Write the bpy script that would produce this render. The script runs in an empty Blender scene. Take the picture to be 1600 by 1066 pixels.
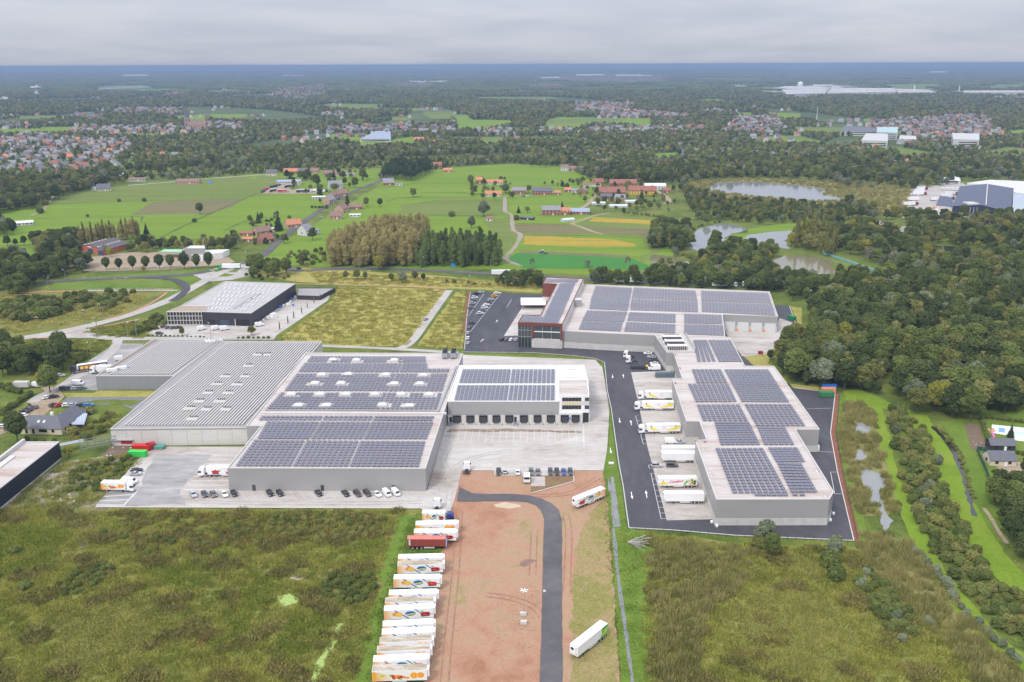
import bpy, bmesh, math, random
import numpy as np
from mathutils import Matrix, Vector
from mathutils.geometry import tessellate_polygon

random.seed(7); RNG=np.random.default_rng(7)
SC=bpy.context.scene
COL=SC.collection

# ---------------------------------------------------------------- camera, sky, sun, exposure
CAM_H, FPX, ROLL=148.0,1400.0,0.00375
PIT=math.atan(432.0/FPX)
cp, sp, cr, sr=math.cos(PIT), math.sin(PIT), math.cos(ROLL), math.sin(ROLL)
cam = bpy.data.cameras.new('camera'); camo = bpy.data.objects.new('camera', cam); COL.objects.link(camo)
cam.sensor_width=36.0; cam.lens=36.0*FPX/1600.0; cam.clip_start=1.0; cam.clip_end=400000.0
right=Vector((cr, -sr*sp, -sr*cp)); down=Vector((-sr, -cr*sp, -cr*cp)); fwd=Vector((0, cp, -sp))
M4=Matrix.Identity(4)
for i in range(3):
	M4[i][0] = right[i]; M4[i][1] = -down[i]; M4[i][2] = -fwd[i]
M4[2][3] = CAM_H
camo.matrix_world=M4
SC.camera=camo

SC.view_settings.view_transform = 'Standard'; SC.view_settings.look = 'None'
SC.view_settings.gamma=1.0; SC.view_settings.use_curve_mapping=False
SC.view_settings.exposure=0.62
SC.cycles.use_denoising=True
SC.cycles.max_bounces=5; SC.cycles.diffuse_bounces=3; SC.cycles.glossy_bounces=2
SC.cycles.transmission_bounces=3; SC.cycles.volume_bounces=1; SC.cycles.transparent_max_bounces=6

SUN_EL, SUN_AZ=math.radians(48), math.radians(215)
world = bpy.data.worlds.new('World'); SC.world = world; world.use_nodes = True
wn=world.node_tree; wn.nodes.clear()
def wnode(t, **k):
	n=wn.nodes.new(t)
	for a, b in k.items(): setattr(n, a, b)
	return n
sky = wnode('ShaderNodeTexSky', sky_type='NISHITA', sun_disc=False, sun_elevation=SUN_EL, sun_rotation=SUN_AZ)
tc = wnode('ShaderNodeTexCoord'); sep = wnode('ShaderNodeSeparateXYZ')
wn.links.new(tc.outputs['Generated'], sep.inputs[0])
def wmath(op, a, b=None, clamp=False):
	n = wnode('ShaderNodeMath', operation=op, use_clamp=clamp)
	for i, v in enumerate((a, b)):
		if v is None: continue
		if isinstance(v, (int, float)): n.inputs[i].default_value=v
		else: wn.links.new(v, n.inputs[i])
	return n.outputs[0]
zz = wmath('MAXIMUM', sep.outputs[2],0.0)
den = wmath('ADD', zz, 0.11)
cmb = wnode('ShaderNodeCombineXYZ')
wn.links.new(wmath('DIVIDE', sep.outputs[0], den), cmb.inputs[0])
wn.links.new(wmath('DIVIDE', sep.outputs[1], den), cmb.inputs[1])
cn = wnode('ShaderNodeTexNoise'); cn.inputs['Scale'].default_value = 0.62; cn.inputs['Detail'].default_value = 7
cn.inputs['Roughness'].default_value = 0.55; cn.inputs['Distortion'].default_value = 0.3
wn.links.new(cmb.outputs[0], cn.inputs['Vector'])
ramp = wnode('ShaderNodeValToRGB')
ramp.color_ramp.elements[0].position=0.36; ramp.color_ramp.elements[0].color=(0.545,0.585,0.71,1)
ramp.color_ramp.elements[1].position=0.62; ramp.color_ramp.elements[1].color=(0.675,0.70,0.80,1)
wn.links.new(cn.outputs[0], ramp.inputs[0])
# overcast sky: brighter towards the zenith than at the horizon
grad = wmath('ADD', wmath('MULTIPLY', zz, 13.0),5.5)
cl = wnode('ShaderNodeVectorMath', operation='SCALE')
wn.links.new(ramp.outputs[0], cl.inputs[0]); wn.links.new(grad, cl.inputs['Scale'])
mx = wnode('ShaderNodeMix', data_type='RGBA'); mx.inputs[0].default_value = 0.93
wn.links.new(sky.outputs[0], mx.inputs[6]); wn.links.new(cl.outputs[0], mx.inputs[7])
bg = wnode('ShaderNodeBackground'); bg.inputs['Strength'].default_value = 0.1
wn.links.new(mx.outputs[2], bg.inputs['Color'])
wo = wnode('ShaderNodeOutputWorld'); wn.links.new(bg.outputs[0], wo.inputs['Surface'])

sl = bpy.data.lights.new('sun', 'SUN'); sl.energy = 1.5; sl.angle = math.radians(12); sl.color = (1,0.95,0.88)
slo = bpy.data.objects.new('sun', sl); COL.objects.link(slo)
sdir=Vector((math.sin(SUN_AZ) * math.cos(SUN_EL), math.cos(SUN_AZ) * math.cos(SUN_EL), math.sin(SUN_EL)))
slo.rotation_euler = sdir.to_track_quat('Z', 'Y').to_euler(); slo.location = (0,-50,300)

# ---------------------------------------------------------------- survey helpers
def P(x, y, z=0.0):
	"""ground plan position (at height z) of a survey point"""
	a, b=x - 800.0, y - 533.0
	a, b=a*cr - b*sr, a*sr+b*cr
	dz = -(FPX*sp+b*cp)
	t=(z - CAM_H) / dz
	return (a*t, (FPX*cp - b*sp) * t)
def Z(ox, oy, s, pts): return [(ox+x/s, oy+y/s) for x, y in pts]
def W(pts, z=0.0): return [P(x, y, z) for x, y in pts]
def inside(x, y, poly):
	c=False; n=len(poly); j=n - 1
	for i in range(n):
		xi, yi=poly[i]; xj, yj=poly[j]
		if (yi > y) != (yj > y) and x < (xj - xi) * (y - yi) / (yj - yi) + xi: c=not c
		j=i
	return c
def bbox(poly):
	xs = [p[0] for p in poly]; ys = [p[1] for p in poly]
	return min(xs), min(ys), max(xs), max(ys)
def inside_np(X, Y, poly):
	c=np.zeros(X.shape, bool); n=len(poly); j=n - 1
	for i in range(n):
		xi, yi=poly[i]; xj, yj=poly[j]
		if yi != yj:
			c ^= ((yi > Y) != (yj > Y)) & (X < (xj - xi) * (Y - yi) / (yj - yi) + xi)
		j=i
	return c
def jitter_grid(poly, d, rng=RNG, jit=0.42):
	x0, y0, x1, y1=bbox(poly)
	nx=max(1, int((x1 - x0) / d) + 1); ny=max(1, int((y1 - y0) / d) + 1)
	gx, gy=np.meshgrid(np.arange(nx), np.arange(ny))
	X=x0+(gx+0.5*(gy % 2)) * d+rng.uniform(-jit, jit, gx.shape) * d
	Y=y0+gy*d+rng.uniform(-jit, jit, gx.shape) * d
	X=X.ravel(); Y=Y.ravel(); k=inside_np(X, Y, poly)
	return X[k], Y[k]

# ---------------------------------------------------------------- materials
MATS = {}
def lin(c):
	return tuple(c) + (1.0,) if len(c) == 3 else tuple(c)
def simple(name, col, rough=0.6, metal=0.0, var=0.0, scale=1.0, spec=0.5, trans=0.0, bump=0.0, stretch=(1,1,1)):
	if name in MATS: return MATS[name]
	m=bpy.data.materials.new(name); m.use_nodes=True; nt=m.node_tree
	b = nt.nodes['Principled BSDF']; b.inputs['Base Color'].default_value = lin(col)
	b.inputs['Roughness'].default_value = rough; b.inputs['Metallic'].default_value = metal
	b.inputs['Specular IOR Level'].default_value = spec
	if var > 0 or bump > 0:
		g = nt.nodes.new('ShaderNodeTexCoord'); mp = nt.nodes.new('ShaderNodeMapping'); mp.inputs['Scale'].default_value = stretch
		n = nt.nodes.new('ShaderNodeTexNoise'); n.inputs['Scale'].default_value = scale; n.inputs['Detail'].default_value = 6; n.inputs['Roughness'].default_value = 0.65
		nt.links.new(g.outputs['Object'], mp.inputs[0]); nt.links.new(mp.outputs[0], n.inputs['Vector'])
		if var > 0:
			r = nt.nodes.new('ShaderNodeMapRange'); r.inputs[1].default_value = 0.3; r.inputs[2].default_value = 0.7
			r.inputs[3].default_value=1 - var; r.inputs[4].default_value=1+var*0.6
			nt.links.new(n.outputs[0], r.inputs[0])
			v = nt.nodes.new('ShaderNodeVectorMath'); v.operation = 'SCALE'; v.inputs[0].default_value = col[:3]
			nt.links.new(r.outputs[0], v.inputs['Scale']); nt.links.new(v.outputs[0], b.inputs['Base Color'])
		if bump > 0:
			bp = nt.nodes.new('ShaderNodeBump'); bp.inputs['Strength'].default_value = bump; bp.inputs['Distance'].default_value = 0.1
			nt.links.new(n.outputs[0], bp.inputs['Height']); nt.links.new(bp.outputs[0], b.inputs['Normal'])
	MATS[name] = m; return m

def patchy(name, cols, scale=0.02, scale2=0.25, rough=0.95, mix2=0.35, stretch=(1,1,1), bump=0.3, rot=0.0, spec=0.15, fine=2.5, finev=0.25, dist=0.6):
	"""ground cover: colour patches from layered world-space noise"""
	if name in MATS: return MATS[name]
	m=bpy.data.materials.new(name); m.use_nodes=True; nt=m.node_tree; L=nt.links.new
	b = nt.nodes['Principled BSDF']; b.inputs['Roughness'].default_value = rough; b.inputs['Specular IOR Level'].default_value = spec
	g = nt.nodes.new('ShaderNodeNewGeometry'); mp = nt.nodes.new('ShaderNodeMapping')
	mp.inputs['Scale'].default_value = stretch; mp.inputs['Rotation'].default_value = (0,0, rot)
	L(g.outputs['Position'], mp.inputs[0])
	def noise(s, d, r=0.6, vec=mp.outputs[0]):
		n = nt.nodes.new('ShaderNodeTexNoise'); n.inputs['Scale'].default_value = s; n.inputs['Detail'].default_value = d; n.inputs['Roughness'].default_value = r
		n.inputs['Distortion'].default_value = dist; L(vec, n.inputs['Vector']); return n.outputs[0]
	n1 = noise(scale, 5); n2 = noise(scale2,4); n3 = noise(fine, 3,0.7, g.outputs['Position'])
	mixf = nt.nodes.new('ShaderNodeMix'); mixf.inputs[0].default_value = mix2; L(n1, mixf.inputs[2]); L(n2, mixf.inputs[3])
	r = nt.nodes.new('ShaderNodeValToRGB'); L(mixf.outputs[0], r.inputs[0])
	e=r.color_ramp.elements; n=len(cols)
	while len(e) < n: e.new(0.5)
	for i, c in enumerate(cols):
		e[i].position=0.34+0.32*i/max(1, n - 1); e[i].color=lin(c)
	mr = nt.nodes.new('ShaderNodeMapRange'); mr.inputs[1].default_value = 0.3; mr.inputs[2].default_value = 0.7
	mr.inputs[3].default_value=1 - finev; mr.inputs[4].default_value=1+finev; L(n3, mr.inputs[0])
	v = nt.nodes.new('ShaderNodeVectorMath'); v.operation = 'SCALE'; L(r.outputs[0], v.inputs[0]); L(mr.outputs[0], v.inputs['Scale'])
	L(v.outputs[0], b.inputs['Base Color'])
	if bump > 0:
		bp = nt.nodes.new('ShaderNodeBump'); bp.inputs['Strength'].default_value = bump; bp.inputs['Distance'].default_value = 0.3
		L(n3, bp.inputs['Height']); L(bp.outputs[0], b.inputs['Normal'])
	MATS[name] = m; return m

def leafmat(name, c1, c2, trans=0.25, cs=0.35):
	"""foliage: every plant its own tone, clumps of its own leaves vary"""
	if name in MATS: return MATS[name]
	m=bpy.data.materials.new(name); m.use_nodes=True; nt=m.node_tree; L=nt.links.new
	nt.nodes.remove(nt.nodes['Principled BSDF']); out = nt.nodes['Material Output']
	oi = nt.nodes.new('ShaderNodeObjectInfo'); g = nt.nodes.new('ShaderNodeNewGeometry')
	n = nt.nodes.new('ShaderNodeTexNoise'); n.inputs['Scale'].default_value = cs; n.inputs['Detail'].default_value = 5; n.inputs['Roughness'].default_value = 0.7
	L(g.outputs['Position'], n.inputs['Vector'])
	nb = nt.nodes.new('ShaderNodeTexNoise'); nb.inputs['Scale'].default_value = 0.02; nb.inputs['Detail'].default_value = 2
	L(g.outputs['Position'], nb.inputs['Vector'])
	a = nt.nodes.new('ShaderNodeMath'); a.operation = 'MULTIPLY_ADD'; L(n.outputs[0], a.inputs[0]); a.inputs[1].default_value = 1.1; L(oi.outputs['Random'], a.inputs[2])
	a2 = nt.nodes.new('ShaderNodeMath'); a2.operation = 'ADD'; L(a.outputs[0], a2.inputs[0]); L(nb.outputs[0], a2.inputs[1])
	mr = nt.nodes.new('ShaderNodeMapRange'); mr.inputs[1].default_value = 0.7; mr.inputs[2].default_value = 2.0; L(a2.outputs[0], mr.inputs[0])
	mix = nt.nodes.new('ShaderNodeMix'); mix.data_type = 'RGBA'; L(mr.outputs[0], mix.inputs[0])
	mix.inputs[6].default_value=lin(c1); mix.inputs[7].default_value=lin(c2)
	d = nt.nodes.new('ShaderNodeBsdfDiffuse'); t = nt.nodes.new('ShaderNodeBsdfTranslucent'); ms = nt.nodes.new('ShaderNodeMixShader')
	L(mix.outputs[2], d.inputs['Color']); L(mix.outputs[2], t.inputs['Color']); ms.inputs[0].default_value = trans
	L(d.outputs[0], ms.inputs[1]); L(t.outputs[0], ms.inputs[2]); L(ms.outputs[0], out.inputs['Surface'])
	MATS[name] = m; return m

# ---------------------------------------------------------------- object helpers
def tag(o, label=None, cat=None, group=None, kind=None):
	if label: o['label'] = label
	if cat: o['category'] = cat
	if group: o['group'] = group
	if kind: o['kind'] = kind
	return o
def empty(name, loc=(0,0,0), rz=0.0, label=None, cat=None, group=None):
	o=bpy.data.objects.new(name, None); COL.objects.link(o); o.location=loc; o.rotation_euler=(0,0, rz)
	o.empty_display_size=0.5
	return tag(o, label, cat, group)
def mesh_np(name, verts, faces, mats, mi=None, smooth=False):
	me=bpy.data.meshes.new(name); me.from_pydata([tuple(v) for v in verts],[],[tuple(f) for f in faces])
	for m in (mats if isinstance(mats, (list, tuple)) else [mats]): me.materials.append(m)
	if mi is not None: me.polygons.foreach_set('material_index', mi)
	if smooth: me.polygons.foreach_set('use_smooth', [True] * len(me.polygons))
	me.update(); return me
def link(name, me, parent=None, loc=None, rz=None, kind=None):
	o=bpy.data.objects.new(name, me); COL.objects.link(o)
	if parent is not None: o.parent=parent
	if loc is not None: o.location=loc
	if rz is not None: o.rotation_euler=(0,0, rz)
	if kind: o['kind'] = kind
	return o

class MB:
	"""collects simple shapes into one mesh"""
	def __init__(s): s.v = []; s.f = []; s.mi = []; s.mats = []
	def m(s, mat):
		if mat not in s.mats: s.mats.append(mat)
		return s.mats.index(mat)
	def add(s, vs, fs, mat):
		k=len(s.v); s.v += [tuple(v) for v in vs]; i=s.m(mat)
		for f in fs: s.f.append(tuple(q+k for q in f)); s.mi.append(i)
	def box(s, x0, y0, z0, x1, y1, z1, mat, tx=0, ty=0):
		"""tx,ty: inset of the top"""
		vs = [(x0, y0, z0),(x1, y0, z0),(x1, y1, z0),(x0, y1, z0),(x0+tx, y0+ty, z1),(x1 - tx, y0+ty, z1),(x1 - tx, y1 - ty, z1),(x0+tx, y1 - ty, z1)]
		s.add(vs, [(3,2,1,0),(4,5,6,7),(0,1,5,4),(1,2,6,5),(2,3,7,6),(3,0,4,7)], mat)
	def profile_y(s, prof, y0, y1, mat, iny=0.0, top=None):
		"""extrude an xz profile along y; iny narrows vertices whose z is above top"""
		n=len(prof); vs = []
		for side, y in ((0, y0),(1, y1)):
			for x, z in prof:
				d=iny if (top is not None and z > top) else 0
				vs.append((x, y+(d if side == 0 else -d), z))
		fs = [tuple(range(n)), tuple(range(2*n - 1, n - 1,-1))]
		fs += [(i, i+n, (i+1) % n+n, (i+1) % n) for i in range(n)]
		s.add(vs, fs, mat)
	def cyl(s, c, r, ax, l, mat, n=10, r2=None):
		"""cylinder from c along axis ax ('x','y','z') length l"""
		r2=r if r2 is None else r2; vs = []
		for k, (t, rr) in enumerate(((0, r),(l, r2))):
			for i in range(n):
				a=2*math.pi*i/n; p, q=rr*math.cos(a), rr*math.sin(a)
				vs.append({'x': (c[0] + t, c[1] + p, c[2] + q), 'y': (c[0] + p, c[1] + t, c[2] + q), 'z': (c[0] + p, c[1] + q, c[2] + t)}[ax])
		fs = [tuple(range(n)), tuple(range(2*n - 1, n - 1,-1))] + [(i, (i+1) % n, (i+1) % n+n, i+n) for i in range(n)]
		s.add(vs, fs, mat)
	def bar(s, a, b, w, mat):
		a=Vector(a); b=Vector(b); d=(b - a)
		if d.length < 1e-6: return
		d.normalize(); u=d.orthogonal().normalized() * w/2; v=d.cross(u).normalized() * w/2
		vs = [a+u+v, a - u+v, a - u - v, a+u - v, b+u+v, b - u+v, b - u - v, b+u - v]
		s.add(vs, [(3,2,1,0),(4,5,6,7),(0,1,5,4),(1,2,6,5),(2,3,7,6),(3,0,4,7)], mat)
	def poly(s, pts, z, mat): s.add([(x, y, z) for x, y in pts],[tuple(range(len(pts)))], mat)
	def mesh(s, name, smooth=False): return mesh_np(name, s.v, s.f, s.mats, s.mi, smooth)
	def build(s, name, parent=None, **k): return link(name, s.mesh(name), parent, **k)

def ccw(poly):
	a=sum(poly[i][0] * poly[(i+1) % len(poly)][1] - poly[(i+1) % len(poly)][0] * poly[i][1] for i in range(len(poly)))
	return poly if a > 0 else poly[::-1]
def ragged(poly, step, amp, rng):
	out = []; n=len(poly)
	for i in range(n):
		a=poly[i]; b=poly[(i+1) % n]; L=math.dist(a, b); k=max(1, min(80, int(L/step)))
		for j in range(k):
			t=j/k; x=a[0] + (b[0] - a[0]) * t; y=a[1] + (b[1] - a[1]) * t
			if j: x += rng.uniform(-amp, amp); y += rng.uniform(-amp, amp)
			out.append((x, y))
	return out
LV=0.03
DEV=False; NSH = [0]
HAZE_D=0.00011
def is_simple(p):
	A=np.array(p, float); B=np.roll(A, -1,0); n=len(A)
	d=lambda o, a, b: (a[..., 0] - o[..., 0]) * (b[..., 1] - o[..., 1]) - (a[..., 1] - o[..., 1]) * (b[..., 0] - o[..., 0])
	a, b, c, e=A[:, None], B[:, None], A[None], B[None]
	X=(d(a, b, c) * d(a, b, e) < 0) & (d(c, e, a) * d(c, e, b) < 0)
	return not X.any()
def sheet(name, pts, level, mat, rag=0.0, step=6.0, world=False, kind='structure', parent=None, z=None):
	poly=list(pts) if world else W(pts)
	base=poly
	while rag > 0.02:
		poly=ragged(base, step, rag, random)
		if is_simple(poly): break
		rag *= .6; poly=base
	if DEV and not is_simple(poly): print('NOT SIMPLE', name, [tuple(map(round, q)) for q in pts[:2]])
	poly=ccw(poly)
	NSH[0] += 1; zz_=level*LV+NSH[0] * .00012 if z is None else z
	tr=tessellate_polygon([[Vector((x, y, 0)) for x, y in poly]]); fs = []
	for a, b, c in tr:
		s_=(poly[b][0] - poly[a][0]) * (poly[c][1] - poly[a][1]) - (poly[c][0] - poly[a][0]) * (poly[b][1] - poly[a][1])
		if abs(s_) > 1e-7: fs.append((a, b, c) if s_ > 0 else (a, c, b))
	me=mesh_np(name, [(x, y, zz_) for x, y in poly], fs, mat)
	o=link(name, me, parent)
	if kind and parent is None: o['kind'] = kind
	return o
def smoothline(w, it=2):
	for _ in range(it):
		o = [w[0]]
		for a, b in zip(w[:-1], w[1:]):
			o += [(a[0] * .75+b[0] * .25, a[1] * .75+b[1] * .25),(a[0] * .25+b[0] * .75, a[1] * .25+b[1] * .75)]
		o.append(w[-1]); w=o
	return w
def ribbon(name, pts, width, level, mat, world=False, it=2, rag=0.0, kind='structure'):
	w=list(pts) if world else W(pts)
	w=smoothline(w, it); L = []; R = []
	for i, p in enumerate(w):
		a=w[max(0, i - 1)]; b=w[min(len(w) - 1, i+1)]; dx, dy=b[0] - a[0], b[1] - a[1]; d=math.hypot(dx, dy) or 1
		q=width/2+(random.uniform(-rag, rag) if rag else 0)
		L.append((p[0] - dy/d*q, p[1] + dx/d*q)); R.append((p[0] + dy/d*q, p[1] - dx/d*q))
	NSH[0] += 1; z=level*LV+NSH[0] * .00012; n=len(w)
	me=mesh_np(name, [(x, y, z) for x, y in L+R],[(n+i, n+i+1, i+1, i) for i in range(n - 1)], mat)
	o=link(name, me)
	if kind: o['kind'] = kind
	return o
def strip_mesh(mb, pts, w, h, mat, z0=0.0):
	"""raised kerb or low wall along world points"""
	for a, b in zip(pts[:-1], pts[1:]):
		dx, dy=b[0] - a[0], b[1] - a[1]; d=math.hypot(dx, dy)
		if d < 1e-3: continue
		nx, ny = -dy/d*w/2, dx/d*w/2
		vs = [(a[0] + nx, a[1] + ny, z0),(a[0] - nx, a[1] - ny, z0),(b[0] - nx, b[1] - ny, z0),(b[0] + nx, b[1] + ny, z0)]
		vs += [(x, y, z0+h) for x, y, _ in vs]
		mb.add(vs, [(4,5,6,7),(0,4,7,3),(1,2,6,5),(0,1,5,4),(2,3,7,6)], mat)
def copy_tree(o, parent=None):
	c=o.copy(); COL.objects.link(c); c.parent=parent
	for ch in o.children: copy_tree(ch, c)
	return c
ORD = ['first', 'second', 'third', 'fourth', 'fifth', 'sixth', 'seventh', 'eighth', 'ninth', 'tenth', 'eleventh', 'twelfth', 'thirteenth', 'fourteenth', 'fifteenth', 'sixteenth']

# scatter "stuff": one object, instances of plants through geometry nodes
PROTO = {}
def scatter(name, pts, protos, label, cat):
	"""pts: array (n,6): x,y,z,rot,scale,index"""
	pts=np.asarray(pts, float)
	if len(pts) == 0: return None
	me = bpy.data.meshes.new(name); me.vertices.add(len(pts)); me.vertices.foreach_set('co', pts[:, :3].ravel())
	for nm, col, ty in (('rot', 3, 'FLOAT'),('scl', 4, 'FLOAT'),('idx', 5, 'INT')):
		at = me.attributes.new(nm, ty, 'POINT')
		at.data.foreach_set('value', pts[:, col].astype(np.int32 if ty == 'INT' else np.float32))
	o = link(name, me, kind='stuff'); tag(o, label, cat)
	col = bpy.data.collections.new('kit_' + name)
	for i, p in enumerate(protos):
		q = bpy.data.objects.new('kit_%02d' % i, p); col.objects.link(q)
	ng = bpy.data.node_groups.new(name, 'GeometryNodeTree')
	ng.interface.new_socket('Geometry', in_out='INPUT', socket_type='NodeSocketGeometry')
	ng.interface.new_socket('Geometry', in_out='OUTPUT', socket_type='NodeSocketGeometry')
	N = ng.nodes.new; gi = N('NodeGroupInput'); go = N('NodeGroupOutput'); ip = N('GeometryNodeInstanceOnPoints'); ci = N('GeometryNodeCollectionInfo')
	ci.inputs['Collection'].default_value = col; ci.inputs['Separate Children'].default_value = True; ci.inputs['Reset Children'].default_value = True
	def na(nm, ty):
		a = N('GeometryNodeInputNamedAttribute'); a.data_type = ty; a.inputs['Name'].default_value = nm
		return [s for s in a.outputs if s.name == 'Attribute' and s.enabled][0]
	cx = N('ShaderNodeCombineXYZ'); ng.links.new(na('rot', 'FLOAT'), cx.inputs[2])
	ng.links.new(gi.outputs[0], ip.inputs['Points']); ng.links.new(ci.outputs[0], ip.inputs['Instance'])
	ip.inputs['Pick Instance'].default_value = True
	ng.links.new(na('idx', 'INT'), ip.inputs['Instance Index'])
	ng.links.new(cx.outputs[0], ip.inputs['Rotation']); ng.links.new(na('scl', 'FLOAT'), ip.inputs['Scale'])
	ng.links.new(ip.outputs[0], go.inputs[0])
	md = o.modifiers.new('plants', 'NODES'); md.node_group = ng
	return o
# ---------------------------------------------------------------- ground, fields, water, roads
G_FAR = patchy('far_land', [(0.045,0.07,0.03),(0.06,0.085,0.035),(0.085,0.12,0.04),(0.12,0.15,0.06)], scale=0.0022, scale2=0.012, mix2=0.5, fine=0.15, bump=0)
G_ROUGH = patchy('rough_grass', [(0.05,0.075,0.014),(0.095,0.13,0.022),(0.14,0.17,0.03),(0.19,0.18,0.055)], scale=0.03, scale2=0.2, fine=1.4, finev=0.35)
G_FORE = patchy('rough_meadow', [(0.09,0.10,0.02),(0.14,0.155,0.03),(0.20,0.19,0.05),(0.16,0.135,0.05)], scale=0.05, scale2=0.22, fine=1.8, finev=0.4)
G_LIME = patchy('bright_grass', [(0.115,0.19,0.016),(0.145,0.225,0.02),(0.185,0.245,0.032)], scale=0.012, scale2=0.12, mix2=0.5, fine=0.7, finev=0.14, bump=0.1, stretch=(.3,4,1), rot=.12)
G_LAWN = patchy('mown_grass', [(0.085,0.145,0.015),(0.12,0.185,0.024),(0.165,0.21,0.04)], scale=0.05, scale2=0.5, fine=2, finev=0.22)
G_OLIVE = patchy('pasture', [(0.105,0.155,0.025),(0.135,0.18,0.035),(0.175,0.195,0.055)], scale=0.012, scale2=0.1, fine=0.8, finev=0.15, stretch=(0.6,2.5,1))
G_PATH = patchy('mown_bank', [(0.12,0.19,0.014),(0.155,0.235,0.02),(0.20,0.25,0.03)], scale=0.06, scale2=0.5, fine=2, finev=.2)
G_DRY = patchy('dry_grass', [(0.19,0.19,0.04),(0.27,0.255,0.06),(0.34,0.30,0.085),(0.23,0.18,0.065)], scale=0.03, scale2=0.18, fine=1.2, finev=0.3)
G_REEDS = patchy('reed_ground', [(0.14,0.145,0.04),(0.20,0.185,0.065),(0.25,0.225,0.095)], scale=0.03, scale2=0.2, fine=1.2, finev=0.3)
G_CROP = patchy('green_crop', [(0.045,0.17,0.03),(0.06,0.20,0.035)], scale=0.02, scale2=0.2, fine=0.9, finev=0.15)
G_YELLOW = patchy('flower_field', [(0.15,0.21,0.03),(0.27,0.24,0.035),(0.40,0.26,0.03),(0.24,0.22,0.05)], scale=0.02, scale2=0.12, fine=0.5, finev=0.25, stretch=(0.3,3,1), rot=-0.05)
G_BROWNF = patchy('stubble', [(0.12,0.13,0.045),(0.16,0.15,0.06),(0.19,0.15,0.08)], scale=0.02, scale2=0.1, fine=0.5, stretch=(0.4,4,1))
G_SOIL = patchy('garden_soil', [(0.14,0.10,0.07),(0.19,0.135,0.095)], scale=0.2, scale2=1.0, fine=3)
G_BROWNL = patchy('sand_soil', [(0.24,0.17,0.10),(0.34,0.27,0.18),(0.30,0.26,0.20)], scale=0.05, scale2=0.3, fine=1.5)
DIRT = patchy('red_dirt', [(0.30,0.15,0.088),(0.36,0.195,0.122),(0.38,0.225,0.145),(0.36,0.245,0.15),(0.27,0.22,0.09)], scale=0.03, scale2=0.16, mix2=0.45, fine=1.5, finev=0.13, spec=0.1)
DIRTG = patchy('dirt_grass', [(0.34,0.22,0.125),(0.29,0.225,0.10),(0.21,0.20,0.055),(0.31,0.235,0.115)], scale=0.05, scale2=0.3, fine=1.8, finev=0.3)
MULCH = patchy('bark_mulch', [(0.19,0.08,0.045),(0.25,0.115,0.07)], scale=0.3, scale2=1, fine=3, finev=0.3)
CONC = patchy('yard_concrete', [(0.27,0.225,0.18),(0.40,0.355,0.31),(0.47,0.435,0.39),(0.53,0.50,0.46)], scale=0.04, scale2=0.22, fine=1.2, finev=0.09, rough=0.75, spec=0.3, bump=0.03, stretch=(0.6,1.6,1))
CONCG = patchy('wet_concrete', [(0.21,0.20,0.185),(0.26,0.245,0.23),(0.34,0.33,0.31),(0.44,0.43,0.41)], scale=0.03, scale2=0.16, fine=1.0, finev=0.08, rough=0.6, spec=0.3, bump=0.03, stretch=(0.6,2.2,1))
CONCR = patchy('concrete_road', [(0.33,0.30,0.265),(0.40,0.37,0.335),(0.46,0.43,0.39)], scale=0.05, scale2=0.3, fine=1.2, finev=0.08, bump=0.02)
ASPH = patchy('asphalt', [(0.042,0.041,0.046),(0.058,0.057,0.063),(0.085,0.082,0.086)], scale=0.03, scale2=0.2, fine=2, finev=0.12, rough=0.7, spec=0.4, bump=0.03, stretch=(1.5,0.5,1))
ASPHG = patchy('worn_asphalt', [(0.085,0.08,0.083),(0.11,0.105,0.107),(0.15,0.14,0.135)], scale=0.05, scale2=0.3, fine=2, finev=0.1, rough=0.8, bump=0.03)
PINK = simple('red_cycle_path', (0.50,0.22,0.16),0.9, var=0.2, scale=0.5)
LINE = simple('road_paint', (0.80,0.79,0.76),0.7, var=0.12, scale=2)
LINEG = simple('worn_paint', (0.68,0.66,0.62),0.8, var=0.2, scale=1.5)
KERB = simple('kerb_stone', (0.60,0.58,0.54),0.8, var=0.15, scale=0.8)
WATER = simple('pond_water', (0.22,0.225,0.21),0.09, spec=0.75, bump=0.04, scale=0.7)
WATERM = simple('muddy_water', (0.20,0.18,0.10),0.12, spec=0.6, bump=0.03, scale=0.7)
WATERD = simple('dark_water', (0.03,0.03,0.02),0.12, spec=0.5)
ALGAE = simple('duckweed', (0.30,0.40,0.10),0.7, var=0.2, scale=1)

sheet('ground', [(-200000,-600),(200000,-600),(200000,260000),(-200000,260000)],0, G_FAR, world=True)
NEAR = [(-700,1250),(2300,1250),(1900,250),(-300,250)]
sheet('grassland', [(-500,-60),(500,-60),(1500,1400),(-1500,1400)],1, G_ROUGH, world=True)

A4=lambda pts: Z(0,260,3.9475, pts)
B4=lambda pts: Z(720,280,4.706, pts)
C4=lambda pts: Z(1000,260,5.33, pts)
D4=lambda pts: Z(1300,260,5.33, pts)
E4=lambda pts: Z(400,80,4, pts)
F4=lambda pts: Z(800,80,4, pts)
H4=lambda pts: Z(1200,80,4, pts)
I4=lambda pts: Z(0,80,4, pts)
K4=lambda pts: Z(0,500,5.33, pts)
L4=lambda pts: Z(1300,560,4.847, pts)
N4=lambda pts: Z(1300,760,3.483, pts)
J4=lambda pts: Z(400,240,3.9475, pts)
T0=lambda pts: Z(660,540,4.847, pts)
O4=lambda pts: Z(1480,640,8.883, pts)

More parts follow.
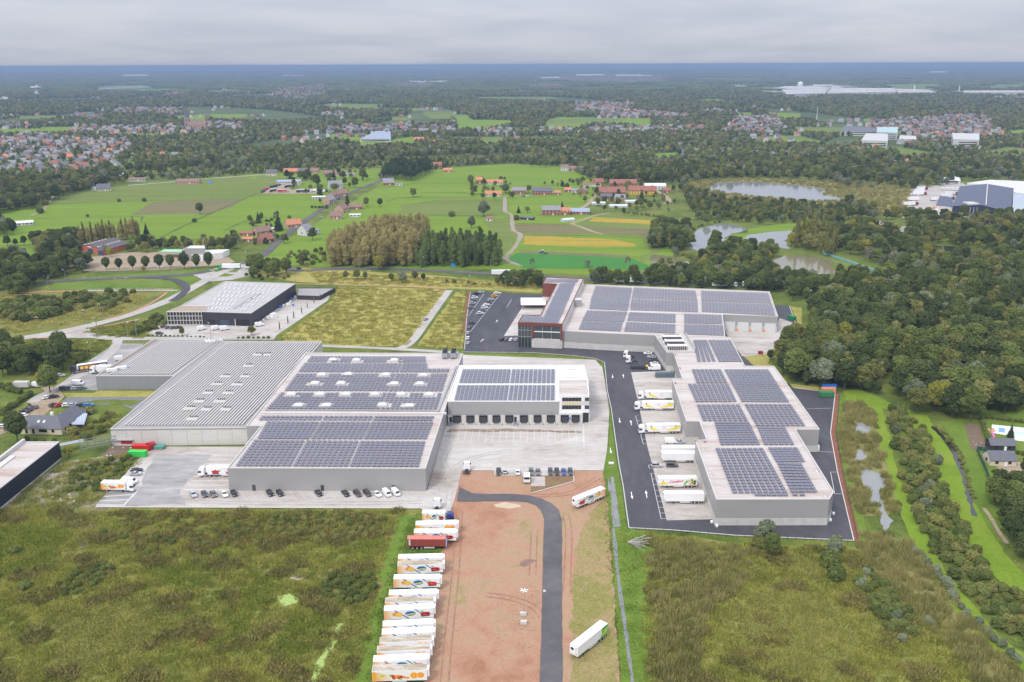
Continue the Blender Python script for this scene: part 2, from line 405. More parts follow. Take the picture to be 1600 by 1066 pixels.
# fields and meadows
sheet('meadow', [(380,415),(590,292),(602,277),(700,262),(800,256),(885,262),(945,288),(935,300),(905,335),(1045,342),(1062,350),(1050,400),(1012,432),(800,425),(770,421),(645,421),(460,415)],2, G_LIME, rag=2)
sheet('meadow', [(55,325),(185,292),(205,289),(400,272),(600,262),(590,285),(500,325),(430,374),(330,372),(230,374),(150,372),(60,388),(-60,400),(-60,345)],2, G_LIME, rag=2)
sheet('pasture', [(205,289),(300,281),(400,274),(480,280),(455,300),(385,309),(300,311),(80,319),(100,305)],3, G_OLIVE, rag=1.5)
sheet('stubble_field', [(205,336),(238,316),(300,312),(382,310),(360,325),(325,334)],3, G_BROWNF, rag=1.5)
sheet('meadow', [(-60,330),(55,322),(60,336),(-60,350)],3, G_LIME)
sheet('meadow', [(-60,402),(50,388),(55,398),(-60,410)],3, G_LIME)
sheet('pasture', Z(700,240,3.9475,[(0,275),(370,285),(370,380),(200,385),(60,385),(-280,370),(-300,320)]),3, G_OLIVE, rag=2)
sheet('pasture', Z(700,240,3.9475,[(215,420),(380,390),(395,470),(430,500),(400,570),(330,620),(300,520)]),3, G_OLIVE, rag=1)
sheet('stubble_field', B4([(398,328),(800,335),(985,402),(470,411),(405,385)]),3, G_BROWNF, rag=1)
sheet('crop_field', B4([(1050,260),(1470,290),(1400,345),(1380,420),(1000,405),(830,330)]),3, G_OLIVE, rag=1)
sheet('crop_strip', B4([(985,280),(1440,305),(1420,335),(940,310)]),4, G_YELLOW, rag=1.5)
sheet('crop_strip', B4([(860,345),(1390,370),(1375,418),(1010,404)]),4, G_BROWNF, rag=1)
sheet('crop_field', B4([(470,405),(1100,415),(1330,430),(1400,540),(1260,585),(1000,570),(420,540),(455,480)]),3, G_LIME, rag=1)
sheet('flower_field', B4([(475,418),(700,425),(1130,447),(1280,480),(1280,500),(1000,505),(700,493),(455,480)]),4, G_YELLOW, rag=2.5)
sheet('stubble_field', B4([(440,525),(1240,560),(1240,575),(1000,570),(430,545)]),4, G_BROWNF, rag=1)
sheet('crop_field', B4([(350,592),(400,545),(1000,568),(1255,582),(1420,650),(1440,668),(460,655)]),5, G_CROP, rag=1)
for i, (pp, mt) in enumerate([
	(E4([(440,560),(480,518),(650,515),(850,522),(860,570),(650,592)]), G_LIME),
	(E4([(640,600),(880,548),(1000,530),(985,600),(800,600),(650,622)]), G_LIME),
	(E4([(1250,500),(1250,400),(1320,398),(1350,430),(1600,432),(1600,470),(1400,500)]), G_LIME),
	(E4([(1040,380),(1240,380),(1240,422),(1080,422)]), G_OLIVE),
	(E4([(520,428),(700,430),(690,452),(520,446)]), G_LIME),
	(E4([(1200,600),(1420,580),(1430,540),(1600,545),(1500,600),(1250,620)]), G_LIME),
	(F4([(190,500),(215,432),(300,413),(880,420),(860,492),(700,470),(500,462),(390,495)]), G_LIME),
	(F4([(220,455),(230,430),(640,415),(700,435),(500,450)]), G_OLIVE),
	(F4([(-20,480),(100,478),(112,502),(-20,508)]), G_LIME),
	(F4([(885,682),(890,640),(1040,634),(1030,672),(960,690)]), G_LIME),
	(F4([(1310,380),(1510,385),(1500,420),(1340,405)]), G_LIME),
	(F4([(1400,540),(1500,538),(1500,560),(1400,560)]), G_LIME),
	(H4([(-20,440),(0,383),(200,390),(210,422),(110,430)]), G_LIME),
	(H4([(600,422),(665,420),(665,440),(600,440)]), G_LIME),
	(H4([(0,552),(90,525),(100,548),(240,555),(455,585),(300,597),(150,575)]), G_LIME),
	(H4([(600,602),(750,590),(1070,640),(1060,662),(840,675),(820,642),(640,622)]), G_OLIVE),
	(H4([(1360,625),(1500,600),(1640,610),(1640,662),(1400,655)]), G_OLIVE),
	(H4([(735,722),(740,688),(820,695),(945,722),(880,752)]), G_LIME),
	(H4([(950,800),(950,758),(1060,760),(1060,822),(930,830)]), G_LIME),
	(H4([(1310,800),(1310,775),(1400,775),(1400,800)]), G_LIME),
	(H4([(420,700),(420,675),(500,680),(480,712)]), G_LIME),
	(H4([(690,238),(700,208),(1080,203),(1050,242)]), G_OLIVE),
	(H4([(1380,240),(1380,210),(1640,205),(1640,238)]), G_OLIVE),
	(I4([(640,770),(850,730),(1010,705),(860,700),(800,690),(840,655),(760,700),(700,745)]), G_LIME),
	(E4([(0,770),(40,770),(0,800),(-60,800)]), G_LIME),
	(I4([(560,238),(700,212),(1000,215),(900,232),(640,245)]), G_OLIVE),
	(F4([(1120,168),(1600,172),(1600,185),(1150,182)]), G_OLIVE),
]):
	sheet('meadow', pp, 3 + (i % 3), mt, rag=4, step=25)
DT = simple('ditch_weeds', (0.06,0.075,0.02),.9, var=.3, scale=.3)
for pl in (A4([(200,325),(500,318),(880,310)]), A4([(320,235),(620,218),(930,215),(1250,205),(1500,200)]), A4([(990,440),(1130,370),(1280,300),(1420,240),(1579,170)]), A4([(880,312),(870,340)]), A4([(1380,400),(1480,350),(1560,325)]),
		   J4([(700,215),(900,200),(1000,180),(1300,182)]), J4([(810,300),(870,268),(1300,272)]), J4([(1060,380),(1330,385)]), J4([(1000,238),(1300,242)]), B4([(0,270),(170,272)]), B4([(400,50),(640,48),(880,45)]), B4([(420,328),(780,332)]), B4([(455,412),(1100,418),(1330,432)])):
	ribbon('ditch', pl, 1.7,6, DT, rag=.5)
sheet('dock_stain', T0([(180,660),(215,635),(300,640),(450,640),(600,635),(820,640),(1000,650),(1205,655),(1205,668),(1000,662),(820,660),(600,655),(450,662),(300,655),(215,662)]),11, simple('brown_stain', (0.26,0.20,0.14),.9, var=.35, scale=.3), rag=.5, step=2)

STRIP = [(150,284),(400,268),(600,258),(830,248),(830,238),(600,246),(400,256),(150,270)]
sheet('scrub_ground', STRIP, 1, G_ROUGH, rag=3, step=12)
# water
POND1 = [(1105,292),(1120,286),(1141,284),(1187.5,284.5),(1244,289),(1281,294),(1292.5,298.5),(1285,304),(1315,309),(1317,313),(1259,315),(1221,310),(1169,306),(1131,301),(1112,298)]
sheet('reed_bed', [(1060,300),(1080,284),(1150,279),(1300,283),(1425,292),(1422,312),(1405,330),(1380,338),(1310,330),(1260,320),(1100,310)],3, G_REEDS, rag=3)
sheet('pond', POND1,4, WATER, rag=2)
POND2=C4([(430,548),(600,490),(700,475),(850,505),(900,525),(830,552),(760,562),(700,600),(725,622),(640,640),(560,715),(480,705),(400,690),(412,600)])
POND3=C4([(860,600),(900,575),(1100,545),(1300,535),(1310,560),(1200,620),(1255,692),(1100,665),(950,637)])
POND4=C4([(58,772),(120,735),(300,760),(500,830),(450,872),(370,895),(250,855),(100,805)])
POND5=C4([(1060,800),(1200,745),(1450,745),(1610,800),(1620,900),(1450,930),(1250,905),(1100,850)])
POND6=D4([(805,660),(1000,668),(1200,690),(1180,745),(1000,785),(850,755)])
sheet('pond_bank', C4([(700,620),(780,560),(900,560),(900,520),(1100,490),(1320,475),(1599,470),(1599,520),(1310,535),(900,580),(860,605),(950,640),(920,670),(760,640)]),3, G_LIME, rag=1)
sheet('pond_bank', C4([(0,590),(60,560),(200,700),(20,760),(60,830),(200,880),(330,905),(200,930),(0,900)]),2, G_OLIVE, rag=1)
for nm, pp, m in (('pond', POND2, WATER),('pond', POND3, WATER),('muddy_pond', POND4, WATERM),('muddy_pond', POND5, WATERM),('woodland_pond', POND6, WATERD)):
	sheet(nm, pp, 5, m, rag=1.2)
LAKE=F4([(-200,262),(-50,244),(60,238),(290,246),(560,256),(540,262),(290,268),(100,262)])
sheet('lake', LAKE, 5, WATER)
LAKE2=I4([(570,240),(700,226),(860,216),(990,224),(900,230),(760,232),(640,241)])
sheet('lake', LAKE2,6, WATER)

# near grassland
sheet('rough_meadow', [(-250,805),(60,790),(150,793),(655,796),(668,800),(640,830),(610,900),(590,980),(575,1080),(560,1400),(-500,1400)],3, G_FORE, rag=1)
sheet('mown_verge', [(622,812),(668,800),(700,810),(700,840),(685,880),(650,960),(600,1030),(575,1070),(545,1110),(565,1040),(583,950),(602,870)],4, G_LAWN, rag=1.2, step=3)
sheet('rough_meadow', [(1000,830),(1150,850),(1340,855),(1420,900),(1600,1100),(1700,1400),(980,1400),(1005,1000),(1000,900)],3, G_FORE, rag=1)
sheet('red_dirt_lot', [(716,734),(945,734),(950,790),(957,900),(968,1060),(975,1400),(640,1400),(662,1066),(672,960),(684,880),(700,835),(704,800),(712,775)],5, DIRT, rag=0.5, step=3)
sheet('worn_grass', [(905,835),(925,800),(947,775),(950,850),(962,960),(972,1200),(895,1200),(893,1000),(895,900)],6, DIRTG, rag=1.6, step=2)
sheet('puddle_mark', Z(700,700,5.33,[(380,475),(480,455),(600,480),(610,500),(500,512),(400,498)]),7, simple('pale_mud', (0.50,0.40,0.27),0.8, var=0.1), rag=0.4, step=1.5)
sheet('dark_patch', Z(700,700,5.33,[(600,960),(640,935),(700,930),(745,940),(690,965),(640,995),(600,985)]),7, simple('damp_soil', (0.24,0.15,0.11),0.9, var=0.3), rag=0.5, step=1.5)
sheet('ditch_verge', [(943,734),(950,700),(953,640),(972,700),(985,826),(1015,835),(1012,870),(1000,960),(1010,1100),(1020,1400),(976,1400),(970,1060),(960,900),(950,800)],7, G_LAWN, rag=0.4, step=3)
sheet('ditch_verge', [(1000,840),(1030,840),(1012,900),(1020,960),(1025,1400),(1005,1400),(990,1000)],6, G_LAWN, rag=1.5, step=4)
DITCH=Z(700,700,5.33,[(1330,250),(1380,245),(1400,380),(1438,660),(1385,668),(1375,665),(1368,600),(1355,400),(1332,330)])
sheet('ditch_water', DITCH, 8, simple('ditch_grey', (0.22,0.22,0.205),0.35, var=0.15, scale=0.6), rag=0.25, step=2)
WL = [(958.5,826),(963,875),(966,905),(973,955),(978,990),(983,1030),(988,1062),(996,1150)]
ribbon('ditch_water', WL, 1.0,8, simple('ditch_grey2', (0.20,0.20,0.20),0.4, var=0.15, scale=0.6), rag=0.18)
sheet('algae_pool', [(434,932),(452,928),(470,936),(462,944),(440,949)],5, ALGAE, rag=0.3, step=1.5)
ribbon('algae_ditch', [(531,975),(525,1000),(508,1020),(497,1045),(488,1075)],1.5,5, ALGAE, rag=0.5)
PATCH = [[(380,925),(420,900),(440,905),(410,960),(360,1010),(330,1020),(350,970)],[(-30,835),(60,815),(110,830),(90,870),(30,900),(-30,905)],[(560,850),(590,835),(600,850),(560,900)],[(440,975),(500,955),(520,975),(480,1030),(430,1050)],[(230,890),(300,880),(340,900),(280,930)]]
PALE = [[(1120,960),(1200,920),(1290,930),(1350,1000),(1300,1060),(1180,1050)],[(1110,880),(1180,875),(1200,900),(1130,915)],[(90,960),(220,930),(260,960),(200,1040),(80,1050)],[(1230,865),(1290,870),(1290,900),(1240,905)]]
sheet('dirt_path', [(120,822),(135,800),(170,795),(150,815),(142,850),(125,862)],5, G_SOIL, rag=0.8, step=3)
sheet('dry_heap', [(452,905),(468,893),(482,900),(470,908)],6, G_BROWNL, rag=0.5, step=2)
# bank beside the yard
sheet('rubble_bank', [(0,806),(0,792),(98,722),(150,715),(215,702),(228,715),(190,745),(150,790),(60,815)],4, patchy('rubble_ground', [(0.07,0.09,0.02),(0.12,0.14,0.035),(0.22,0.19,0.12),(0.36,0.33,0.29)], scale=0.05, scale2=0.4, fine=2, finev=0.35), rag=0.6)
sheet('dirt_patch', [(158,712),(178,696),(205,698),(235,702),(215,712),(175,720)],5, G_SOIL, rag=0.5, step=3)
sheet('garden', K4([(420,700),(560,640),(1240,640),(1100,760),(1000,870),(900,960),(700,1000),(500,990),(200,980),(250,900),(600,860)]),3, G_ROUGH, rag=0.8)
sheet('verge', K4([(830,590),(1330,590),(1240,645),(560,645),(520,610),(780,610)]),4, G_DRY)
sheet('retention_pond', K4([(560,645),(1235,645),(1120,755),(1000,700),(900,710),(640,700),(500,700)]),5, simple('liner', (0.17,0.17,0.17),0.6, var=0.3, scale=0.4), rag=0.3)
sheet('pond_weed', K4([(640,690),(840,668),(1180,670),(1090,720),(900,700),(760,705)]),6, G_ROUGH, rag=0.8, step=3)
sheet('verge', A4([(250,740),(700,705),(980,690),(1090,730),(1130,790),(900,900),(620,980),(0,1075),(-40,1060),(-40,780)]),2, G_FORE, rag=1)
for pp in (A4([(360,700),(980,655),(1360,622),(1240,655),(980,675),(700,685)]), A4([(1000,690),(1200,680),(1250,705),(1220,735),(1160,740),(1100,705)]),
		   A4([(1300,640),(1400,632),(1475,640),(1460,655),(1340,658)]), A4([(1290,668),(1380,658),(1450,670),(1400,682),(1320,682)]),
		   A4([(330,720),(900,700),(1060,710),(1100,745),(900,755),(500,765),(300,760)]), A4([(1090,745),(1130,790),(1080,850),(900,880),(1010,800),(1050,760)])):
	sheet('verge', pp, 6, G_LAWN, rag=0.6)
sheet('verge', K4([(680,120),(720,75),(1200,10),(1290,20),(1220,155),(800,145)]),3, G_ROUGH, rag=0.4)
sheet('verge', K4([(0,205),(300,160),(900,175),(950,205),(850,265),(640,370),(300,420),(0,400)]),3, G_ROUGH, rag=0.4)
sheet('dry_meadow', [(440,527),(520,470),(530,448),(697,452),(637,541),(560,541),(450,540)],3, G_DRY, rag=0.5)
sheet('dry_meadow', [(652,541),(712,457),(732,457),(722,545)],3, G_DRY, rag=0.5)
sheet('verge', [(380,428),(470,419),(700,432),(850,450),(845,458),(730,452),(530,446),(460,440)],2, G_DRY, rag=0.5)
sheet('mulch_strip', [(729.5,456),(735,456),(728.5,521),(722,521)],4, MULCH)
sheet('yard_soil', A4([(260,590),(560,560),(800,530),(1150,530),(1410,560),(1450,590),(1380,610),(980,640),(560,650)]),3, G_BROWNL, rag=1)
sheet('verge', [(728,556),(735,553),(932,562),(944,570),(950,640),(948,700),(955,760),(945,735),(948,640),(938,566)],8, G_LAWN, rag=0.15, step=3)
# right-hand wetland
sheet('mown_path', L4([(90,240),(250,250),(420,330),(600,400),(570,440),(380,380),(410,480),(440,600),(480,800),(560,1066),(600,1200),(500,1066),(400,780),(350,620),(330,420),(240,340),(90,340)]),5, G_PATH, rag=0.5, step=4)
ribbon('mown_path', N4([(370,0),(420,150),(500,350),(600,520),(700,640),(800,760),(900,860),(1045,960),(1200,1080)]),6,6, G_PATH, rag=0.5)
ribbon('mown_path', L4([(640,430),(720,560),(800,680),(860,800),(900,920),(950,1060)]),8.5,6, G_PATH, rag=0.5)
ribbon('mown_path', N4([(650,0),(690,80),(760,200),(850,350),(940,460),(1045,560),(1150,660)]),9,7, G_PATH, rag=0.5)
sheet('garden_lawn', L4([(820,480),(1000,480),(1040,640),(1090,700),(1230,1066),(1300,1300),(1130,1300),(1020,900),(930,640)]),5, G_LAWN, rag=0.5)
sheet('garden_lawn', L4([(1110,700),(1240,700),(1260,920),(1600,900),(1600,1300),(1300,1300),(1200,930)]),5, G_LAWN)
sheet('garden_lawn', L4([(1150,470),(1454,500),(1600,520),(1600,720),(1380,700),(1210,660)]),5, G_LAWN)
sheet('garden_lawn', L4([(1300,440),(1340,400),(1454,420),(1600,430),(1600,490),(1454,480)]),5, G_LAWN)
sheet('bare_soil', L4([(1000,500),(1110,505),(1170,690),(1060,700)]),6, G_SOIL, rag=0.2, step=2)
sheet('reed_bed', L4([(100,340),(240,340),(330,420),(350,620),(400,780),(500,1066),(420,1200),(180,1200),(140,1066),(60,640),(80,400)]),4, G_REEDS, rag=0.5)
sheet('reed_bed', N4([(100,270),(300,260),(450,330),(620,560),(800,760),(1045,1040),(1100,1200),(900,1200),(700,950),(500,750),(300,560),(180,380)]),4, G_REEDS, rag=0.5)
PONDS_R = [L4([(190,490),(240,478),(300,530),(290,572),(190,572),(160,545)]), L4([(210,690),(250,700),(240,735),(290,740),(200,792),(170,770)]),
		   L4([(200,860),(250,830),(370,880),(410,930),(400,990),(350,1000),(370,1066),(390,1100),(300,1100),(230,950)]),
		   N4([(180,-10),(250,-10),(270,80),(290,140),(335,190),(290,255),(262,190),(250,100)])]
for pp in PONDS_R: sheet('wetland_pool', pp, 6, WATER, rag=0.5, step=2)
ribbon('stream', L4([(760,520),(860,620),(930,720),(970,820),(1010,960),(1040,1066),(1080,1200)]),1.5,8, WATERD, rag=0.4)
ribbon('footpath', N4([(825,120),(870,180),(900,240),(955,315)]),1.2,7, G_BROWNL, rag=0.2)
sheet('yard_gravel', [(1405,325),(1428,288),(1455,291),(1500,285),(1600,330),(1600,352),(1500,345),(1440,340)],3, CONCR, rag=1)

# paved yards and roads
YARD_A = [(149,793),(228,706),(240,699),(400,699),(360,745),(358,766),(668,766),(700,655),(703,553),(735,556),(930,563),(941,575),(948,612),(952,645),(949,700),(943,736),(722,736),(712,775),(703,803),(672,803),(655,795)]
sheet('concrete_yard', YARD_A, 9, CONC)
sheet('wet_yard', [(196,792),(222,762),(232,730),(245,712),(330,712),(282,768),(290,790)],10, CONCG, rag=0.8, step=3)
sheet('yard_bay', Z(0,650,4,[(600,562),(672,482),(870,462),(775,562)]),11, CONCG)
sheet('parking_yard', [(227,524),(240,511),(262,507),(400,505),(425,488),(463,463),(470,462),(516,462),(512,470),(430,526),(340,529)],4, CONC)
sheet('concrete_yard', K4([(950,195),(1200,200),(1130,300),(960,400),(840,450),(800,470),(810,560),(820,590),(480,580),(500,540),(620,440),(760,330),(900,240)]),5, CONCG)
sheet('parking_ground', K4([(330,560),(480,560),(540,640),(430,740),(380,790),(240,880),(0,960),(-60,960),(-60,930),(240,700),(380,600)]),5, G_BROWNL, rag=0.3)
ribbon('concrete_road', [(-60,542),(0,534),(60,525),(130,512),(190,497),(240,480),(280,462),(310,445),(335,431),(350,424),(372,418),(392,414)],8.0,7, CONCR)
ribbon('concrete_road', [(140,510),(128,520),(150,527),(185,530),(240,530),(300,529),(345,529),(430,529)],6.5,8, CONCR)
sheet('road_junction', A4([(480,1010),(560,990),(560,1040),(700,1062),(480,1062),(250,1062),(120,1062)]),9, CONCR)
ribbon('concrete_road', [(185,530),(180,545),(165,560),(140,580),(115,592),(95,606),(62,620),(50,630)],5.5,8, CONCR)
sheet('roundabout', A4([(1180,665),(1290,635),(1400,605),(1500,598),(1570,615),(1600,640),(1560,670),(1440,700),(1300,712),(1250,700)]),5, CONCR)
ribbon('highway', A4([(220,722),(480,700),(700,690),(980,680),(1200,666),(1300,645)]),7,8, ASPHG)
ribbon('highway', A4([(1480,605),(1600,560),(1640,545)]) + [(440,372),(500,328),(545,302),(592,284),(606,274)],6.5,9, ASPHG)
ribbon('slip_road', A4([(900,690),(1040,692),(1120,712),(1160,755),(1110,805),(1060,835)]),5.5,9, ASPH)
ribbon('highway', [(448,420),(463,424),(527,420),(603,420),(679,424),(770,428),(850,432),(950,440),(1100,446),(1300,452)],7.5,7, ASPHG)
ribbon('cycle_path', A4([(60,785),(300,775),(500,770),(700,770)]),2.0,8, PINK)
ribbon('concrete_path', A4([(500,770),(800,766),(1100,768)]),3.0,8, CONCR)
ribbon('cycle_path', A4([(650,948),(780,915),(880,875),(960,830),(1010,795),(1030,780)]),1.6,8, PINK)
ribbon('cycle_path', A4([(500,1010),(700,978),(860,945)]),1.5,8, PINK)
ribbon('cycle_path', K4([(300,163),(480,130),(690,88)]),1.3,11, PINK)
ribbon('cycle_path', J4([(230,805),(520,810),(700,810),(1000,825),(1180,835)]),1.8,5, PINK)
ribbon('concrete_road', [(702,454),(690,470),(665,505),(642,538),(622,546)],5.0,5, CONCR)
ribbon('concrete_road', [(500,541),(560,543),(640,547),(716,552)],4.2,6, CONCR)
ribbon('gravel_path', E4([(430,742),(620,735),(830,715),(1000,700),(1300,690),(1660,682),(2050,650)]),5,5, G_BROWNL)
ribbon('gravel_path', I4([(800,840),(1000,825),(1250,800),(1700,770)]),5,5, CONCR)
ribbon('dirt_track', B4([(322,130),(325,200),(322,245),(378,255),(376,340),(390,388),(442,400),(432,450),(370,540),(315,575),(360,610),(440,640)]),4,6, simple('track_mud', (0.30,0.25,0.19),0.9, var=0.25, scale=0.2), rag=0.7)
ribbon('dirt_track', B4([(990,112),(965,150),(930,190),(885,215)]),4.5,6, G_BROWNL, rag=0.3)
ribbon('dirt_track', B4([(1100,250),(990,265),(900,300),(800,328),(880,350),(960,385),(1050,408)]),4,6, G_BROWNL, rag=0.6)
ribbon('dirt_track', B4([(1420,80),(1500,120),(1540,160),(1500,185)]),6,6, G_BROWNL, rag=0.3)
ribbon('dirt_track', A4([(190,305),(260,280),(300,220),(330,185)]),4,6, G_BROWNL)
ribbon('access_road', [(1490,200),(1540,230),(1560,270),(1600,290)],5,5, ASPHG)
RD = [(718,762),(728,767),(738,772),(760,773),(800,773),(826,775),(845,780),(862,788),(873,798),(877.5,812),(878,830),(878,900),(878.5,1066),(879,1400)]
RDL = [(838,1400),(843.5,1066),(848,900),(849,850),(850,812),(846,800),(838,791),(825,786),(800,784),(760,784),(738,785),(714,784)]
sheet('asphalt_road', RD + RDL, 10, ASPHG, rag=0.12, step=3)
ASPH_R = [(726,547.5),(729,500),(735,457.5),(756,457),(790,458),(816,460),(849,461),(851,500),(1000,525),(1060,560),(1150,610),(1240,607),(1305,615),(1297.5,678),(1308.5,739),(1334,846),(1150,838),(1050,829.5),(982.7,826),(973.6,760),(967,726),(955,639),(949,612),(944.5,567),(930,561),(899,557),(835,552),(724,551)]
sheet('asphalt_yard', ASPH_R, 9, ASPH)
sheet('asphalt_yard', Z(1030,420,4.847,[(860,275),(985,285),(1036,425),(890,420)]),9, ASPH)
sheet('asphalt_yard', Z(1030,420,4.847,[(600,640),(650,680),(720,740),(660,745)]),9, ASPH)
sheet('concrete_apron', [(986,583),(996,625),(1011.7,700),(1041.8,814.6),(1115,812.7),(1090,700),(1060,600),(1048,580)],10, CONC)
sheet('concrete_apron', [(1133,518),(1211,512),(1218,498),(1244,507),(1236,528),(1194,555),(1160,558),(1138,530)],10, CONC)
sheet('terrace', Z(700,420,5.33,[(640,290),(800,285),(800,400),(600,560),(465,565)]),10, CONC)
sheet('bank_soil', [(1305,617),(1312,615),(1306,680),(1317,739),(1345,846),(1336,849),(1309,739),(1298,690),(1297.5,670)],10, MULCH, rag=0.15, step=3)
sheet('verge', [(1312,615),(1320,618),(1316,690),(1330,745),(1360,850),(1345,850),(1317,739),(1306,680)],9, G_LAWN, rag=0.3, step=3)
for pp in ([(640,668),(740,640),(830,600),(1000,470),(1045,400),(1080,420),(900,600),(820,720),(870,745),(720,738)],[(820,690),(960,870),(1200,900),(1230,925),(1010,905)],[(990,285),(1080,300),(1080,420),(1045,400)]): sheet('verge', Z(1030,420,4.847, pp),8, G_DRY, rag=0.3, step=3)
TT = simple('tyre_track', (0.32,0.17,0.105),.95, var=.35, scale=.5); TC = simple('rubber_mark', (0.40,0.36,0.315),.9, var=.3, scale=.4)
def track(pts, mat, lev, world=False, w=.26, gap=1.0):
	q=smoothline(W(pts),3)
	for s_ in (-gap, gap):
		o = []
		for i, p in enumerate(q):
			a=q[max(0, i - 1)]; b=q[min(len(q) - 1, i+1)]; d=math.dist(a, b) or 1; o.append((p[0] - (b[1] - a[1]) / d*s_, p[1] + (b[0] - a[0]) / d*s_))
		ribbon('tyre_track', o, w, lev, mat, world=True, it=0, rag=.1)
D5=lambda pts: Z(700,700,5.33, pts)
for pl in ([(718,800),(712,900),(700,1000),(692,1100)],
		   [(835,830),(832,900)],[(760,930),(800,935),(835,948),(848,965)], D5([(980,560),(1010,700),(1000,900),(990,1200)]), D5([(700,400),(900,400),(1040,380),(1250,250)])):
	track(pl, TT, 7.6)
for pl in ([(690,770),(700,740),(735,715),(800,705)],[(700,790),(706,755),(700,735),(690,720),(702,700)],[(300,785),(400,788),(550,788),(660,786)]):
	track(pl, TC, 11.2)
# painted markings and kerbs
mk=MB()
def seg(a, b, w=0.15, z=None, mat=LINE, m=mk, raw=False):
	a=a if raw else P(*a); b=b if raw else P(*b); dx, dy=b[0] - a[0], b[1] - a[1]; d=math.hypot(dx, dy) or 1
	nx, ny = -dy/d*w/2, dx/d*w/2; z=11.6*LV if z is None else z
	m.add([(a[0] + nx, a[1] + ny, z),(a[0] - nx, a[1] - ny, z),(b[0] - nx, b[1] - ny, z),(b[0] + nx, b[1] + ny, z)],[(0,1,2,3)], mat)
def arrow(x, y, dirp):
	a=P(x, y); b=P(*dirp); d=math.dist(a, b); u=((b[0] - a[0]) / d, (b[1] - a[1]) / d); n=(-u[1], u[0]); z=11.6*LV
	q=lambda s, t: (a[0] + u[0] * s+n[0] * t, a[1] + u[1] * s+n[1] * t, z)
	mk.add([q(-2.6,-.14), q(-2.6,.14), q(.8,.14), q(.8,-.14)],[(0,1,2,3)], LINE)
	mk.add([q(.8,-.5), q(.8,.5), q(3.2,0)],[(0,1,2)], LINE)
for x, y, d in ((957,589,1),(974,589,-1),(968,658,1),(986,662,-1),(987,775,1),(1010,774,-1),(954,705,1)):
	arrow(x, y, (x+2*d, y+12*d))
dz=Z(700,420,5.33,[(490,325),(530,260),(400,450),(415,425),(270,605),(300,600)])
seg(dz[0], dz[1],0.2); arrow(776,503,(790,480)); arrow(753,533,(765,524))
for (a, b) in ((Z(700,420,5.33,[(185,530)])[0], Z(700,420,5.33,[(450,195)])[0]),(Z(700,420,5.33,[(228,390)])[0], Z(700,420,5.33,[(400,215)])[0]),(Z(700,420,5.33,[(170,400)])[0], Z(700,420,5.33,[(300,210)])[0])):
	seg(a, b, 0.16)
# loading bay lines before the docks
for i in range(21):
	t=i/20; a=(697+t*213,673.5); b=(692+t*219.5,692)
	seg(a, b, 0.14, mat=LINEG)
	if i % 2 == 0 and i < 20: seg(b, (b[0] + 11,692),0.14, mat=LINEG)
seg((912,662),(912.5,700),0.14); seg((690,699),(912.5,700),0.14, mat=LINEG)
for t in [0,.33,.66,1]:
	seg(Z(0,650,4,[(600+72*t, 562 - 80*t)])[0], Z(0,650,4,[(775+95*t, 562 - 100*t)])[0],0.3)
seg(Z(0,650,4,[(775,562)])[0], Z(0,650,4,[(870,462)])[0],0.3)
for i in range(9):
	t=i/8; seg(Z(0,650,4,[(1150+t*180,465 - 215*t)])[0], Z(0,650,4,[(1425+t*30,465 - 215*t)])[0],0.25, mat=LINE)
for i in range(22):
	seg((296+i*15.5,767.5),(309+i*15.5,783),0.12, mat=LINEG)
seg((290,767.6),(655,768.5),0.15)
# bay boxes along the docks of the right-hand hall
def boxes(x0, y0, x1, y1, n, w=4.6):
	for i in range(n+1):
		t=i/n; a=(x0+(x1 - x0) * t, y0+(y1 - y0) * t); seg(a, (a[0] + w*(1 + .35*(a[1] - 640) / 180), a[1]),0.14)
	seg((x0, y0),(x1, y1),0.14)
boxes(993,651,1005,695,6,5); boxes(1017,741,1033,812,8,6.5); boxes(1013.5,728,1014.5,733,1,6)
for a, b in (((1297.6,739),(1308.5,739)),((1297.6,739),(1304,773)),((1304,773),(1315,773)),((1261,640),(1298,639)),((1267,706),(1301,708)),((1020,548),(1012,552))): seg(a, b, 0.15)
mk.build('painted_markings', kind='structure')
kb=MB()
for pl in ([(944.5,567),(949,612),(955,639),(967,726),(973.6,760),(982.7,826),(1050,829.5),(1150,838),(1334,846),(1308.5,739),(1297.5,678),(1305,615),(1240,607)],
		   [(735,457.5),(729,500),(726,547)],[(722,551),(835,552),(899,557),(930,561),(944,567)], Z(1030,420,4.847,[(985,285),(1036,425),(1000,475)]),
		   Z(700,700,5.33,[(688,385),(1048,285),(1048,235)]),[(149,793.5),(655,795.5)],[(722,736),(773,736),(773,744)],[(773,744),(895,744),(896.5,735.5),(943,736)]):
	strip_mesh(kb, W(pl),0.3,0.14, KERB, 9*LV)
kb.build('kerb', kind='structure')
sheet('parking_bay', [(773,735.5),(895,735.5),(895,744),(773,744)],10, CONC)
sheet('gravel_plot', Z(700,700,5.33,[(690,243),(1045,240),(1045,285),(690,382)]),9, patchy('brown_bark', [(0.16,0.10,0.05),(0.22,0.14,0.08),(0.20,0.17,0.06)], scale=0.2, scale2=0.9, fine=3), rag=0)
sheet('paved_pad', Z(700,700,5.33,[(694,246),(808,246),(808,325),(690,325)]),10, CONC)
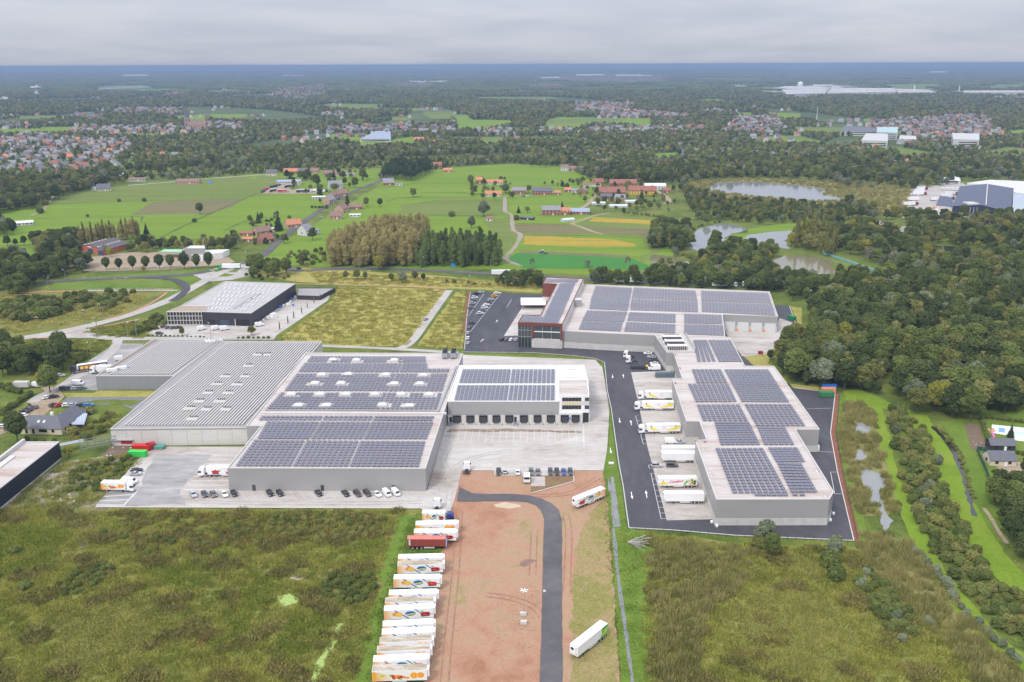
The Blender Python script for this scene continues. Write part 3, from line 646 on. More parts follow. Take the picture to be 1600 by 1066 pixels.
# ---------------------------------------------------------------- plants
LEAF_DARK = leafmat('leaf_dark', (0.046,0.066,0.024),(0.125,0.155,0.054))
LEAF_MID = leafmat('leaf_mid', (0.075,0.10,0.028),(0.19,0.225,0.065))
LEAF_OLIVE = leafmat('leaf_olive', (0.12,0.13,0.036),(0.27,0.265,0.085))
LEAF_YEL = leafmat('leaf_yellow', (0.17,0.18,0.03),(0.36,0.33,0.06))
LEAF_BROWN = leafmat('leaf_brown', (0.25,0.215,0.08),(0.45,0.385,0.155))
LEAF_SILV = leafmat('leaf_silver', (0.10,0.125,0.065),(0.27,0.30,0.185))
LEAF_PINE = leafmat('leaf_pine', (0.03,0.05,0.022),(0.065,0.09,0.035), trans=0.05)
LEAF_POP = leafmat('leaf_poplar', (0.07,0.11,0.03),(0.19,0.25,0.08))
LEAF_BARE = leafmat('leaf_sparse', (0.12,0.115,0.06),(0.23,0.20,0.12))
GRASS_L = leafmat('tall_grass', (0.11,0.14,0.02),(0.37,0.36,0.08), trans=0.15, cs=0.7)
GRASS_B = leafmat('bramble_leaf', (0.09,0.10,0.026),(0.27,0.235,0.08), trans=0.15, cs=0.7)
REED_L = leafmat('reed_leaf', (0.155,0.165,0.045),(0.37,0.335,0.125), trans=0.15, cs=0.5)
LAWN_L = leafmat('lawn_grass', (0.08,0.14,0.015),(0.15,0.205,0.035), trans=0.1, cs=0.2)
BARK = simple('bark', (0.10,0.08,0.06),0.95, var=0.3, scale=2)
BARKW = simple('pale_bark', (0.42,0.40,0.35),0.9, var=0.3, scale=2)

_ico=None
def ico():
	global _ico
	if _ico is None:
		bm=bmesh.new(); bmesh.ops.create_icosphere(bm, subdivisions=2, radius=1.0)
		_ico=(np.array([v.co[:] for v in bm.verts]),[tuple(v.index for v in f.verts) for f in bm.faces]); bm.free()
	return _ico
def crown(name, blobs, n, size, mat, seed, core=0.78, up=0.45):
	rng=np.random.default_rng(seed); B=np.array(blobs, float)
	w=B[:, 3] * B[:, 4] + B[:, 3] * B[:, 5]; w /= w.sum()
	k=rng.choice(len(B), n, p=w); d=rng.normal(size=(n, 3)); d /= np.linalg.norm(d, axis=1)[:, None]
	d[:, 2] = np.where(d[:, 2] < -0.35,-d[:, 2], d[:, 2])
	pos=B[k, :3] + d*B[k, 3:6] * rng.uniform(0.82,1.10,(n, 1))
	keep=np.ones(n, bool)
	for j in range(len(B)):
		q=(((pos - B[j, :3]) / B[j, 3:6]) ** 2).sum(1); keep &= ~((q < 0.5) & (k != j))
	pos=pos[keep]; d=d[keep]; n=len(pos)
	nr=d*0.7+rng.normal(size=(n, 3)) * 0.55; nr[:, 2] += up; nr /= np.linalg.norm(nr, axis=1)[:, None]
	t=np.cross(nr, rng.normal(size=(n, 3))); t /= np.linalg.norm(t, axis=1)[:, None]; b=np.cross(nr, t)
	s=size*rng.uniform(0.55,1.25,(n, 1)); asp=rng.uniform(0.55,1.0,(n, 1))
	V=np.stack([pos - t*s, pos - b*s*asp - nr*s*0.25, pos+t*s, pos+b*s*asp - nr*s*0.25],1) * 1.0
	V=V.reshape(-1,3) ; V=(V - 0) ; V[:, :] = V
	verts=V.tolist(); faces = [(4*i, 4*i+1,4*i+2,4*i+3) for i in range(n)]
	if core:
		iv, jf=ico()
		for j in range(len(B)):
			off=len(verts); nz=1+rng.uniform(-0.12,0.12,(len(iv),1))
			verts += (iv*B[j, 3:6] * core*nz+B[j, :3]).tolist(); faces += [tuple(q+off for q in f) for f in jf]
	return mesh_np(name, verts, faces, mat)
def trunkmesh(name, h, r, mat=BARK, limbs=4, spread=2.0, lh=0.5, seed=0):
	rnd = random.Random(seed); mb = MB(); mb.cyl((0,0,-0.1), r, 'z', h * 0.62, mat, 7, r * 0.6)
	for i in range(limbs):
		a=2*math.pi*(i+rnd.random() * .5) / limbs; z0=h*lh*rnd.uniform(.7,1.1)
		mb.bar((0,0, z0),(math.cos(a) * spread, math.sin(a) * spread, z0+h*0.33), r*0.7, mat)
	mb.bar((0,0, h*0.58),(rnd.uniform(-.3,.3), rnd.uniform(-.3,.3), h*0.9), r*0.6, mat)
	return mb.mesh(name)
def blobs_round(rng, R, h0, H, n=9, fl=0.8):
	"""uneven domed crown: main mass plus lobes"""
	out = [(0,0, h0+(H - h0) * .5, R * .72, R * .72,(H - h0) * .46)]
	for i in range(n):
		a=2*math.pi*(i+rng.uniform(-.35,.35)) / n*2.0; rr=R*rng.uniform(.35,.68); t=rng.uniform(.25,.85)
		s=R*rng.uniform(.2,.46)
		out.append((math.cos(a) * rr*(1.2 - .6*t), math.sin(a) * rr*(1.2 - .6*t), h0+(H - h0) * t, s, s, s*fl))
	return out
KIND = {}   # kind -> list of (trunk mesh, crown mesh, joined mesh)
def kind(name, specs):
	KIND[name] = []
	for i, (tm, cm) in enumerate(specs):
		v = [u.co[:] for u in tm.vertices]; f = [tuple(p.vertices) for p in tm.polygons]; mi = [0] * len(f); o=len(v)
		v += [u.co[:] for u in cm.vertices]; f += [tuple(q+o for q in p.vertices) for p in cm.polygons]; mi += [1] * (len(f) - len(mi))
		j = mesh_np('whole_' + name, v, f, [tm.materials[0], cm.materials[0]], mi)
		KIND[name].append((tm, cm, j))
def mk_round(nm, mat, R, H, h0, n, size, seeds, trunk_r=.3, lobes=9, fl=.8, core=.78, tmat=BARK):
	sp = []
	for s in seeds:
		rng=np.random.default_rng(s)
		sp.append((trunkmesh('trunk', H * .75, trunk_r, tmat, seed=s, spread=R * .4), crown('crown', blobs_round(rng, R * rng.uniform(.9,1.1), h0, H * rng.uniform(.92,1.08), lobes, fl), n, size, mat, s, core)))
	kind(nm, sp)
mk_round('broadleaf_tree', LEAF_DARK, 5.0,13.5,2.0,2400,0.5,(1,2,3,4), lobes=15)
mk_round('oak_tree', LEAF_MID, 5.4,13.0,2.2,2400,0.5,(5,6,7,8), lobes=15)
mk_round('olive_tree', LEAF_OLIVE, 4.6,12.0,2.0,1900,0.5,(9,10,11), lobes=13)
mk_round('yellowing_tree', LEAF_YEL, 4.2,10.5,1.6,1000,0.6,(12,13))
mk_round('willow_tree', LEAF_SILV, 4.6,11.0,1.0,1300,0.55,(14,15,16), fl=1.1)
mk_round('bare_tree', LEAF_BARE, 4.2,12.5,3.0,420,0.55,(17,18), core=0, tmat=BARKW)
mk_round('bush', LEAF_MID, 2.3,2.9,-0.6,520,0.34,(19,20,21), trunk_r=.1, lobes=6)
mk_round('olive_bush', LEAF_OLIVE, 2.2,2.6,-0.6,480,0.34,(22,23,24), trunk_r=.1, lobes=6)
mk_round('silver_bush', LEAF_SILV, 2.2,3.6,-0.4,500,0.32,(25,26), trunk_r=.1, lobes=6, fl=1.3)
def mk_column(nm, mat, R, H, h0, n, size, seeds, top=0.25, tr=.25, core=.7):
	sp = []
	for s in seeds:
		rng=np.random.default_rng(s); bl = []; m=7
		for i in range(m):
			t=i/(m - 1); r=R*(math.sin(math.pi*(0.2+0.6*t)) * (1 - .3*t) + top * .3) * rng.uniform(.85,1.1)
			bl.append((rng.uniform(-.25,.25) * R, rng.uniform(-.25,.25) * R, h0+(H - h0) * (t * .86 + .07), r, r, (H - h0) / m * .95))
		sp.append((trunkmesh('trunk', H * .8, tr, seed=s, spread=R * .5), crown('crown', bl, n, size, mat, s, core, up=.2)))
	kind(nm, sp)
mk_column('brown_poplar_tree', LEAF_BROWN, 3.6,18.5,1.5,2400,0.33,(31,32,33), core=.6)
mk_column('green_poplar_tree', LEAF_POP, 3.2,18.5,1.2,1500,0.42,(34,35,36))
mk_column('slim_poplar_tree', LEAF_OLIVE, 1.7,19,1.0,700,0.45,(37,38))
mk_column('birch_tree', LEAF_OLIVE, 2.4,13,3.0,420,0.42,(39,40), core=.45)
# spindle-shaped street tree
sp_ = []
for s in (45,46):
	sp_.append((trunkmesh('trunk', 8,.22, seed=s, spread=1), crown('crown', [(0,0,6.6,3.0,3.0,3.4),(0,0,4.0,1.7,1.7,2.2),(.3,.2,8.4,2.1,2.1,1.8),(-.4,-.1,5.4,2.5,2.5,2.0)],1100,.42, LEAF_DARK, s, .86)))
kind('street_tree', sp_)
def conifer(nm, H, R, seeds, n=800):
	sp = []
	for s in seeds:
		rng=np.random.default_rng(s); bl = []
		for i in range(7):
			t=i/6; r=R*(1 - t) * rng.uniform(.9,1.1) + .25; bl.append((0,0,1.2+(H - 1.5) * t, r, r, H/8))
		sp.append((trunkmesh('trunk', H * .8,.22, seed=s, limbs=2), crown('crown', bl, n, .42, LEAF_PINE, s, .8, up=-.1)))
	kind(nm, sp)
conifer('conifer_tree', 13,3.2,(51,52))
mk_round('pine_tree', LEAF_PINE, 4.0,14,5.0,900,0.55,(53,54,55))
# dead standing birch
db=MB()
db.cyl((0,0,0),.22, 'z', 11, BARKW, 6,.08)
for i in range(16):
	a=i*2.4; z=4+i * .42; l=2.6 - i * .09
	db.bar((0,0, z),(math.cos(a) * l, math.sin(a) * l, z+1.9),.12, BARKW); db.bar((math.cos(a) * l * .6, math.sin(a) * l * .6, z+1.1),(math.cos(a + .6) * l, math.sin(a + .6) * l, z+2.4),.07, BARKW)
dead_mesh = db.mesh('trunk')

PLANTS = {}
def plant(kindname, x, y, scale, label, group):
	PLANTS.setdefault(kindname, []).append((x, y, scale, label, group))
def wood(poly_px, mix, spacing, scale, label, group, holes=(), world=False, var=.22):
	poly=poly_px if world else W(poly_px)
	X, Y=jitter_grid(poly, spacing); hs = [W(h) for h in holes]
	ks=list(mix); pr=np.array([mix[k] for k in ks], float); pr /= pr.sum()
	for x, y in zip(X, Y):
		if any(inside(x, y, h) for h in hs): continue
		k=ks[RNG.choice(len(ks), p=pr)]
		plant(k, x, y, scale*RNG.uniform(1 - var, 1+var), label, group)
def row(pts, k, spacing, scale, label, group, jit=1.0):
	w=W(pts)
	for a, b in zip(w[:-1], w[1:]):
		L=math.dist(a, b); n=max(1, int(L/spacing))
		for i in range(n):
			t=(i + .5) / n; kk=k if isinstance(k, str) else random.choice(k)
			plant(kk, a[0] + (b[0] - a[0]) * t+random.uniform(-jit, jit), a[1] + (b[1] - a[1]) * t+random.uniform(-jit, jit), scale*random.uniform(.8,1.2), label, group)
DK = {'broadleaf_tree': 5, 'oak_tree': 3, 'olive_tree': 2, 'willow_tree': .7, 'yellowing_tree': .25, 'birch_tree': .7}
MIX = {'broadleaf_tree': 3.4, 'oak_tree': 4, 'olive_tree': 3, 'yellowing_tree': .9, 'willow_tree': 1.6, 'bare_tree': .6}
TEALF=D4([(-60,690),(150,755),(380,830),(580,900),(580,985),(330,930),(100,860),(-60,800)])
# the large wood right of the warehouses
wood([(1212,560),(1222,590),(1250,603),(1310,610),(1375,618),(1440,655),(1480,668),(1540,655),(1640,640),(1780,640),(1760,470),(1700,425),(1560,440),(1400,450),(1310,462),(1265,492),(1262,530)], DK, 8.6,1.08,
	 'dark green tree in the dense wood right of the solar-roofed warehouses', 'trees of the dense wood on the right')
wood([(1180,572),(1212,560),(1250,603),(1310,610),(1375,618),(1370,600),(1290,585),(1230,555)], {'broadleaf_tree': 1}, 5,.55,
	 'low dark tree on the front edge of the wood behind the asphalt yard', 'low trees edging the right-hand wood')
wood([(1240,560),(1280,545),(1360,560),(1340,580),(1270,575)], {'birch_tree': 2, 'bare_tree': 1}, 9,1.0, 'pale thin tree among the dark wood behind the warehouses', 'pale thin trees in the right-hand wood')
wood([(1380,520),(1520,510),(1560,560),(1420,570)], {'olive_tree': 2, 'bare_tree': 2, 'yellowing_tree': .6}, 13,1.05, 'olive brown tree in the middle of the dense right-hand wood', 'olive brown trees in the right-hand wood')
# belts
wood([(775,448),(790,432),(848,434),(852,452),(800,452)], DK, 6,.6, 'green tree between the highway and the rust-red office block', 'trees between highway and office block')
wood([(918,446),(1212,458),(1250,478),(1300,462),(1290,442),(1200,428),(1080,426),(1010,437),(920,437)], {'broadleaf_tree': 5, 'oak_tree': 4, 'willow_tree': 1, 'olive_tree': .6}, 7,.72,
	 'green tree in the belt directly behind the large solar roof', 'trees behind the northern solar roof')
wood(C4([(530,720),(620,660),(760,690),(900,700),(1150,740),(1060,800),(1050,880),(1100,925),(900,940),(520,930),(500,880)]), {'oak_tree': 4, 'broadleaf_tree': 3, 'yellowing_tree': 1.2, 'olive_tree': 1}, 8,.85,
	 'tree in the grove between the three ponds', 'trees between the ponds')
wood(C4([(80,700),(110,560),(250,520),(380,570),(430,690),(330,720),(200,700)]), DK, 8,1.0, 'dark round tree in the clump left of the middle pond', 'dark clump left of the middle pond')
wood(C4([(480,440),(560,330),(700,300),(960,300),(1380,330),(1660,370),(1680,480),(1290,470),(950,480),(800,470),(680,450),(560,470)]), MIX, 8,.6, 'tree in the belt between the large pond and the middle pond', 'belt of trees below the large pond', holes=[POND1])
wood(C4([(330,200),(420,180),(560,250),(700,270),(680,320),(560,340),(470,420),(400,330)]), MIX, 10,.7, 'tree on the reedy bank left of the large pond', 'trees left of the large pond')
wood(C4([(1340,540),(1599,560),(1640,760),(1500,760),(1380,700),(1230,690),(1290,600)]), {'slim_poplar_tree': 4, 'olive_tree': 3, 'yellowing_tree': 1}, 9,.95, 'slender olive poplar at the edge of the muddy pond', 'slender poplars by the muddy pond', holes=[POND5])
wood(D4([(0,470),(60,350),(200,340),(450,440),(520,400),(830,440),(1050,450),(1480,450),(1800,440),(1900,700),(1800,960),(1200,980),(560,900),(560,880),(300,800),(0,720),(0,560)]), MIX, 10.5,.9,
	 'mixed tree in the wood below the blue-roofed hall', 'mixed wood below the blue-roofed hall', holes=[POND6, TEALF, D4([(60,480),(200,450),(560,450),(700,510),(520,545),(330,520),(150,500)])])
wood(D4([(0,960),(130,830),(310,830),(330,920),(560,930),(900,960),(900,1066),(0,1066)]), {'broadleaf_tree': 3, 'oak_tree': 3}, 9,.7, 'green tree between the teal fence and the dense wood', 'trees around the teal fence', holes=[TEALF])
wood([(930,288),(1000,264),(1065,265),(1180,250),(1330,250),(1470,258),(1600,270),(1660,282),(1500,284),(1430,300),(1380,290),(1290,284),(1180,278),(1100,282),(1075,292),(1040,285),(990,285)], MIX, 13,.95,
	 'tree in the forest along the far bank of the large pond', 'forest behind the large pond', holes=[F4([(885,682),(890,640),(1040,634),(1030,672),(960,690)])])
row(C4([(1130,100),(1350,105),(1560,110)]) + [(1330,293),(1370,296)],['willow_tree'],11,.8, 'silvery willow on the far bank of the large pond', 'silvery willows behind the large pond', 3)
row([(960,284),(1000,280),(1060,282)],['willow_tree'],10,.8, 'silvery willow behind the red farm roofs', 'silvery willows behind the farm', 3)
wood(E4([(790,795),(850,720),(1090,720),(1090,770),(960,822)]), {'pine_tree': 1}, 8,.95, 'dark pine in the clump beside the village road', 'dark pine clump')
wood([(518,418),(515,402),(565,378),(615,368),(668,370),(662,395),(643,419)], {'brown_poplar_tree': 1}, 6.0,1.0, 'brown-leaved poplar in the square plantation behind the highway', 'brown poplar plantation')
wood([(646,419),(662,395),(700,390),(768,393),(783,408),(778,419)], {'green_poplar_tree': 1}, 6.4,.88, 'green poplar in the plantation behind the highway', 'green poplar plantation')
wood([(445,276),(560,266),(575,290),(505,322),(470,305)], MIX, 24,.6, 'garden tree among the houses of the village road', 'garden trees of the village road', var=.35)
wood([(385,345),(440,335),(440,385),(385,390)], MIX, 13,.42, 'small garden tree around the brick houses', 'small garden trees around the brick houses', var=.3)
wood([(840,285),(1050,283),(1058,330),(940,338),(900,312)], MIX, 21,.5, 'small tree between the farm buildings', 'trees between the farm buildings', var=.35)
wood([(730,280),(800,280),(800,312),(730,312)], MIX, 22,.5, 'small tree around the white cottages', 'trees around the white cottages', var=.3)
# left side
wood([(-80,345),(-80,292),(70,287),(135,281),(165,292),(110,305),(60,326)], {'olive_tree': 3, 'oak_tree': 2, 'bare_tree': 1.5, 'broadleaf_tree': 2, 'willow_tree': .6}, 10,1.1, 'tree in the brownish wood left of the meadows', 'brownish wood left of the meadows')
wood([(-80,375),(-60,345),(22,350),(22,368)], DK, 9,.9, 'dark tree left of the long shed in the meadow', 'dark trees left of the meadow shed')
wood(A4([(195,560),(200,500),(300,450),(480,460),(490,510),(430,560)]), DK, 8,.95, 'dark tree in the clump left of the red-brick shed', 'dark clump left of the brick shed')
row([(5,386),(45,383)],['broadleaf_tree'],5,.6, 'dark green hedge tree at the edge of the left meadow', 'hedge trees at the left meadow', 1)
wood(A4([(-60,790),(-60,600),(80,590),(200,640),(330,600),(400,580),(560,600),(540,650),(400,690),(300,720),(240,730),(150,790)]), {'broadleaf_tree': 5, 'oak_tree': 3, 'willow_tree': 1.2}, 8.5,.9, 'tree in the dark group at the left end of the highway', 'dark group left of the highway')
wood(A4([(20,590),(110,560),(190,580),(190,620),(80,620)]), {'willow_tree': 1}, 8,.95, 'silvery willow at the left edge above the highway', 'silvery willows on the left edge')
wood(A4([(20,930),(30,850),(200,830),(420,850),(430,900),(250,950),(100,960)]), {'olive_bush': 2, 'bush': 3}, 5.5,1.9, 'round scrub bush in the triangle between the roads', 'scrub bushes between the roads')
wood(A4([(360,800),(480,790),(830,780),(820,850),(650,900),(540,890),(430,850)]), {'bush': 3, 'olive_bush': 2}, 8,1.5, 'low bush on the wasteland inside the road loop', 'bushes inside the road loop')
row(A4([(490,490),(870,440)]),['brown_poplar_tree'],5.2,.8, 'thin brown poplar in the row behind the brick shed', 'poplar row behind the brick shed', 1)
row(A4([(510,478),(880,428)]),['slim_poplar_tree'],5.2,.85, 'slim poplar in the rear row behind the brick shed', 'slim poplars behind the brick shed', 1)
wood(A4([(780,540),(880,450),(1000,480),(1160,490),(1350,480),(1440,450),(1500,500),(1440,540),(1150,520),(1000,520),(850,540)]), MIX, 8,.65, 'tree in the hedge behind the green-trimmed building', 'hedge behind the green-trimmed building')
for i, px in enumerate([658,736,820,902,986,1053,1138,1215,1290]):
	q = A4([(px, 640 - i * 1.5)])[0]; x, y = P(*q); plant('street_tree', x, y, [.98,.88,1.05,1.0,1.12,1.08,1.2,1.1,1.2][i], '%s clipped round street tree from the left along the highway verge' % ORD[i], 'clipped street trees')
for q, k, s, lb in ((A4([(480,640)])[0], 'oak_tree', 1.25, 'large spreading tree below the red-brick shed'),(A4([(680,560)])[0], 'yellowing_tree', .75, 'yellowing tree right of the red-brick shed'),
					(A4([(660,545)])[0], 'willow_tree', .75, 'pale willow touching the red-brick shed'),(A4([(1235,298)])[0], 'broadleaf_tree', .95, 'lone round tree in the middle of the left meadow'),
					(A4([(1200,345)])[0], 'bush', 1.3, 'small dark bush on the diagonal ditch in the meadow'),(A4([(890,218)])[0], 'bush', 1.5, 'round bush on the field boundary'),
					(A4([(735,218)])[0], 'bush', 1.2, 'smaller bush on the field boundary'),(A4([(540,312)])[0], 'bush', 1.0, 'tiny bush on the lower field boundary'),
					(A4([(433,410)])[0], 'bush', 2.0, 'dark bush beside the small white shed'),(A4([(905,430)])[0], 'conifer_tree', .9, 'dark conifer at the right end of the poplar row'),
					(A4([(885,650)])[0], 'yellowing_tree', .4, 'small light green shrub under the street trees'),
					(A4([(250,290)])[0], 'bush', 2.2, 'dark bush by the meadow track'),(A4([(285,240)])[0], 'bush', 2.0, 'bush above the meadow track'),
					(J4([(970,270)])[0], 'oak_tree', .85, 'broad round tree in the meadow above the brown poplars'),(J4([(1405,390)])[0], 'willow_tree', 1.45, 'large silvery bare-looking tree in the meadow'),
					(J4([(1207,388)])[0], 'bush', 2.0, 'dark bush left of the silvery tree'),(J4([(1330,460)])[0], 'willow_tree', 1.0, 'pale crown rising behind the green poplars'),
					(J4([(680,330)])[0], 'olive_tree', .9, 'olive tree right of the village road'),(J4([(765,330)])[0], 'broadleaf_tree', .7, 'dark tree above the brown poplars'),
					(J4([(565,330)])[0], 'conifer_tree', 1.1, 'tall dark conifer beside the pink-brick house'),(J4([(140,478)])[0], 'conifer_tree', 1.25, 'tall spruce between the brick houses'),
					(J4([(15,430)])[0], 'conifer_tree', .85, 'small spruce at the left of the brick houses'),(J4([(350,535)])[0], 'broadleaf_tree', .8, 'round tree in front of the pale grey house'),
					(J4([(175,555)])[0], 'oak_tree', .7, 'tree at the bend of the village road'),(J4([(295,690)])[0], 'oak_tree', .8, 'round tree left of the brown poplars'),
					(J4([(762,720)])[0], 'yellowing_tree', 1.05, 'yellow-green tree standing alone in front of the highway'),(J4([(905,800)])[0], 'willow_tree', .8, 'silvery willow in front of the highway'),
					(J4([(500,225)])[0], 'willow_tree', .75, 'grey-green tree in front of the white house'),(J4([(375,205)])[0], 'oak_tree', 1.15, 'largest tree beside the lorry depot'),
					(J4([(325,160)])[0], 'broadleaf_tree', 1.0, 'dark tree behind the lorry depot'),(J4([(275,165)])[0], 'oak_tree', .95, 'tree right of the blue-roofed workshop'),
					(J4([(192,158)])[0], 'broadleaf_tree', .9, 'dark tree behind the blue-roofed workshop'),(J4([(232,220)])[0], 'olive_tree', .65, 'olive shrub between the parked lorries'),
					(J4([(612,212)])[0], 'oak_tree', 1.0, 'round tree near the village road'),(J4([(660,168)])[0], 'oak_tree', 1.25, 'broad oak in the meadow right of the village'),
					(J4([(480,150)])[0], 'conifer_tree', .9, 'dark conifer behind the white house'),(J4([(540,160)])[0], 'broadleaf_tree', .8, 'dark tree right of the white house'),
					(J4([(1325,190)])[0], 'oak_tree', .9, 'tree left of the orange-roofed cottage'),(J4([(1345,255)])[0], 'oak_tree', .95, 'tree left of the lower orange-roofed cottage'),
					(J4([(1540,245)])[0], 'oak_tree', .9, 'tree right of the lower orange-roofed cottage'),(J4([(1430,245)])[0], 'bare_tree', .7, 'bare tree between the two orange-roofed cottages'),
					(B4([(328,105)])[0], 'oak_tree', .85, 'tree at the head of the dirt lane'),(B4([(380,145)])[0], 'broadleaf_tree', .6, 'small tree beside the dirt lane'),
					(B4([(500,100)])[0], 'oak_tree', .75, 'tree between the two grey-roofed brick houses'),(B4([(425,250)])[0], 'conifer_tree', .6, 'small conifer by the farmhouse garden'),
					(B4([(490,250)])[0], 'olive_tree', .6, 'small tree by the farmhouse pond'),(B4([(408,300)])[0], 'bush', 1.6, 'dark bush beside the mud track'),(B4([(745,205)])[0], 'conifer_tree', .5, 'slim conifer behind the farmhouse'),
					(B4([(1328,165)])[0], 'conifer_tree', 1.05, 'broad dark conifer in front of the yellow barn'),(B4([(1400,112)])[0], 'yellowing_tree', .6, 'yellow tree against the yellow barn'),
					(B4([(1230,75)])[0], 'olive_tree', .95, 'olive tree between the red barns'),(B4([(1150,180)])[0], 'conifer_tree', .6, 'dark conifer beside the brick cottage'),
					(B4([(1025,140)])[0], 'oak_tree', .6, 'small tree left of the brick cottage'),(B4([(1240,225)])[0], 'olive_tree', .65, 'shrubby tree by the greenhouses'),(B4([(1320,210)])[0], 'oak_tree', .75, 'tree right of the greenhouses'),
					(B4([(1390,225)])[0], 'oak_tree', .7, 'tree in the garden above the striped field'),(B4([(1575,570)])[0], 'willow_tree', .7, 'silvery willow by the muddy pond bank'),
					(B4([(525,655)])[0], 'bare_tree', .6, 'brown bare tree in front of the green crop'),(B4([(930,650)])[0], 'willow_tree', .6, 'silvery tree in front of the green crop'),
					(B4([(1225,655)])[0], 'bare_tree', .7, 'reddish bare tree at the corner of the green crop'),((28,692), 'broadleaf_tree', 1.0, 'dark tree by the car park left of the cream house'),
					(K4([(420,610)])[0], 'oak_tree', 1.0, 'tree beside the parked vans'),(K4([(330,520)])[0], 'yellowing_tree', .5, 'small yellowish tree behind the vans'),
					(K4([(740,780)])[0], 'olive_bush', 1.4, 'olive bush right of the carport'),(K4([(845,940)])[0], 'bush', 1.1, 'bright bush in the garden below the corrugated hall'),
					(K4([(610,960)])[0], 'olive_bush', 1.6, 'brownish bush beside the cream house'),((1194,848), 'willow_tree', .75, 'grey willow in front of the right-hand warehouse'),
					((1205,872), 'oak_tree', .62, 'green tree under the grey willow'),((1302,868), 'willow_tree', .62, 'silvery willow at the warehouse corner'),
					((1296,885), 'bush', 1.8, 'large bush below the silvery willow'),((1306,905), 'bush', 1.5, 'dark bush at the wetland edge'),((108,715), 'yellowing_tree', .45, 'yellow-green shrub at the corner of the dark hall'),
					((1190,855), 'olive_bush', 1.6, 'olive shrub left of the grey willow'),(L4([(1350,600)])[0], 'conifer_tree', .45, 'small garden tree beside the white pool terrace'),
					(L4([(880,640)])[0], 'bush', .8, 'small bush on the stream bank')):
	x, y=P(*q); plant(k, x, y, s, lb, None)
wood(K4([(0,440),(-60,360),(100,290),(370,300),(600,335),(620,400),(560,450),(480,470),(300,450),(200,520),(0,520)]), DK, 7.5,.95, 'dark tree in the group behind the parked vans', 'dark trees behind the vans')
row(K4([(0,800),(270,625)]),['bush'],2.6,.9, 'clipped green hedge bush beside the gravel car park', 'hedge beside the gravel car park', .3)
row(K4([(0,560),(180,620)]),['bush'],3,1.0, 'hedge bush above the gravel car park', 'hedge above the gravel car park', .5)
row(K4([(0,880),(255,710)]),['olive_bush'],2.4,.45, 'low yellow-green hedge behind the parked cars', 'yellow-green hedge behind the parked cars', .2)
row(K4([(590,262),(830,272)]),['bush'],2.4,.55, 'clipped hedge piece beside the concrete road', 'clipped hedge beside the concrete road', .2)
row(K4([(640,370),(760,300)]),['bush'],2.4,.6, 'garden hedge piece left of the purple lorry', 'garden hedge left of the purple lorry', .2)
row(K4([(200,1000),(480,1010)]),['olive_bush', 'bush'],3,.6, 'low shrub in front of the cream house', 'shrubs in front of the cream house', 1)
wood(K4([(520,1000),(640,900),(880,780),(1000,800),(900,930),(700,1010)]), {'olive_bush': 2, 'bush': 1}, 5,.8, 'scrub bush in the plot left of the corrugated hall', 'scrub left of the corrugated hall')
row(Z(200,420,4.571,[(1050,455),(1110,415),(1165,375),(1212,340),(1262,300),(1305,265),(1345,230),(1395,210)]), 'slim_poplar_tree', 10.5,.24, 'small columnar tree along the edge of the dark hall yard', 'small trees along the dark hall yard', .5)
row(Z(200,420,4.571,[(770,500),(1020,500)]), 'bush', 2.5,.5, 'clipped hedge below the dark hall yard', 'clipped hedge below the dark hall yard', .2)
row(Z(200,420,4.571,[(130,480),(560,492)]), 'bush', 2.5,.35, 'low hedge along the visitor parking of the dark hall', 'low hedge by the dark hall parking', .2)
plant('olive_tree', *P(*Z(200,420,4.571,[(388,480)])[0]),.45, 'small tree standing in the parking of the dark hall', None)
plant('olive_tree', *P(*Z(200,420,4.571,[(885,478)])[0]),.5, 'thin tree at the yard entrance of the dark hall', None)
wood(Z(200,420,4.571,[(60,420),(180,350),(275,330),(270,400),(140,460),(30,480)]), {'bush': 2, 'olive_bush': 1}, 5,1.1, 'scrub bush left of the glass-fronted dark hall', 'scrub left of the dark hall')
wood([(380,430),(395,418),(448,424),(460,438),(440,440),(400,440)], {'bush': 2, 'oak_tree': 1}, 7,.8, 'tree behind the roof of the dark hall', 'trees behind the dark hall')
row([(535,437),(620,440),(672,438)],['oak_tree', 'bush', 'broadleaf_tree'],6,.5, 'small tree in the strip in front of the highway', 'small trees in front of the highway', 2)
row([(690,440),(770,446)],['bush', 'olive_bush'],7,.8, 'shrub in the strip in front of the highway', 'shrubs in front of the highway', 3)
wood([(440,396),(505,390),(515,412),(470,417)], {'olive_bush': 3, 'bush': 2}, 8,1.0, 'brownish shrub on the fallow plot left of the poplars', 'shrubs on the fallow plot')
row([(386,352),(455,340)] , ['bush'],8,.9, 'garden bush behind the brick houses', 'garden bushes behind the brick houses', 2)
row([(484,325),(512,326)],['bush'],4,1.1, 'hedge left of the grey-roofed cottage', 'hedge left of the cottage', 1)
row(B4([(1190,245),(1500,285)]),['olive_bush'],5,.9, 'hedge shrub along the track above the striped field', 'hedge above the striped field', 1)
row(B4([(1360,700),(1500,600),(1600,640)]),['bush', 'olive_bush'],6,1.0, 'bank shrub around the muddy pond', 'shrubs around the muddy pond', 2)
row(C4([(330,740),(420,760),(520,820)]),['olive_bush'],4,1.2, 'shrub between the muddy pond and the middle pond', 'shrubs between the ponds', 1)
row(C4([(420,540),(500,500),(640,470),(680,470)]),['bush', 'oak_tree'],9,.7, 'bank shrub above the middle pond', 'shrubs above the middle pond', 2)
wood(B4([(790,20),(900,5),(880,25)]) , {'bush': 1}, 8,1.4, 'bush at the upper end of the meadow', 'bushes at the upper meadow')
row(E4([(1700,720),(1760,725)]) + [(845,261),(855,262)], 'oak_tree', 12,.9, 'tree beside the red-brick cottage above the meadow', 'trees above the meadow', 3)
wood(F4([(320,700),(340,650),(540,650),(560,700),(480,700)]), MIX, 12,.7, 'garden tree in the hamlet above the meadow', 'garden trees in the hamlet')
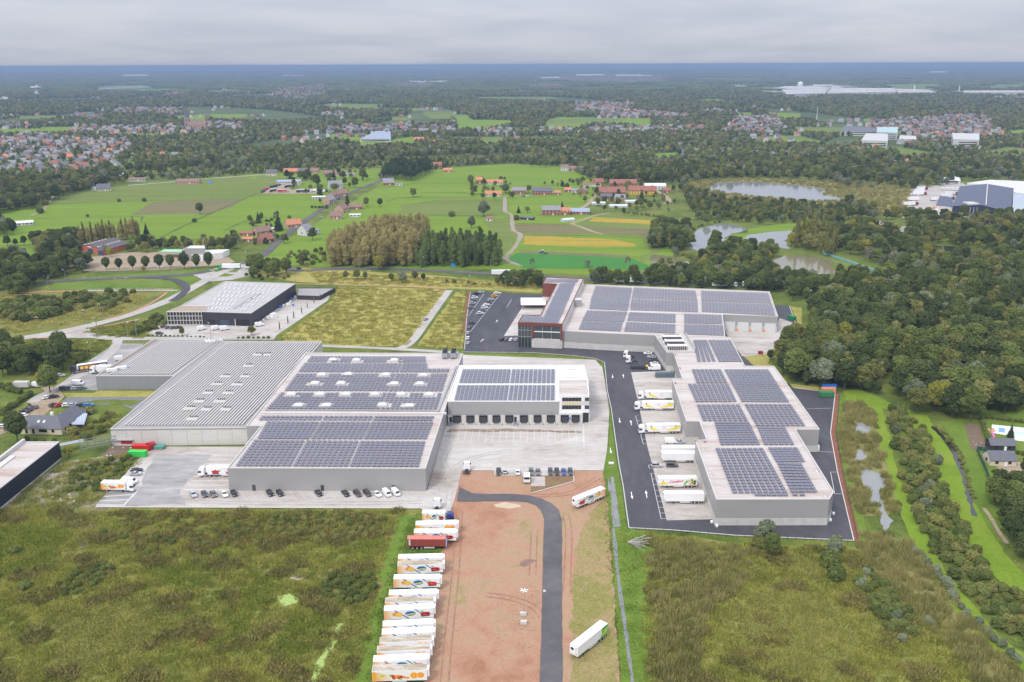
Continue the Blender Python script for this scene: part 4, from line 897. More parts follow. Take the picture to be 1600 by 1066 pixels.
wood(F4([(560,800),(600,730),(700,700),(1000,790),(980,830),(700,820)]), {'broadleaf_tree': 3, 'oak_tree': 2, 'willow_tree': 1}, 11,.95, 'large tree behind the red farm barns', 'trees behind the red farm barns')
wood(F4([(390,760),(500,700),(560,720),(540,770),(480,800)]), MIX, 11,.8, 'tree left of the red farm barns', 'trees left of the red farm barns')
# belts behind the meadows
wood(STRIP, {'olive_bush': 3, 'bush': 2, 'willow_tree': .3, 'oak_tree': .3}, 13,1.3, 'scrubby bush in the strip behind the left meadows', 'scrub strip behind the left meadows')
wood(E4([(0,730),(0,640),(300,600),(600,590),(620,620),(850,600),(1300,600),(1640,600),(1640,650),(1000,660),(830,700),(430,730),(200,745)]), MIX, 14,.8, 'tree in the green belt behind the village road', 'green belt behind the village road')
wood(I4([(560,860),(560,800),(720,780),(780,830)]), DK, 11,.8, 'dark tree beside the farmhouse at the meadow corner', 'dark trees at the meadow corner')
wood(F4([(0,640),(0,590),(520,560),(640,570),(900,560),(900,620),(620,640),(300,620)]), MIX, 15,.75, 'tree in the belt above the hamlet', 'belt above the hamlet')
row(E4([(320,795),(800,795)]), 'oak_tree', 40,.4, 'small tree by the gravel path', 'small trees by the gravel path', 4)
# right-hand wetland scrub
wood(L4([(430,380),(520,380),(680,520),(740,660),(850,880),(900,1066),(960,1250),(640,1250),(560,1000),(480,760)]), {'olive_bush': 3, 'bush': 2.2, 'silver_bush': .3}, 4.4,1.15, 'dense scrub bush between the two mown paths', 'scrub between the mown paths')
wood(N4([(400,30),(620,40),(720,200),(800,380),(900,500),(1045,620),(1150,720),(1200,1000),(1045,870),(900,780),(700,590),(560,390),(480,220)]), {'olive_bush': 2, 'bush': 3}, 3.8,1.0, 'scrub bush on the ridge between the mown paths near the right edge', 'scrub on the ridge near the right edge')
row(N4([(440,350),(500,420),(570,480),(640,580),(700,680),(780,740),(900,860),(1045,990)]), 'silver_bush', 3,.75, 'silvery shrub along the mown path', 'silvery shrubs along the mown path', .7)
wood(N4([(130,520),(220,440),(300,560),(420,700),(480,820),(400,870),(280,760),(180,640)]), {'silver_bush': .5, 'bush': 4}, 2.8,.8, 'willow scrub bush at the edge of the rough meadow', 'willow scrub in the rough meadow')
wood(N4([(500,640),(600,760),(560,800),(480,700)]), {'silver_bush': 1}, 3.2,.7, 'pale willow bush near the reed bed', 'pale willow bushes near the reed bed')
wood(N4([(860,80),(1100,-60),(1300,100),(1300,520),(1045,430),(940,250)]), {'broadleaf_tree': 1, 'oak_tree': 1}, 6,.85, 'large dark tree at the right edge beside the garden', 'dark trees at the right edge beside the garden')
wood(L4([(660,350),(820,420),(1100,450),(1130,420),(1454,400),(1600,300),(1300,250),(1000,200)]), DK, 7,.8, 'tree overhanging the lawns at the wood edge', 'trees above the lawns', holes=[L4([(1300,440),(1340,400),(1454,420),(1600,430),(1600,490),(1454,480)])])
row(L4([(1130,455),(1200,690)]), 'bush', 2,.55, 'clipped garden hedge piece beside the bare soil plot', 'clipped garden hedge', .1)
row(L4([(1150,452),(1454,488),(1560,500)]), 'bush', 2,.5, 'clipped hedge piece behind the pool terrace', 'clipped hedge behind the pool terrace', .1)
row(L4([(1380,720),(1560,760)]), 'bush', 2,.5, 'hedge piece right of the garden house', 'hedge right of the garden house', .1)
row(L4([(780,520),(880,590),(940,680),(990,800),(1030,950),(1070,1066)]),['olive_bush'],2.4,.42, 'low reedy bush lining the narrow stream', 'bushes lining the narrow stream', .8)
# foreground scrub mounds
wood([(-40,1000),(-40,830),(60,860),(110,830),(60,900)], {'bush': 1}, 9,.8, 'dark mound of scrub at the left edge of the foreground', 'scrub mounds at the left edge')
wood([(70,918),(170,880),(190,890),(130,930),(90,932)], {'bush': 1}, 2.6,.55, 'low dark bramble in the left foreground patch', 'dark bramble patch in the left foreground')
wood([(420,805),(520,800),(600,812),(610,835),(560,850),(480,850),(420,830)], {'olive_bush': 3, 'bush': 1}, 3.0,.6, 'olive bramble mound just below the concrete yard', 'bramble mounds below the concrete yard')
wood([(505,905),(580,895),(590,930),(540,950),(505,935)], {'bush': 1}, 2.6,.6, 'dark round bramble left of the trailer row', 'dark brambles left of the trailer row')
wood([(150,830),(250,805),(420,815),(410,870),(300,880),(200,865)], {'bush': 1, 'olive_bush': 1}, 5,.55, 'low dark shrub in the foreground meadow below the yard', 'low shrubs below the yard')
wood([(110,742),(150,725),(215,712),(190,745),(150,775),(100,770)], {'bush': 1}, 3.2,.6, 'shrub on the bank left of the concrete yard', 'shrubs on the bank left of the yard')
wood([(1010,850),(1060,850),(1100,900),(1090,1000),(1080,1070),(1010,1070),(1020,950)], {'olive_bush': 1}, 5,.6, 'brown-green shrub right of the ditch', 'shrubs right of the ditch')

def ncopy(n): return (n or 'x')
for k, lst in PLANTS.items():
	lst.sort(key=lambda t: math.hypot(t[0], t[1]) / max(.3, t[2]))
	near = []; rest = []
	for t in lst:
		ax=abs(t[0]) / max(1, t[1])
		(near if (ax < 0.64 and t[1] > 165 and len(near) < 300) else rest).append(t)
	protos=KIND[k]
	for x, y, s, lb, gr in near:
		tm, cm, jm=random.choice(protos)
		e = empty(k, (x, y, 0), random.uniform(0,6.28), lb, 'bush' if 'bush' in k else 'tree', gr)
		e.scale=(s*random.uniform(.92,1.08), s*random.uniform(.92,1.08), s)
		link('trunk', tm, e); link('crown', cm, e)
	if rest:
		scatter(k + 's_beyond', [(x, y, 0, random.uniform(0,6.28), s, random.randrange(len(protos))) for x, y, s, _, _ in rest],[p[2] for p in protos],
				'remaining %ss farther back in the woods and belts' % k.replace('_', ' '), 'trees')
for q in ((1249,578),(1300,588),(1331,580)):
	x, y = P(*q); o = link('dead_birch', dead_mesh, loc=(x, y, 0)); tag(o, {1249: 'white leafless birch at the left front of the right-hand wood', 1300: 'second bare white birch, among the dark trees', 1331: 'bare forked birch farthest right in the wood front'}[q[0]], 'tree')
	o.scale=(1.1,1.1,1.15)

# far woodland: low-detail trees, then clumps
def far_tree(seed, mat, R=5.5, H=12, n=60, s=1.5):
	rng = np.random.default_rng(seed); return crown('far', blobs_round(rng, R, 0, H, 4), n, s, mat, seed, .88)
FT = [far_tree(70+i, m) for i, m in enumerate([LEAF_DARK, LEAF_DARK, LEAF_MID, LEAF_MID, LEAF_OLIVE, LEAF_OLIVE, LEAF_SILV, LEAF_BARE, LEAF_MID, LEAF_DARK])]
FARMESH = []
def clump(seed, R=70, n=70):
	rng=np.random.default_rng(seed); V = []; F = []; MI = []; mats = [LEAF_DARK, LEAF_MID, LEAF_OLIVE]; iv, jf=ico()
	bm=bmesh.new(); bmesh.ops.create_icosphere(bm, subdivisions=1, radius=1); iv=np.array([v.co[:] for v in bm.verts]); jf = [tuple(v.index for v in f.verts) for f in bm.faces]; bm.free()
	for i in range(n):
		a=rng.uniform(0,6.28); r=R*math.sqrt(rng.uniform(0,1)); s=rng.uniform(4.5,8); h=rng.uniform(5,8.5)
		o=len(V); V += (iv*(1+rng.uniform(-.2,.2,(len(iv),1))) * (s, s, h) + (math.cos(a) * r, math.sin(a) * r, h * .75)).tolist()
		F += [tuple(q+o for q in f) for f in jf]; MI += [int(rng.choice(3, p=[.5,.38,.12]))] * len(jf)
	return mesh_np('far_clump', V, F, mats, MI)
CL = [clump(90+i) for i in range(4)]
VILL = [I4([(-200,590),(180,520),(420,545),(500,560),(800,560),(860,590),(720,690),(760,745),(500,760),(300,765),(-200,770)]),
		I4([(400,430),(480,395),(650,405),(650,440)]), I4([(700,400),(720,362),(830,360),(820,410)]), I4([(840,400),(860,362),(1140,362),(1140,402)]),
		I4([(440,515),(450,485),(1060,470),(1160,480),(1290,460),(1270,510),(1000,520)]), I4([(1290,490),(1300,460),(1400,450),(1520,460),(1510,505)]), I4([(-100,490),(0,460),(220,460),(220,490)]),
		I4([(1020,280),(1040,265),(1180,262),(1180,280)]), I4([(1340,270),(1400,240),(1500,245),(1590,270)]),
		E4([(100,290),(110,240),(430,205),(430,280),(250,320)]), E4([(400,425),(400,395),(560,385),(560,420)]), E4([(440,515),(450,475),(860,470),(960,450),(980,520),(650,525)]),
		E4([(980,520),(990,485),(1240,480),(1260,520)]), E4([(1380,530),(1380,492),(1640,500),(1640,535)]), E4([(840,225),(850,200),(1130,205),(1100,230)]),
		F4([(180,520),(180,490),(430,490),(430,522)]), F4([(480,520),(480,485),(1200,478),(1200,508)]), F4([(540,420),(560,355),(720,370),(1100,405),(1100,425)]), F4([(380,400),(400,320),(770,330),(740,370)]),
		F4([(1180,390),(1180,370),(1330,375),(1320,405)]), F4([(1300,520),(1390,420),(1640,400),(1640,525)]), F4([(180,178),(420,148),(640,150),(980,160),(980,195),(600,200)]), F4([(100,228),(200,205),(360,210),(330,232)]),
		H4([(610,490),(640,450),(900,425),(1330,400),(1400,440),(1400,500),(1250,500),(1000,520)]), H4([(900,560),(800,520),(1000,490),(1500,500),(1500,545),(1150,560)]), H4([(-20,520),(-20,420),(60,420),(110,500),(40,525)])]
MEADOWS = [o for o in bpy.data.objects if o.name.startswith(('meadow', 'lake', 'pasture', 'reed_bed', 'stubble'))]
blk = []
for o in MEADOWS:
	blk.append([(v.co.x, v.co.y) for v in o.data.vertices])
vw = [W(v) for v in VILL]
GROUNDP = [E4([(660,570),(650,540),(840,510),(850,560)]), H4([(-20,235),(100,225),(280,215),(480,225),(760,240),(1060,260),(1050,278),(700,285),(400,285),(200,292),(100,285)]), H4([(1220,262),(1640,262),(1640,280),(1220,280)]),
		   H4([(440,530),(450,480),(680,490),(810,500),(930,545),(920,600),(600,600),(560,540)]), H4([(1130,620),(1130,550),(1330,555),(1330,620)]), I4([(1140,510),(1150,430),(1290,430),(1290,510)])]
blk_all = [W(STRIP)] + blk+vw + [W(g) for g in GROUNDP]
FRN=np.random.default_rng(55)
for i in range(64):
	y=1750*(9000/1750) ** FRN.random(); x=FRN.uniform(-.6,.6) * y; w_, d_=FRN.uniform(50,190) * (y/2500) ** .5, FRN.uniform(50,160) * (y/2500) ** .8; a=FRN.uniform(-.4,.4)
	q = [(x+cx*w_*math.cos(a) - cy*d_*math.sin(a), y+cx*w_*math.sin(a) + cy*d_*math.cos(a)) for cx, cy in ((-1,-1),(1,-1),(FRN.uniform(.6,1.1),1),(-1, FRN.uniform(.6,1)))]
	if any(inside(x, y, v) for v in vw) or any(inside(q[0][0], q[0][1], b) or inside(q[2][0], q[2][1], b) for b in blk): continue
	sheet('far_field', q, 2,(G_OLIVE, G_ROUGH, G_LIME, G_OLIVE)[i % 4], world=True, z=.08 + .004 * i); blk_all.append(q)
def far_fill(name, y0, y1, spacing, protos, scale, keep, label):
	rng=np.random.default_rng(int(y0)); n=int((y1 - y0) / spacing); P_ = []
	for j in range(n):
		y=y0+j*spacing; m=int(2 * .66*y/spacing); xs=(np.arange(m) - m/2) * spacing
		P_.append(np.stack([xs, np.full(m, y)],1))
	A=np.concatenate(P_); A += rng.uniform(-.45,.45, A.shape) * spacing
	k=rng.random(len(A)) < keep; A=A[k]
	dead=np.zeros(len(A), bool)
	for b in blk_all:
		if len(b) < 3: continue
		bb=bbox(b); c=(A[:, 0] > bb[0]) & (A[:, 0] < bb[2]) & (A[:, 1] > bb[1]) & (A[:, 1] < bb[3])
		if c.any(): idx=np.where(c)[0]; dead[idx] |= inside_np(A[idx, 0], A[idx, 1], b)
	# clearings: slow noise gaps
	f=np.sin(A[:, 0] * .0042+1.3*np.sin(A[:, 1] * .0019)) + np.sin(A[:, 1] * .0031+1.7*np.sin(A[:, 0] * .0023+1))
	f2=np.sin(A[:, 0] * .011+2.1*np.sin(A[:, 1] * .0017)) + np.sin(A[:, 1] * .0013+2*np.sin(A[:, 0] * .006))
	dead |= ((f > 1.4) & (A[:, 1] > 2500)) | ((f2 > 1.6) & (A[:, 1] > 1700))
	A=A[~dead]; n=len(A)
	pts=np.zeros((n, 6)); pts[:, :2] = A; pts[:, 3] = rng.uniform(0,6.28, n); pts[:, 4] = scale*rng.uniform(.75,1.2, n); pts[:, 5] = rng.integers(0, len(protos), n)
	scatter(name, pts, protos, label, 'forest'); return n
# ---------------------------------------------------------------- buildings
WALLG = simple('grey_cladding', (0.34,0.33,0.32),0.45, var=0.06, scale=0.05, spec=0.4, stretch=(1,1,3))
WALLG2 = simple('blue_grey_cladding', (0.26,0.265,0.29),0.5, var=0.06, scale=0.1, stretch=(6,6,.2))
WALLD = simple('anthracite_cladding', (0.045,0.046,0.055),0.55, var=0.12, scale=0.4, spec=0.3)
WALLN = simple('navy_cladding', (0.018,0.024,0.040),0.5, var=0.1, scale=0.4, spec=0.3)
WALLW = simple('white_plaster', (0.80,0.79,0.77),0.7, var=0.04, scale=0.3)
PRECAST = simple('precast_concrete', (0.53,0.51,0.475),0.85, var=0.12, scale=0.35)
PRECAST2 = simple('pale_brick_wall', (0.60,0.575,0.53),0.85, var=0.1, scale=0.5, stretch=(.3,.3,3))
ROOFW = patchy('membrane_roof', [(0.38,0.275,0.225),(0.46,0.40,0.355),(0.52,0.475,0.435),(0.54,0.505,0.47)], scale=0.05, scale2=0.45, fine=1.6, finev=0.09, stretch=(.35,3.0,1), bump=0.02)
ROOFWW = simple('white_membrane', (0.66,0.64,0.61),0.7, var=0.05, scale=0.3)
ROOFG = simple('grey_roof_sheet', (0.30,0.285,0.265),0.7, var=0.12, scale=0.2)
RIB = simple('pale_roof_sheet', (0.49,0.46,0.425),0.6, var=0.08, scale=0.3)
RIBD = simple('roof_joint', (0.09,0.09,0.10),0.7)
TRIM = simple('roof_trim', (0.55,0.53,0.50),0.5, var=0.05, scale=0.5)
TRIMD = simple('dark_trim', (0.06,0.06,0.065),0.5)
GLASS = simple('window_glass', (0.03,0.04,0.045),0.08, spec=0.9)
GLASSD = simple('dark_glass', (0.015,0.018,0.022),0.12, spec=0.7)
SKYL = simple('skylight_sheet', (0.60,0.60,0.59),0.35)
RUST = simple('rust_red_cladding', (0.17,0.045,0.03),0.6, var=0.15, scale=0.6)
BLACK = simple('black_rubber', (0.014,0.014,0.015),0.8)
METAL = simple('galvanised_steel', (0.45,0.46,0.47),0.35, metal=0.6, var=0.1, scale=1)
WHITE = simple('white_paint', (0.82,0.82,0.81),0.35, var=0.03, scale=0.4)
PANEL = bpy.data.materials.new('solar_glass'); PANEL.use_nodes = True
b_ = PANEL.node_tree.nodes['Principled BSDF']; b_.inputs['Base Color'].default_value = (0.12,0.122,0.165,1); b_.inputs['Roughness'].default_value = 0.35; b_.inputs['Specular IOR Level'].default_value = 0.6
ALU = simple('panel_frame', (0.42,0.41,0.43),0.5, metal=0.2)

def off(poly, d):
	"""shift a ccw polygon outward by d"""
	n=len(poly); out = []
	for i in range(n):
		a, b, c=Vector(poly[i - 1]), Vector(poly[i]), Vector(poly[(i+1) % n])
		e1=(b - a).normalized(); e2=(c - b).normalized(); n1=Vector((e1.y, -e1.x)); n2=Vector((e2.y, -e2.x))
		m=(n1+n2); q=m.normalized() * d/max(.4, m.normalized().dot(n1)) if m.length > .1 else n1*d
		out.append((b.x+q.x, b.y+q.y))
	return out
def rel(poly, o): return [(x - o[0], y - o[1]) for x, y in poly]
def ring(mb, outer, inner, z, mat):
	n=len(outer); mb.add([(x, y, z) for x, y in outer+inner],[(i, (i+1) % n, n+(i+1) % n, n+i) for i in range(n)], mat)
def wallring(mb, poly, z0, z1, mat, inward=False):
	n=len(poly); mb.add([(x, y, z0) for x, y in poly] + [(x, y, z1) for x, y in poly],[((i, i+n, (i+1) % n+n, (i+1) % n) if inward else (i, (i+1) % n, (i+1) % n+n, i+n)) for i in range(n)], mat)
def tri_face(name, poly, z, mat, parent):
	o=sheet(name, poly, 0, mat, world=True, z=z, parent=parent); return o
def hall(name, px, z, wall, roofm, label, cat='warehouse', plinth=0.0, pmat=PRECAST, trim=TRIM, par=0.45, panel_w=0.0, zbase=0.0, world=False, pname='concrete_panel'):
	poly=ccw(px if world else W(px, z)); c=(sum(p[0] for p in poly) / len(poly), sum(p[1] for p in poly) / len(poly))
	root=empty(name, (c[0], c[1],0),0, label, cat); L=rel(poly, c)
	m = MB(); wallring(m, L, max(plinth, zbase), z - .25, wall); m.build('wall', root)
	if plinth:
		m = MB(); wallring(m, off(L, -.05),0, plinth + .02, pmat); m.build('plinth', root)
		if panel_w:
			for a, b in zip(L, L[1:] + L[:1]):
				ln=math.dist(a, b); k=max(1, int(round(ln/panel_w)))
				if (a[1] + b[1]) / 2 > max(p[1] for p in L) - 8: continue
				for i in range(k):
					s, t=i/k, (i+1) / k; g = .05/ln
					p=(a[0] + (b[0] - a[0]) * (s+g), a[1] + (b[1] - a[1]) * (s+g)); q=(a[0] + (b[0] - a[0]) * (t - g), a[1] + (b[1] - a[1]) * (t - g))
					mm=MB(); strip_mesh(mm, [p, q],.22, plinth - .02, pmat, 0.0); mm.build(pname, root)
	m = MB(); wallring(m, off(L, .08), z - .35, z, trim); wallring(m, off(L, -.32), z - .55, z, trim, True); ring(m, off(L, .08), off(L, -.32), z, trim); m.build('parapet', root)
	tri_face('roof', off(L, -.2), z - par, roofm, root)
	root['_z'] = z; return root, poly, c
def bil(q, u, v):
	return tuple((q[0][k] * (1 - u) + q[1][k] * u) * (1 - v) + (q[3][k] * (1 - u) + q[2][k] * u) * v for k in (0,1))
UNITP = {}
def solar(root, quads, z, pu=1.95, pv=2.35, holes=(), tilt=0.0, w=1.66, d=1.62):
	"""panels laid on quads (BL,BR,TR,TL); the 300 nearest are single parts, the rest one joined part"""
	cells = []; rx, ry=root.location.x, root.location.y
	for q in quads:
		q = [P(x, y, z) for x, y in q]; mc=(sum(p[0] for p in q) / 4, sum(p[1] for p in q) / 4); q = [(mc[0] + (p[0] - mc[0]) * 1.018, mc[1] + (p[1] - mc[1]) * 1.012) for p in q]; wd=(math.dist(q[0], q[1]) + math.dist(q[3], q[2])) / 2; hd=(math.dist(q[0], q[3]) + math.dist(q[1], q[2])) / 2
		nu=max(1, round(wd/pu)); nv=max(1, round(hd/pv))
		for j in range(nv):
			for i in range(nu):
				c=bil(q, (i + .5) / nu, (j + .5) / nv); e=bil(q, (i+1) / nu, (j + .5) / nv)
				if any(abs(c[0] - h[0]) < h[2] and abs(c[1] - h[1]) < h[3] for h in holes): continue
				cells.append((math.hypot(*c), c[0] - rx, c[1] - ry, math.atan2(e[1] - c[1], e[0] - c[0])))
	cells.sort(); key=(w, d, tilt)
	if key not in UNITP:
		m=MB(); a, b=w/2, d/2; h=tilt*d
		vs = [(-a, -b, -.03),(a, -b, -.03),(a, b, -.03+h),(-a, b, -.03+h),(-a, -b, .03),(a, -b, .03),(a, b, .03+h),(-a, b, .03+h)]
		m.add(vs, [(0,1,5,4),(1,2,6,5),(2,3,7,6),(3,0,4,7)], ALU); m.add(vs, [(4,5,6,7)], PANEL)
		m.add([(-.04,-b, .035),(.04,-b, .035),(.04, b, .035+h),(-.04, b, .035+h)],[(0,1,2,3)], ALU)
		UNITP[key] = m.mesh('solar_panel'), list(m.v), list(m.f), list(m.mi), list(m.mats)
	me, v0, f0, mi0, mt=UNITP[key]
	for _, x, y, a in cells[:300]:
		o = link('solar_panel', me, root); o.location = (x, y, z); o.rotation_euler = (0,0, a)
	if len(cells) > 300:
		V = []; F = []; MI = []
		for _, x, y, a in cells[300:]:
			ca, sa=math.cos(a), math.sin(a); k=len(V)
			V += [(x+p[0] * ca - p[1] * sa, y+p[0] * sa+p[1] * ca, z+p[2]) for p in v0]; F += [tuple(i+k for i in f) for f in f0]; MI += mi0
		link('solar_array', mesh_np('solar_array', V, F, mt, MI), root, kind='stuff')
def boxpart(name, root, x0, y0, z0, x1, y1, z1, mat, **k):
	m=MB(); m.box(x0, y0, z0, x1, y1, z1, mat, **k); return m.build(name, root)
def facade(root, a_px, b_px, z=0.0, zr=None):
	"""frame along a wall: returns placer(u along metres, z0, z1, w, name, mat, depth)"""
	a=P(*a_px, zr or z); b=P(*b_px, zr or z); L=math.dist(a, b); d=((b[0] - a[0]) / L, (b[1] - a[1]) / L); n=(d[1],-d[0])
	ox, oy=root.location.x, root.location.y
	def put(u, w, z0, z1, name, mat, depth=.12, inset=0.0, parent=None):
		m=MB(); p=(a[0] - ox+d[0] * u+n[0] * (depth/2 - inset), a[1] - oy+d[1] * u+n[1] * (depth/2 - inset)); q=(p[0] + d[0] * w, p[1] + d[1] * w)
		strip_mesh(m, [p, q], depth, z1 - z0, mat, z0); dx, dy=n[0] * depth/2, n[1] * depth/2
		for e in (p, q): pass
		k=len(m.v); m.add([(p[0] + dx, p[1] + dy, z0),(p[0] - dx, p[1] - dy, z0),(p[0] - dx, p[1] - dy, z1),(p[0] + dx, p[1] + dy, z1)],[(0,1,2,3)], mat)
		m.add([(q[0] + dx, q[1] + dy, z0),(q[0] - dx, q[1] - dy, z0),(q[0] - dx, q[1] - dy, z1),(q[0] + dx, q[1] + dy, z1)],[(3,2,1,0)], mat)
		return m.build(name, parent or root)
	return put, L
S4=lambda pts: Z(350,520,3.5525, pts)
T4=lambda pts: Z(660,540,4.847, pts)
U4=lambda pts: Z(700,420,5.33, pts)
V4=lambda pts: Z(1030,420,4.847, pts)
X4=lambda pts: Z(1050,600,4.1, pts)
Y4=lambda pts: Z(950,500,7.615, pts)
Q4=lambda pts: Z(200,420,4.571, pts)

# A: large hall with solar roof
za=9.4
ha, pa, ca = hall('solar_warehouse', [(355,731),(664.7,731.7),(699,627),(716,571),(723,552),(478,551),(385,665),(408,665)], za, WALLG, ROOFW,
				  'large low grey warehouse in the centre, roof covered with solar panels and small skylights')
H_ = [(605,150),(735,152),(945,152),(545,232),(690,230),(900,232),(1108,235),(505,280),(650,280),(945,282),(1088,283),(375,340),(535,340),(680,340),(840,340),(985,340),(1140,342),(415,402),(570,402),(880,400),(1030,405)]
holes = []
for x, y in H_:
	p=P(*S4([(x, y)])[0], za); holes.append((p[0], p[1],3.1,2.3))
	m = MB(); lx, ly = p[0] - ca[0], p[1] - ca[1]; m.box(lx - 2.0, ly - 1.6, za - .45, lx + 2.0, ly + 1.6, za + .35, TRIM); m.box(lx - 1.7, ly - 1.3, za + .35, lx + 1.7, ly + 1.3, za + .8, SKYL, tx=.5, ty=.4); m.build('skylight', ha)
solar(ha, [S4(q) for q in ([(62,738),(370,738),(447,595),(170,592)],[(382,738),(685,740),(748,597),(460,595)],[(697,740),(1078,742),(1116,600),(760,598)],
	[(185,585),(470,587),(527,492),(240,490)],[(480,587),(765,587),(810,492),(538,492)],[(775,587),(1122,587),(1160,492),(820,492)],
	[(190,484),(535,484),(548,458),(215,458)],[(545,484),(815,485),(828,458),(560,458)],[(825,486),(1150,487),(1168,460),(840,458)],
	[(235,420),(560,421),(612,331),(320,330)],[(567,421),(860,421),(902,331),(620,330)],[(868,422),(1180,422),(1208,333),(910,331)],
	[(335,320),(615,320),(672,225),(405,225)],[(622,320),(905,321),(950,225),(680,225)],[(912,322),(1210,322),(1240,225),(958,225)],
	[(412,215),(685,216),(705,168),(450,166)],[(692,216),(965,216),(985,168),(712,167)],[(972,216),(1130,216),(1125,168),(992,168)],[(1134,216),(1248,216),(1252,198),(1130,198)],
	[(458,160),(700,161),(715,130),(485,128)],[(706,161),(1118,161),(1115,130),(720,130)])], za + .15, holes=holes)
# roof ducts and cooling units
def seg_box(root, a, b, w, z0, h, mat, name):
	m=MB(); c=root.location; strip_mesh(m, [(P(*a, z0)[0] - c.x, P(*a, z0)[1] - c.y),(P(*b, z0)[0] - c.x, P(*b, z0)[1] - c.y)], w, h, mat, z0); return m.build(name, root)
seg_box(ha, *S4([(205,448),(1235,452)]),1.2, za - .4,.6, TRIM, 'cable_duct'); seg_box(ha, *S4([(1185,445),(1290,190)]),.8, za - .4,.7, METAL, 'cable_duct')
seg_box(ha, *S4([(230,432),(1175,436)]),.5, za - .4,.5, METAL, 'cable_duct')
for q in ((1228,130),(1275,130)):
	p = P(*S4([q])[0], za); e = empty('cooling_unit', (p[0], p[1], za - .45),0, 'dark-finned cooling unit, %s of the pair, at the back corner of the central solar roof' % ('left' if q[0] < 1250 else 'right'), 'cooling unit', 'cooling units on the central roof')
	m = MB(); m.box(-1.3,-4,1.0,1.3,4,3.2, METAL); m.build('casing', e)
	m=MB()
	for i in range(4): m.box(-1.15,-3.7+i*1.9,3.2,1.15,-2.2+i*1.9,3.45, BLACK)
	m.build('fan_grille', e)
	for sx in (-1.1,1.1):
		for sy in (-3.7,3.7): boxpart('leg', e, sx - .1, sy - .1,0, sx + .1, sy + .1,1.0, METAL)
put, L=facade(ha, (355,731),(664.7,731.7), zr=za)
for u in (10.5,45.3,81.5):
	put(L * (u + 2) / 100 - .5,1.1,0,2.6, 'door', TRIMD, .12)
# B: ribbed roof hall
zb=7.6
def ribbed(root, quad, z, n, w=.52, hh=.14):
	q = [P(x, y, z) for x, y in quad]; c=root.location
	wd=math.dist(q[0], q[1])
	for i in range(n):
		u0=(i + .5) / n - w/2/n; u1=(i + .5) / n+w/2/n
		pts = [bil(q, u0,0), bil(q, u1,0), bil(q, u1,1), bil(q, u0,1)]; pts = [(x - c.x, y - c.y) for x, y in pts]
		m=MB(); m.add([(x, y, z - .4) for x, y in pts] + [(x, y, z - .4+hh + .25) for x, y in pts],[(4,5,6,7),(0,1,5,4),(1,2,6,5),(3,0,4,7)], RIB)
		u2=u1 + .08/n; pt2 = [bil(q, u1 + .02/n, 0), bil(q, u2 + .04/n, 0), bil(q, u2 + .04/n, 1), bil(q, u1 + .02/n, 1)]; pt2 = [(x - c.x, y - c.y, z - .36) for x, y in pt2]
		m.add(pt2,[(0,1,2,3)], RIBD); m.build('roof_panel', root)
hb, pb, cb = hall('ribbed_warehouse', [(172.6,670),(385.5,667.5),(503,533.4),(344,532.7),(272,587)], zb, WALLG, ROOFG, 'low warehouse with ribbed sheet roof and pale brick front, left of the central solar roof', plinth=zb - 1.0, pmat=PRECAST2, panel_w=6)
ribbed(hb, [(192,664),(380,663),(498,535.5),(354,535)], zb + .02,36)
for x, y in Q4([(695,770),(835,770),(635,825),(778,828),(570,888),(713,888),(505,948),(655,948),(930,615),(990,615),(860,695),(440,1000)]) + [(322,640),(352,640),(300,655)]:
	p=P(x, y, zb); lx, ly=p[0] - cb[0], p[1] - cb[1]; m=MB(); m.box(lx - 2.4, ly - 1.6, zb + .02, lx+2.4, ly+1.6, zb + .14, RIB)
	for k in range(4): m.cyl((lx - 1.2 + k * .9, ly + 2, zb),.22, 'z', .7, TRIMD, 6)
	m.build('roof_vent', hb)
# B2
zc=7.1
h2, p2_, c2_ = hall('side_hall', [(150,587),(271,587),(343.4,531),(240,529.5)], zc, WALLG2, ROOFG, 'lower grey-clad hall with ribbed roof at the far left end of the warehouse row')
ribbed(h2,[(170,584),(268,584),(338,533.5),(252,533)], zc + .02,20)
seg_box(h2,(158,583),(243,531),2.4, zc - .4,.15, simple('brown_gravel', (0.28,0.22,0.17),.9, var=.2, scale=1), 'gravel_strip')
for q in ((K4([(935,425)])[0]),(K4([(1015,408)])[0])):
	p = P(*q, zc); e = empty('roof_fan_unit', (p[0], p[1], zc - .4),.5, 'white ventilation duct unit on the corner of the left side hall, %s one' % ('front' if q[0] < 182 else 'rear'), 'ventilation unit')
	m = MB(); m.box(-2.6,-.7,.3,2.2,.7,1.7, WHITE); m.build('casing', e); m = MB(); m.cyl((2.2,0,1),.7, 'x', 1.0, METAL, 10); m.build('duct', e)
for i, q in enumerate(Q4([(565,518),(590,518),(612,516),(668,506)])):
	p = P(*q, zb); e = empty('roof_unit', (p[0], p[1], zb - .4),0, '%s white box unit from the left on the back edge of the ribbed roof' % ORD[i], 'ventilation unit', 'white units on the ribbed roof edge'); m = MB(); m.box(-.9,-.8,0,.9,.8,1.5, WHITE); m.build('casing', e); m = MB(); m.cyl((0,0,1.5),.5, 'z', .1, BLACK, 10); m.build('fan', e)

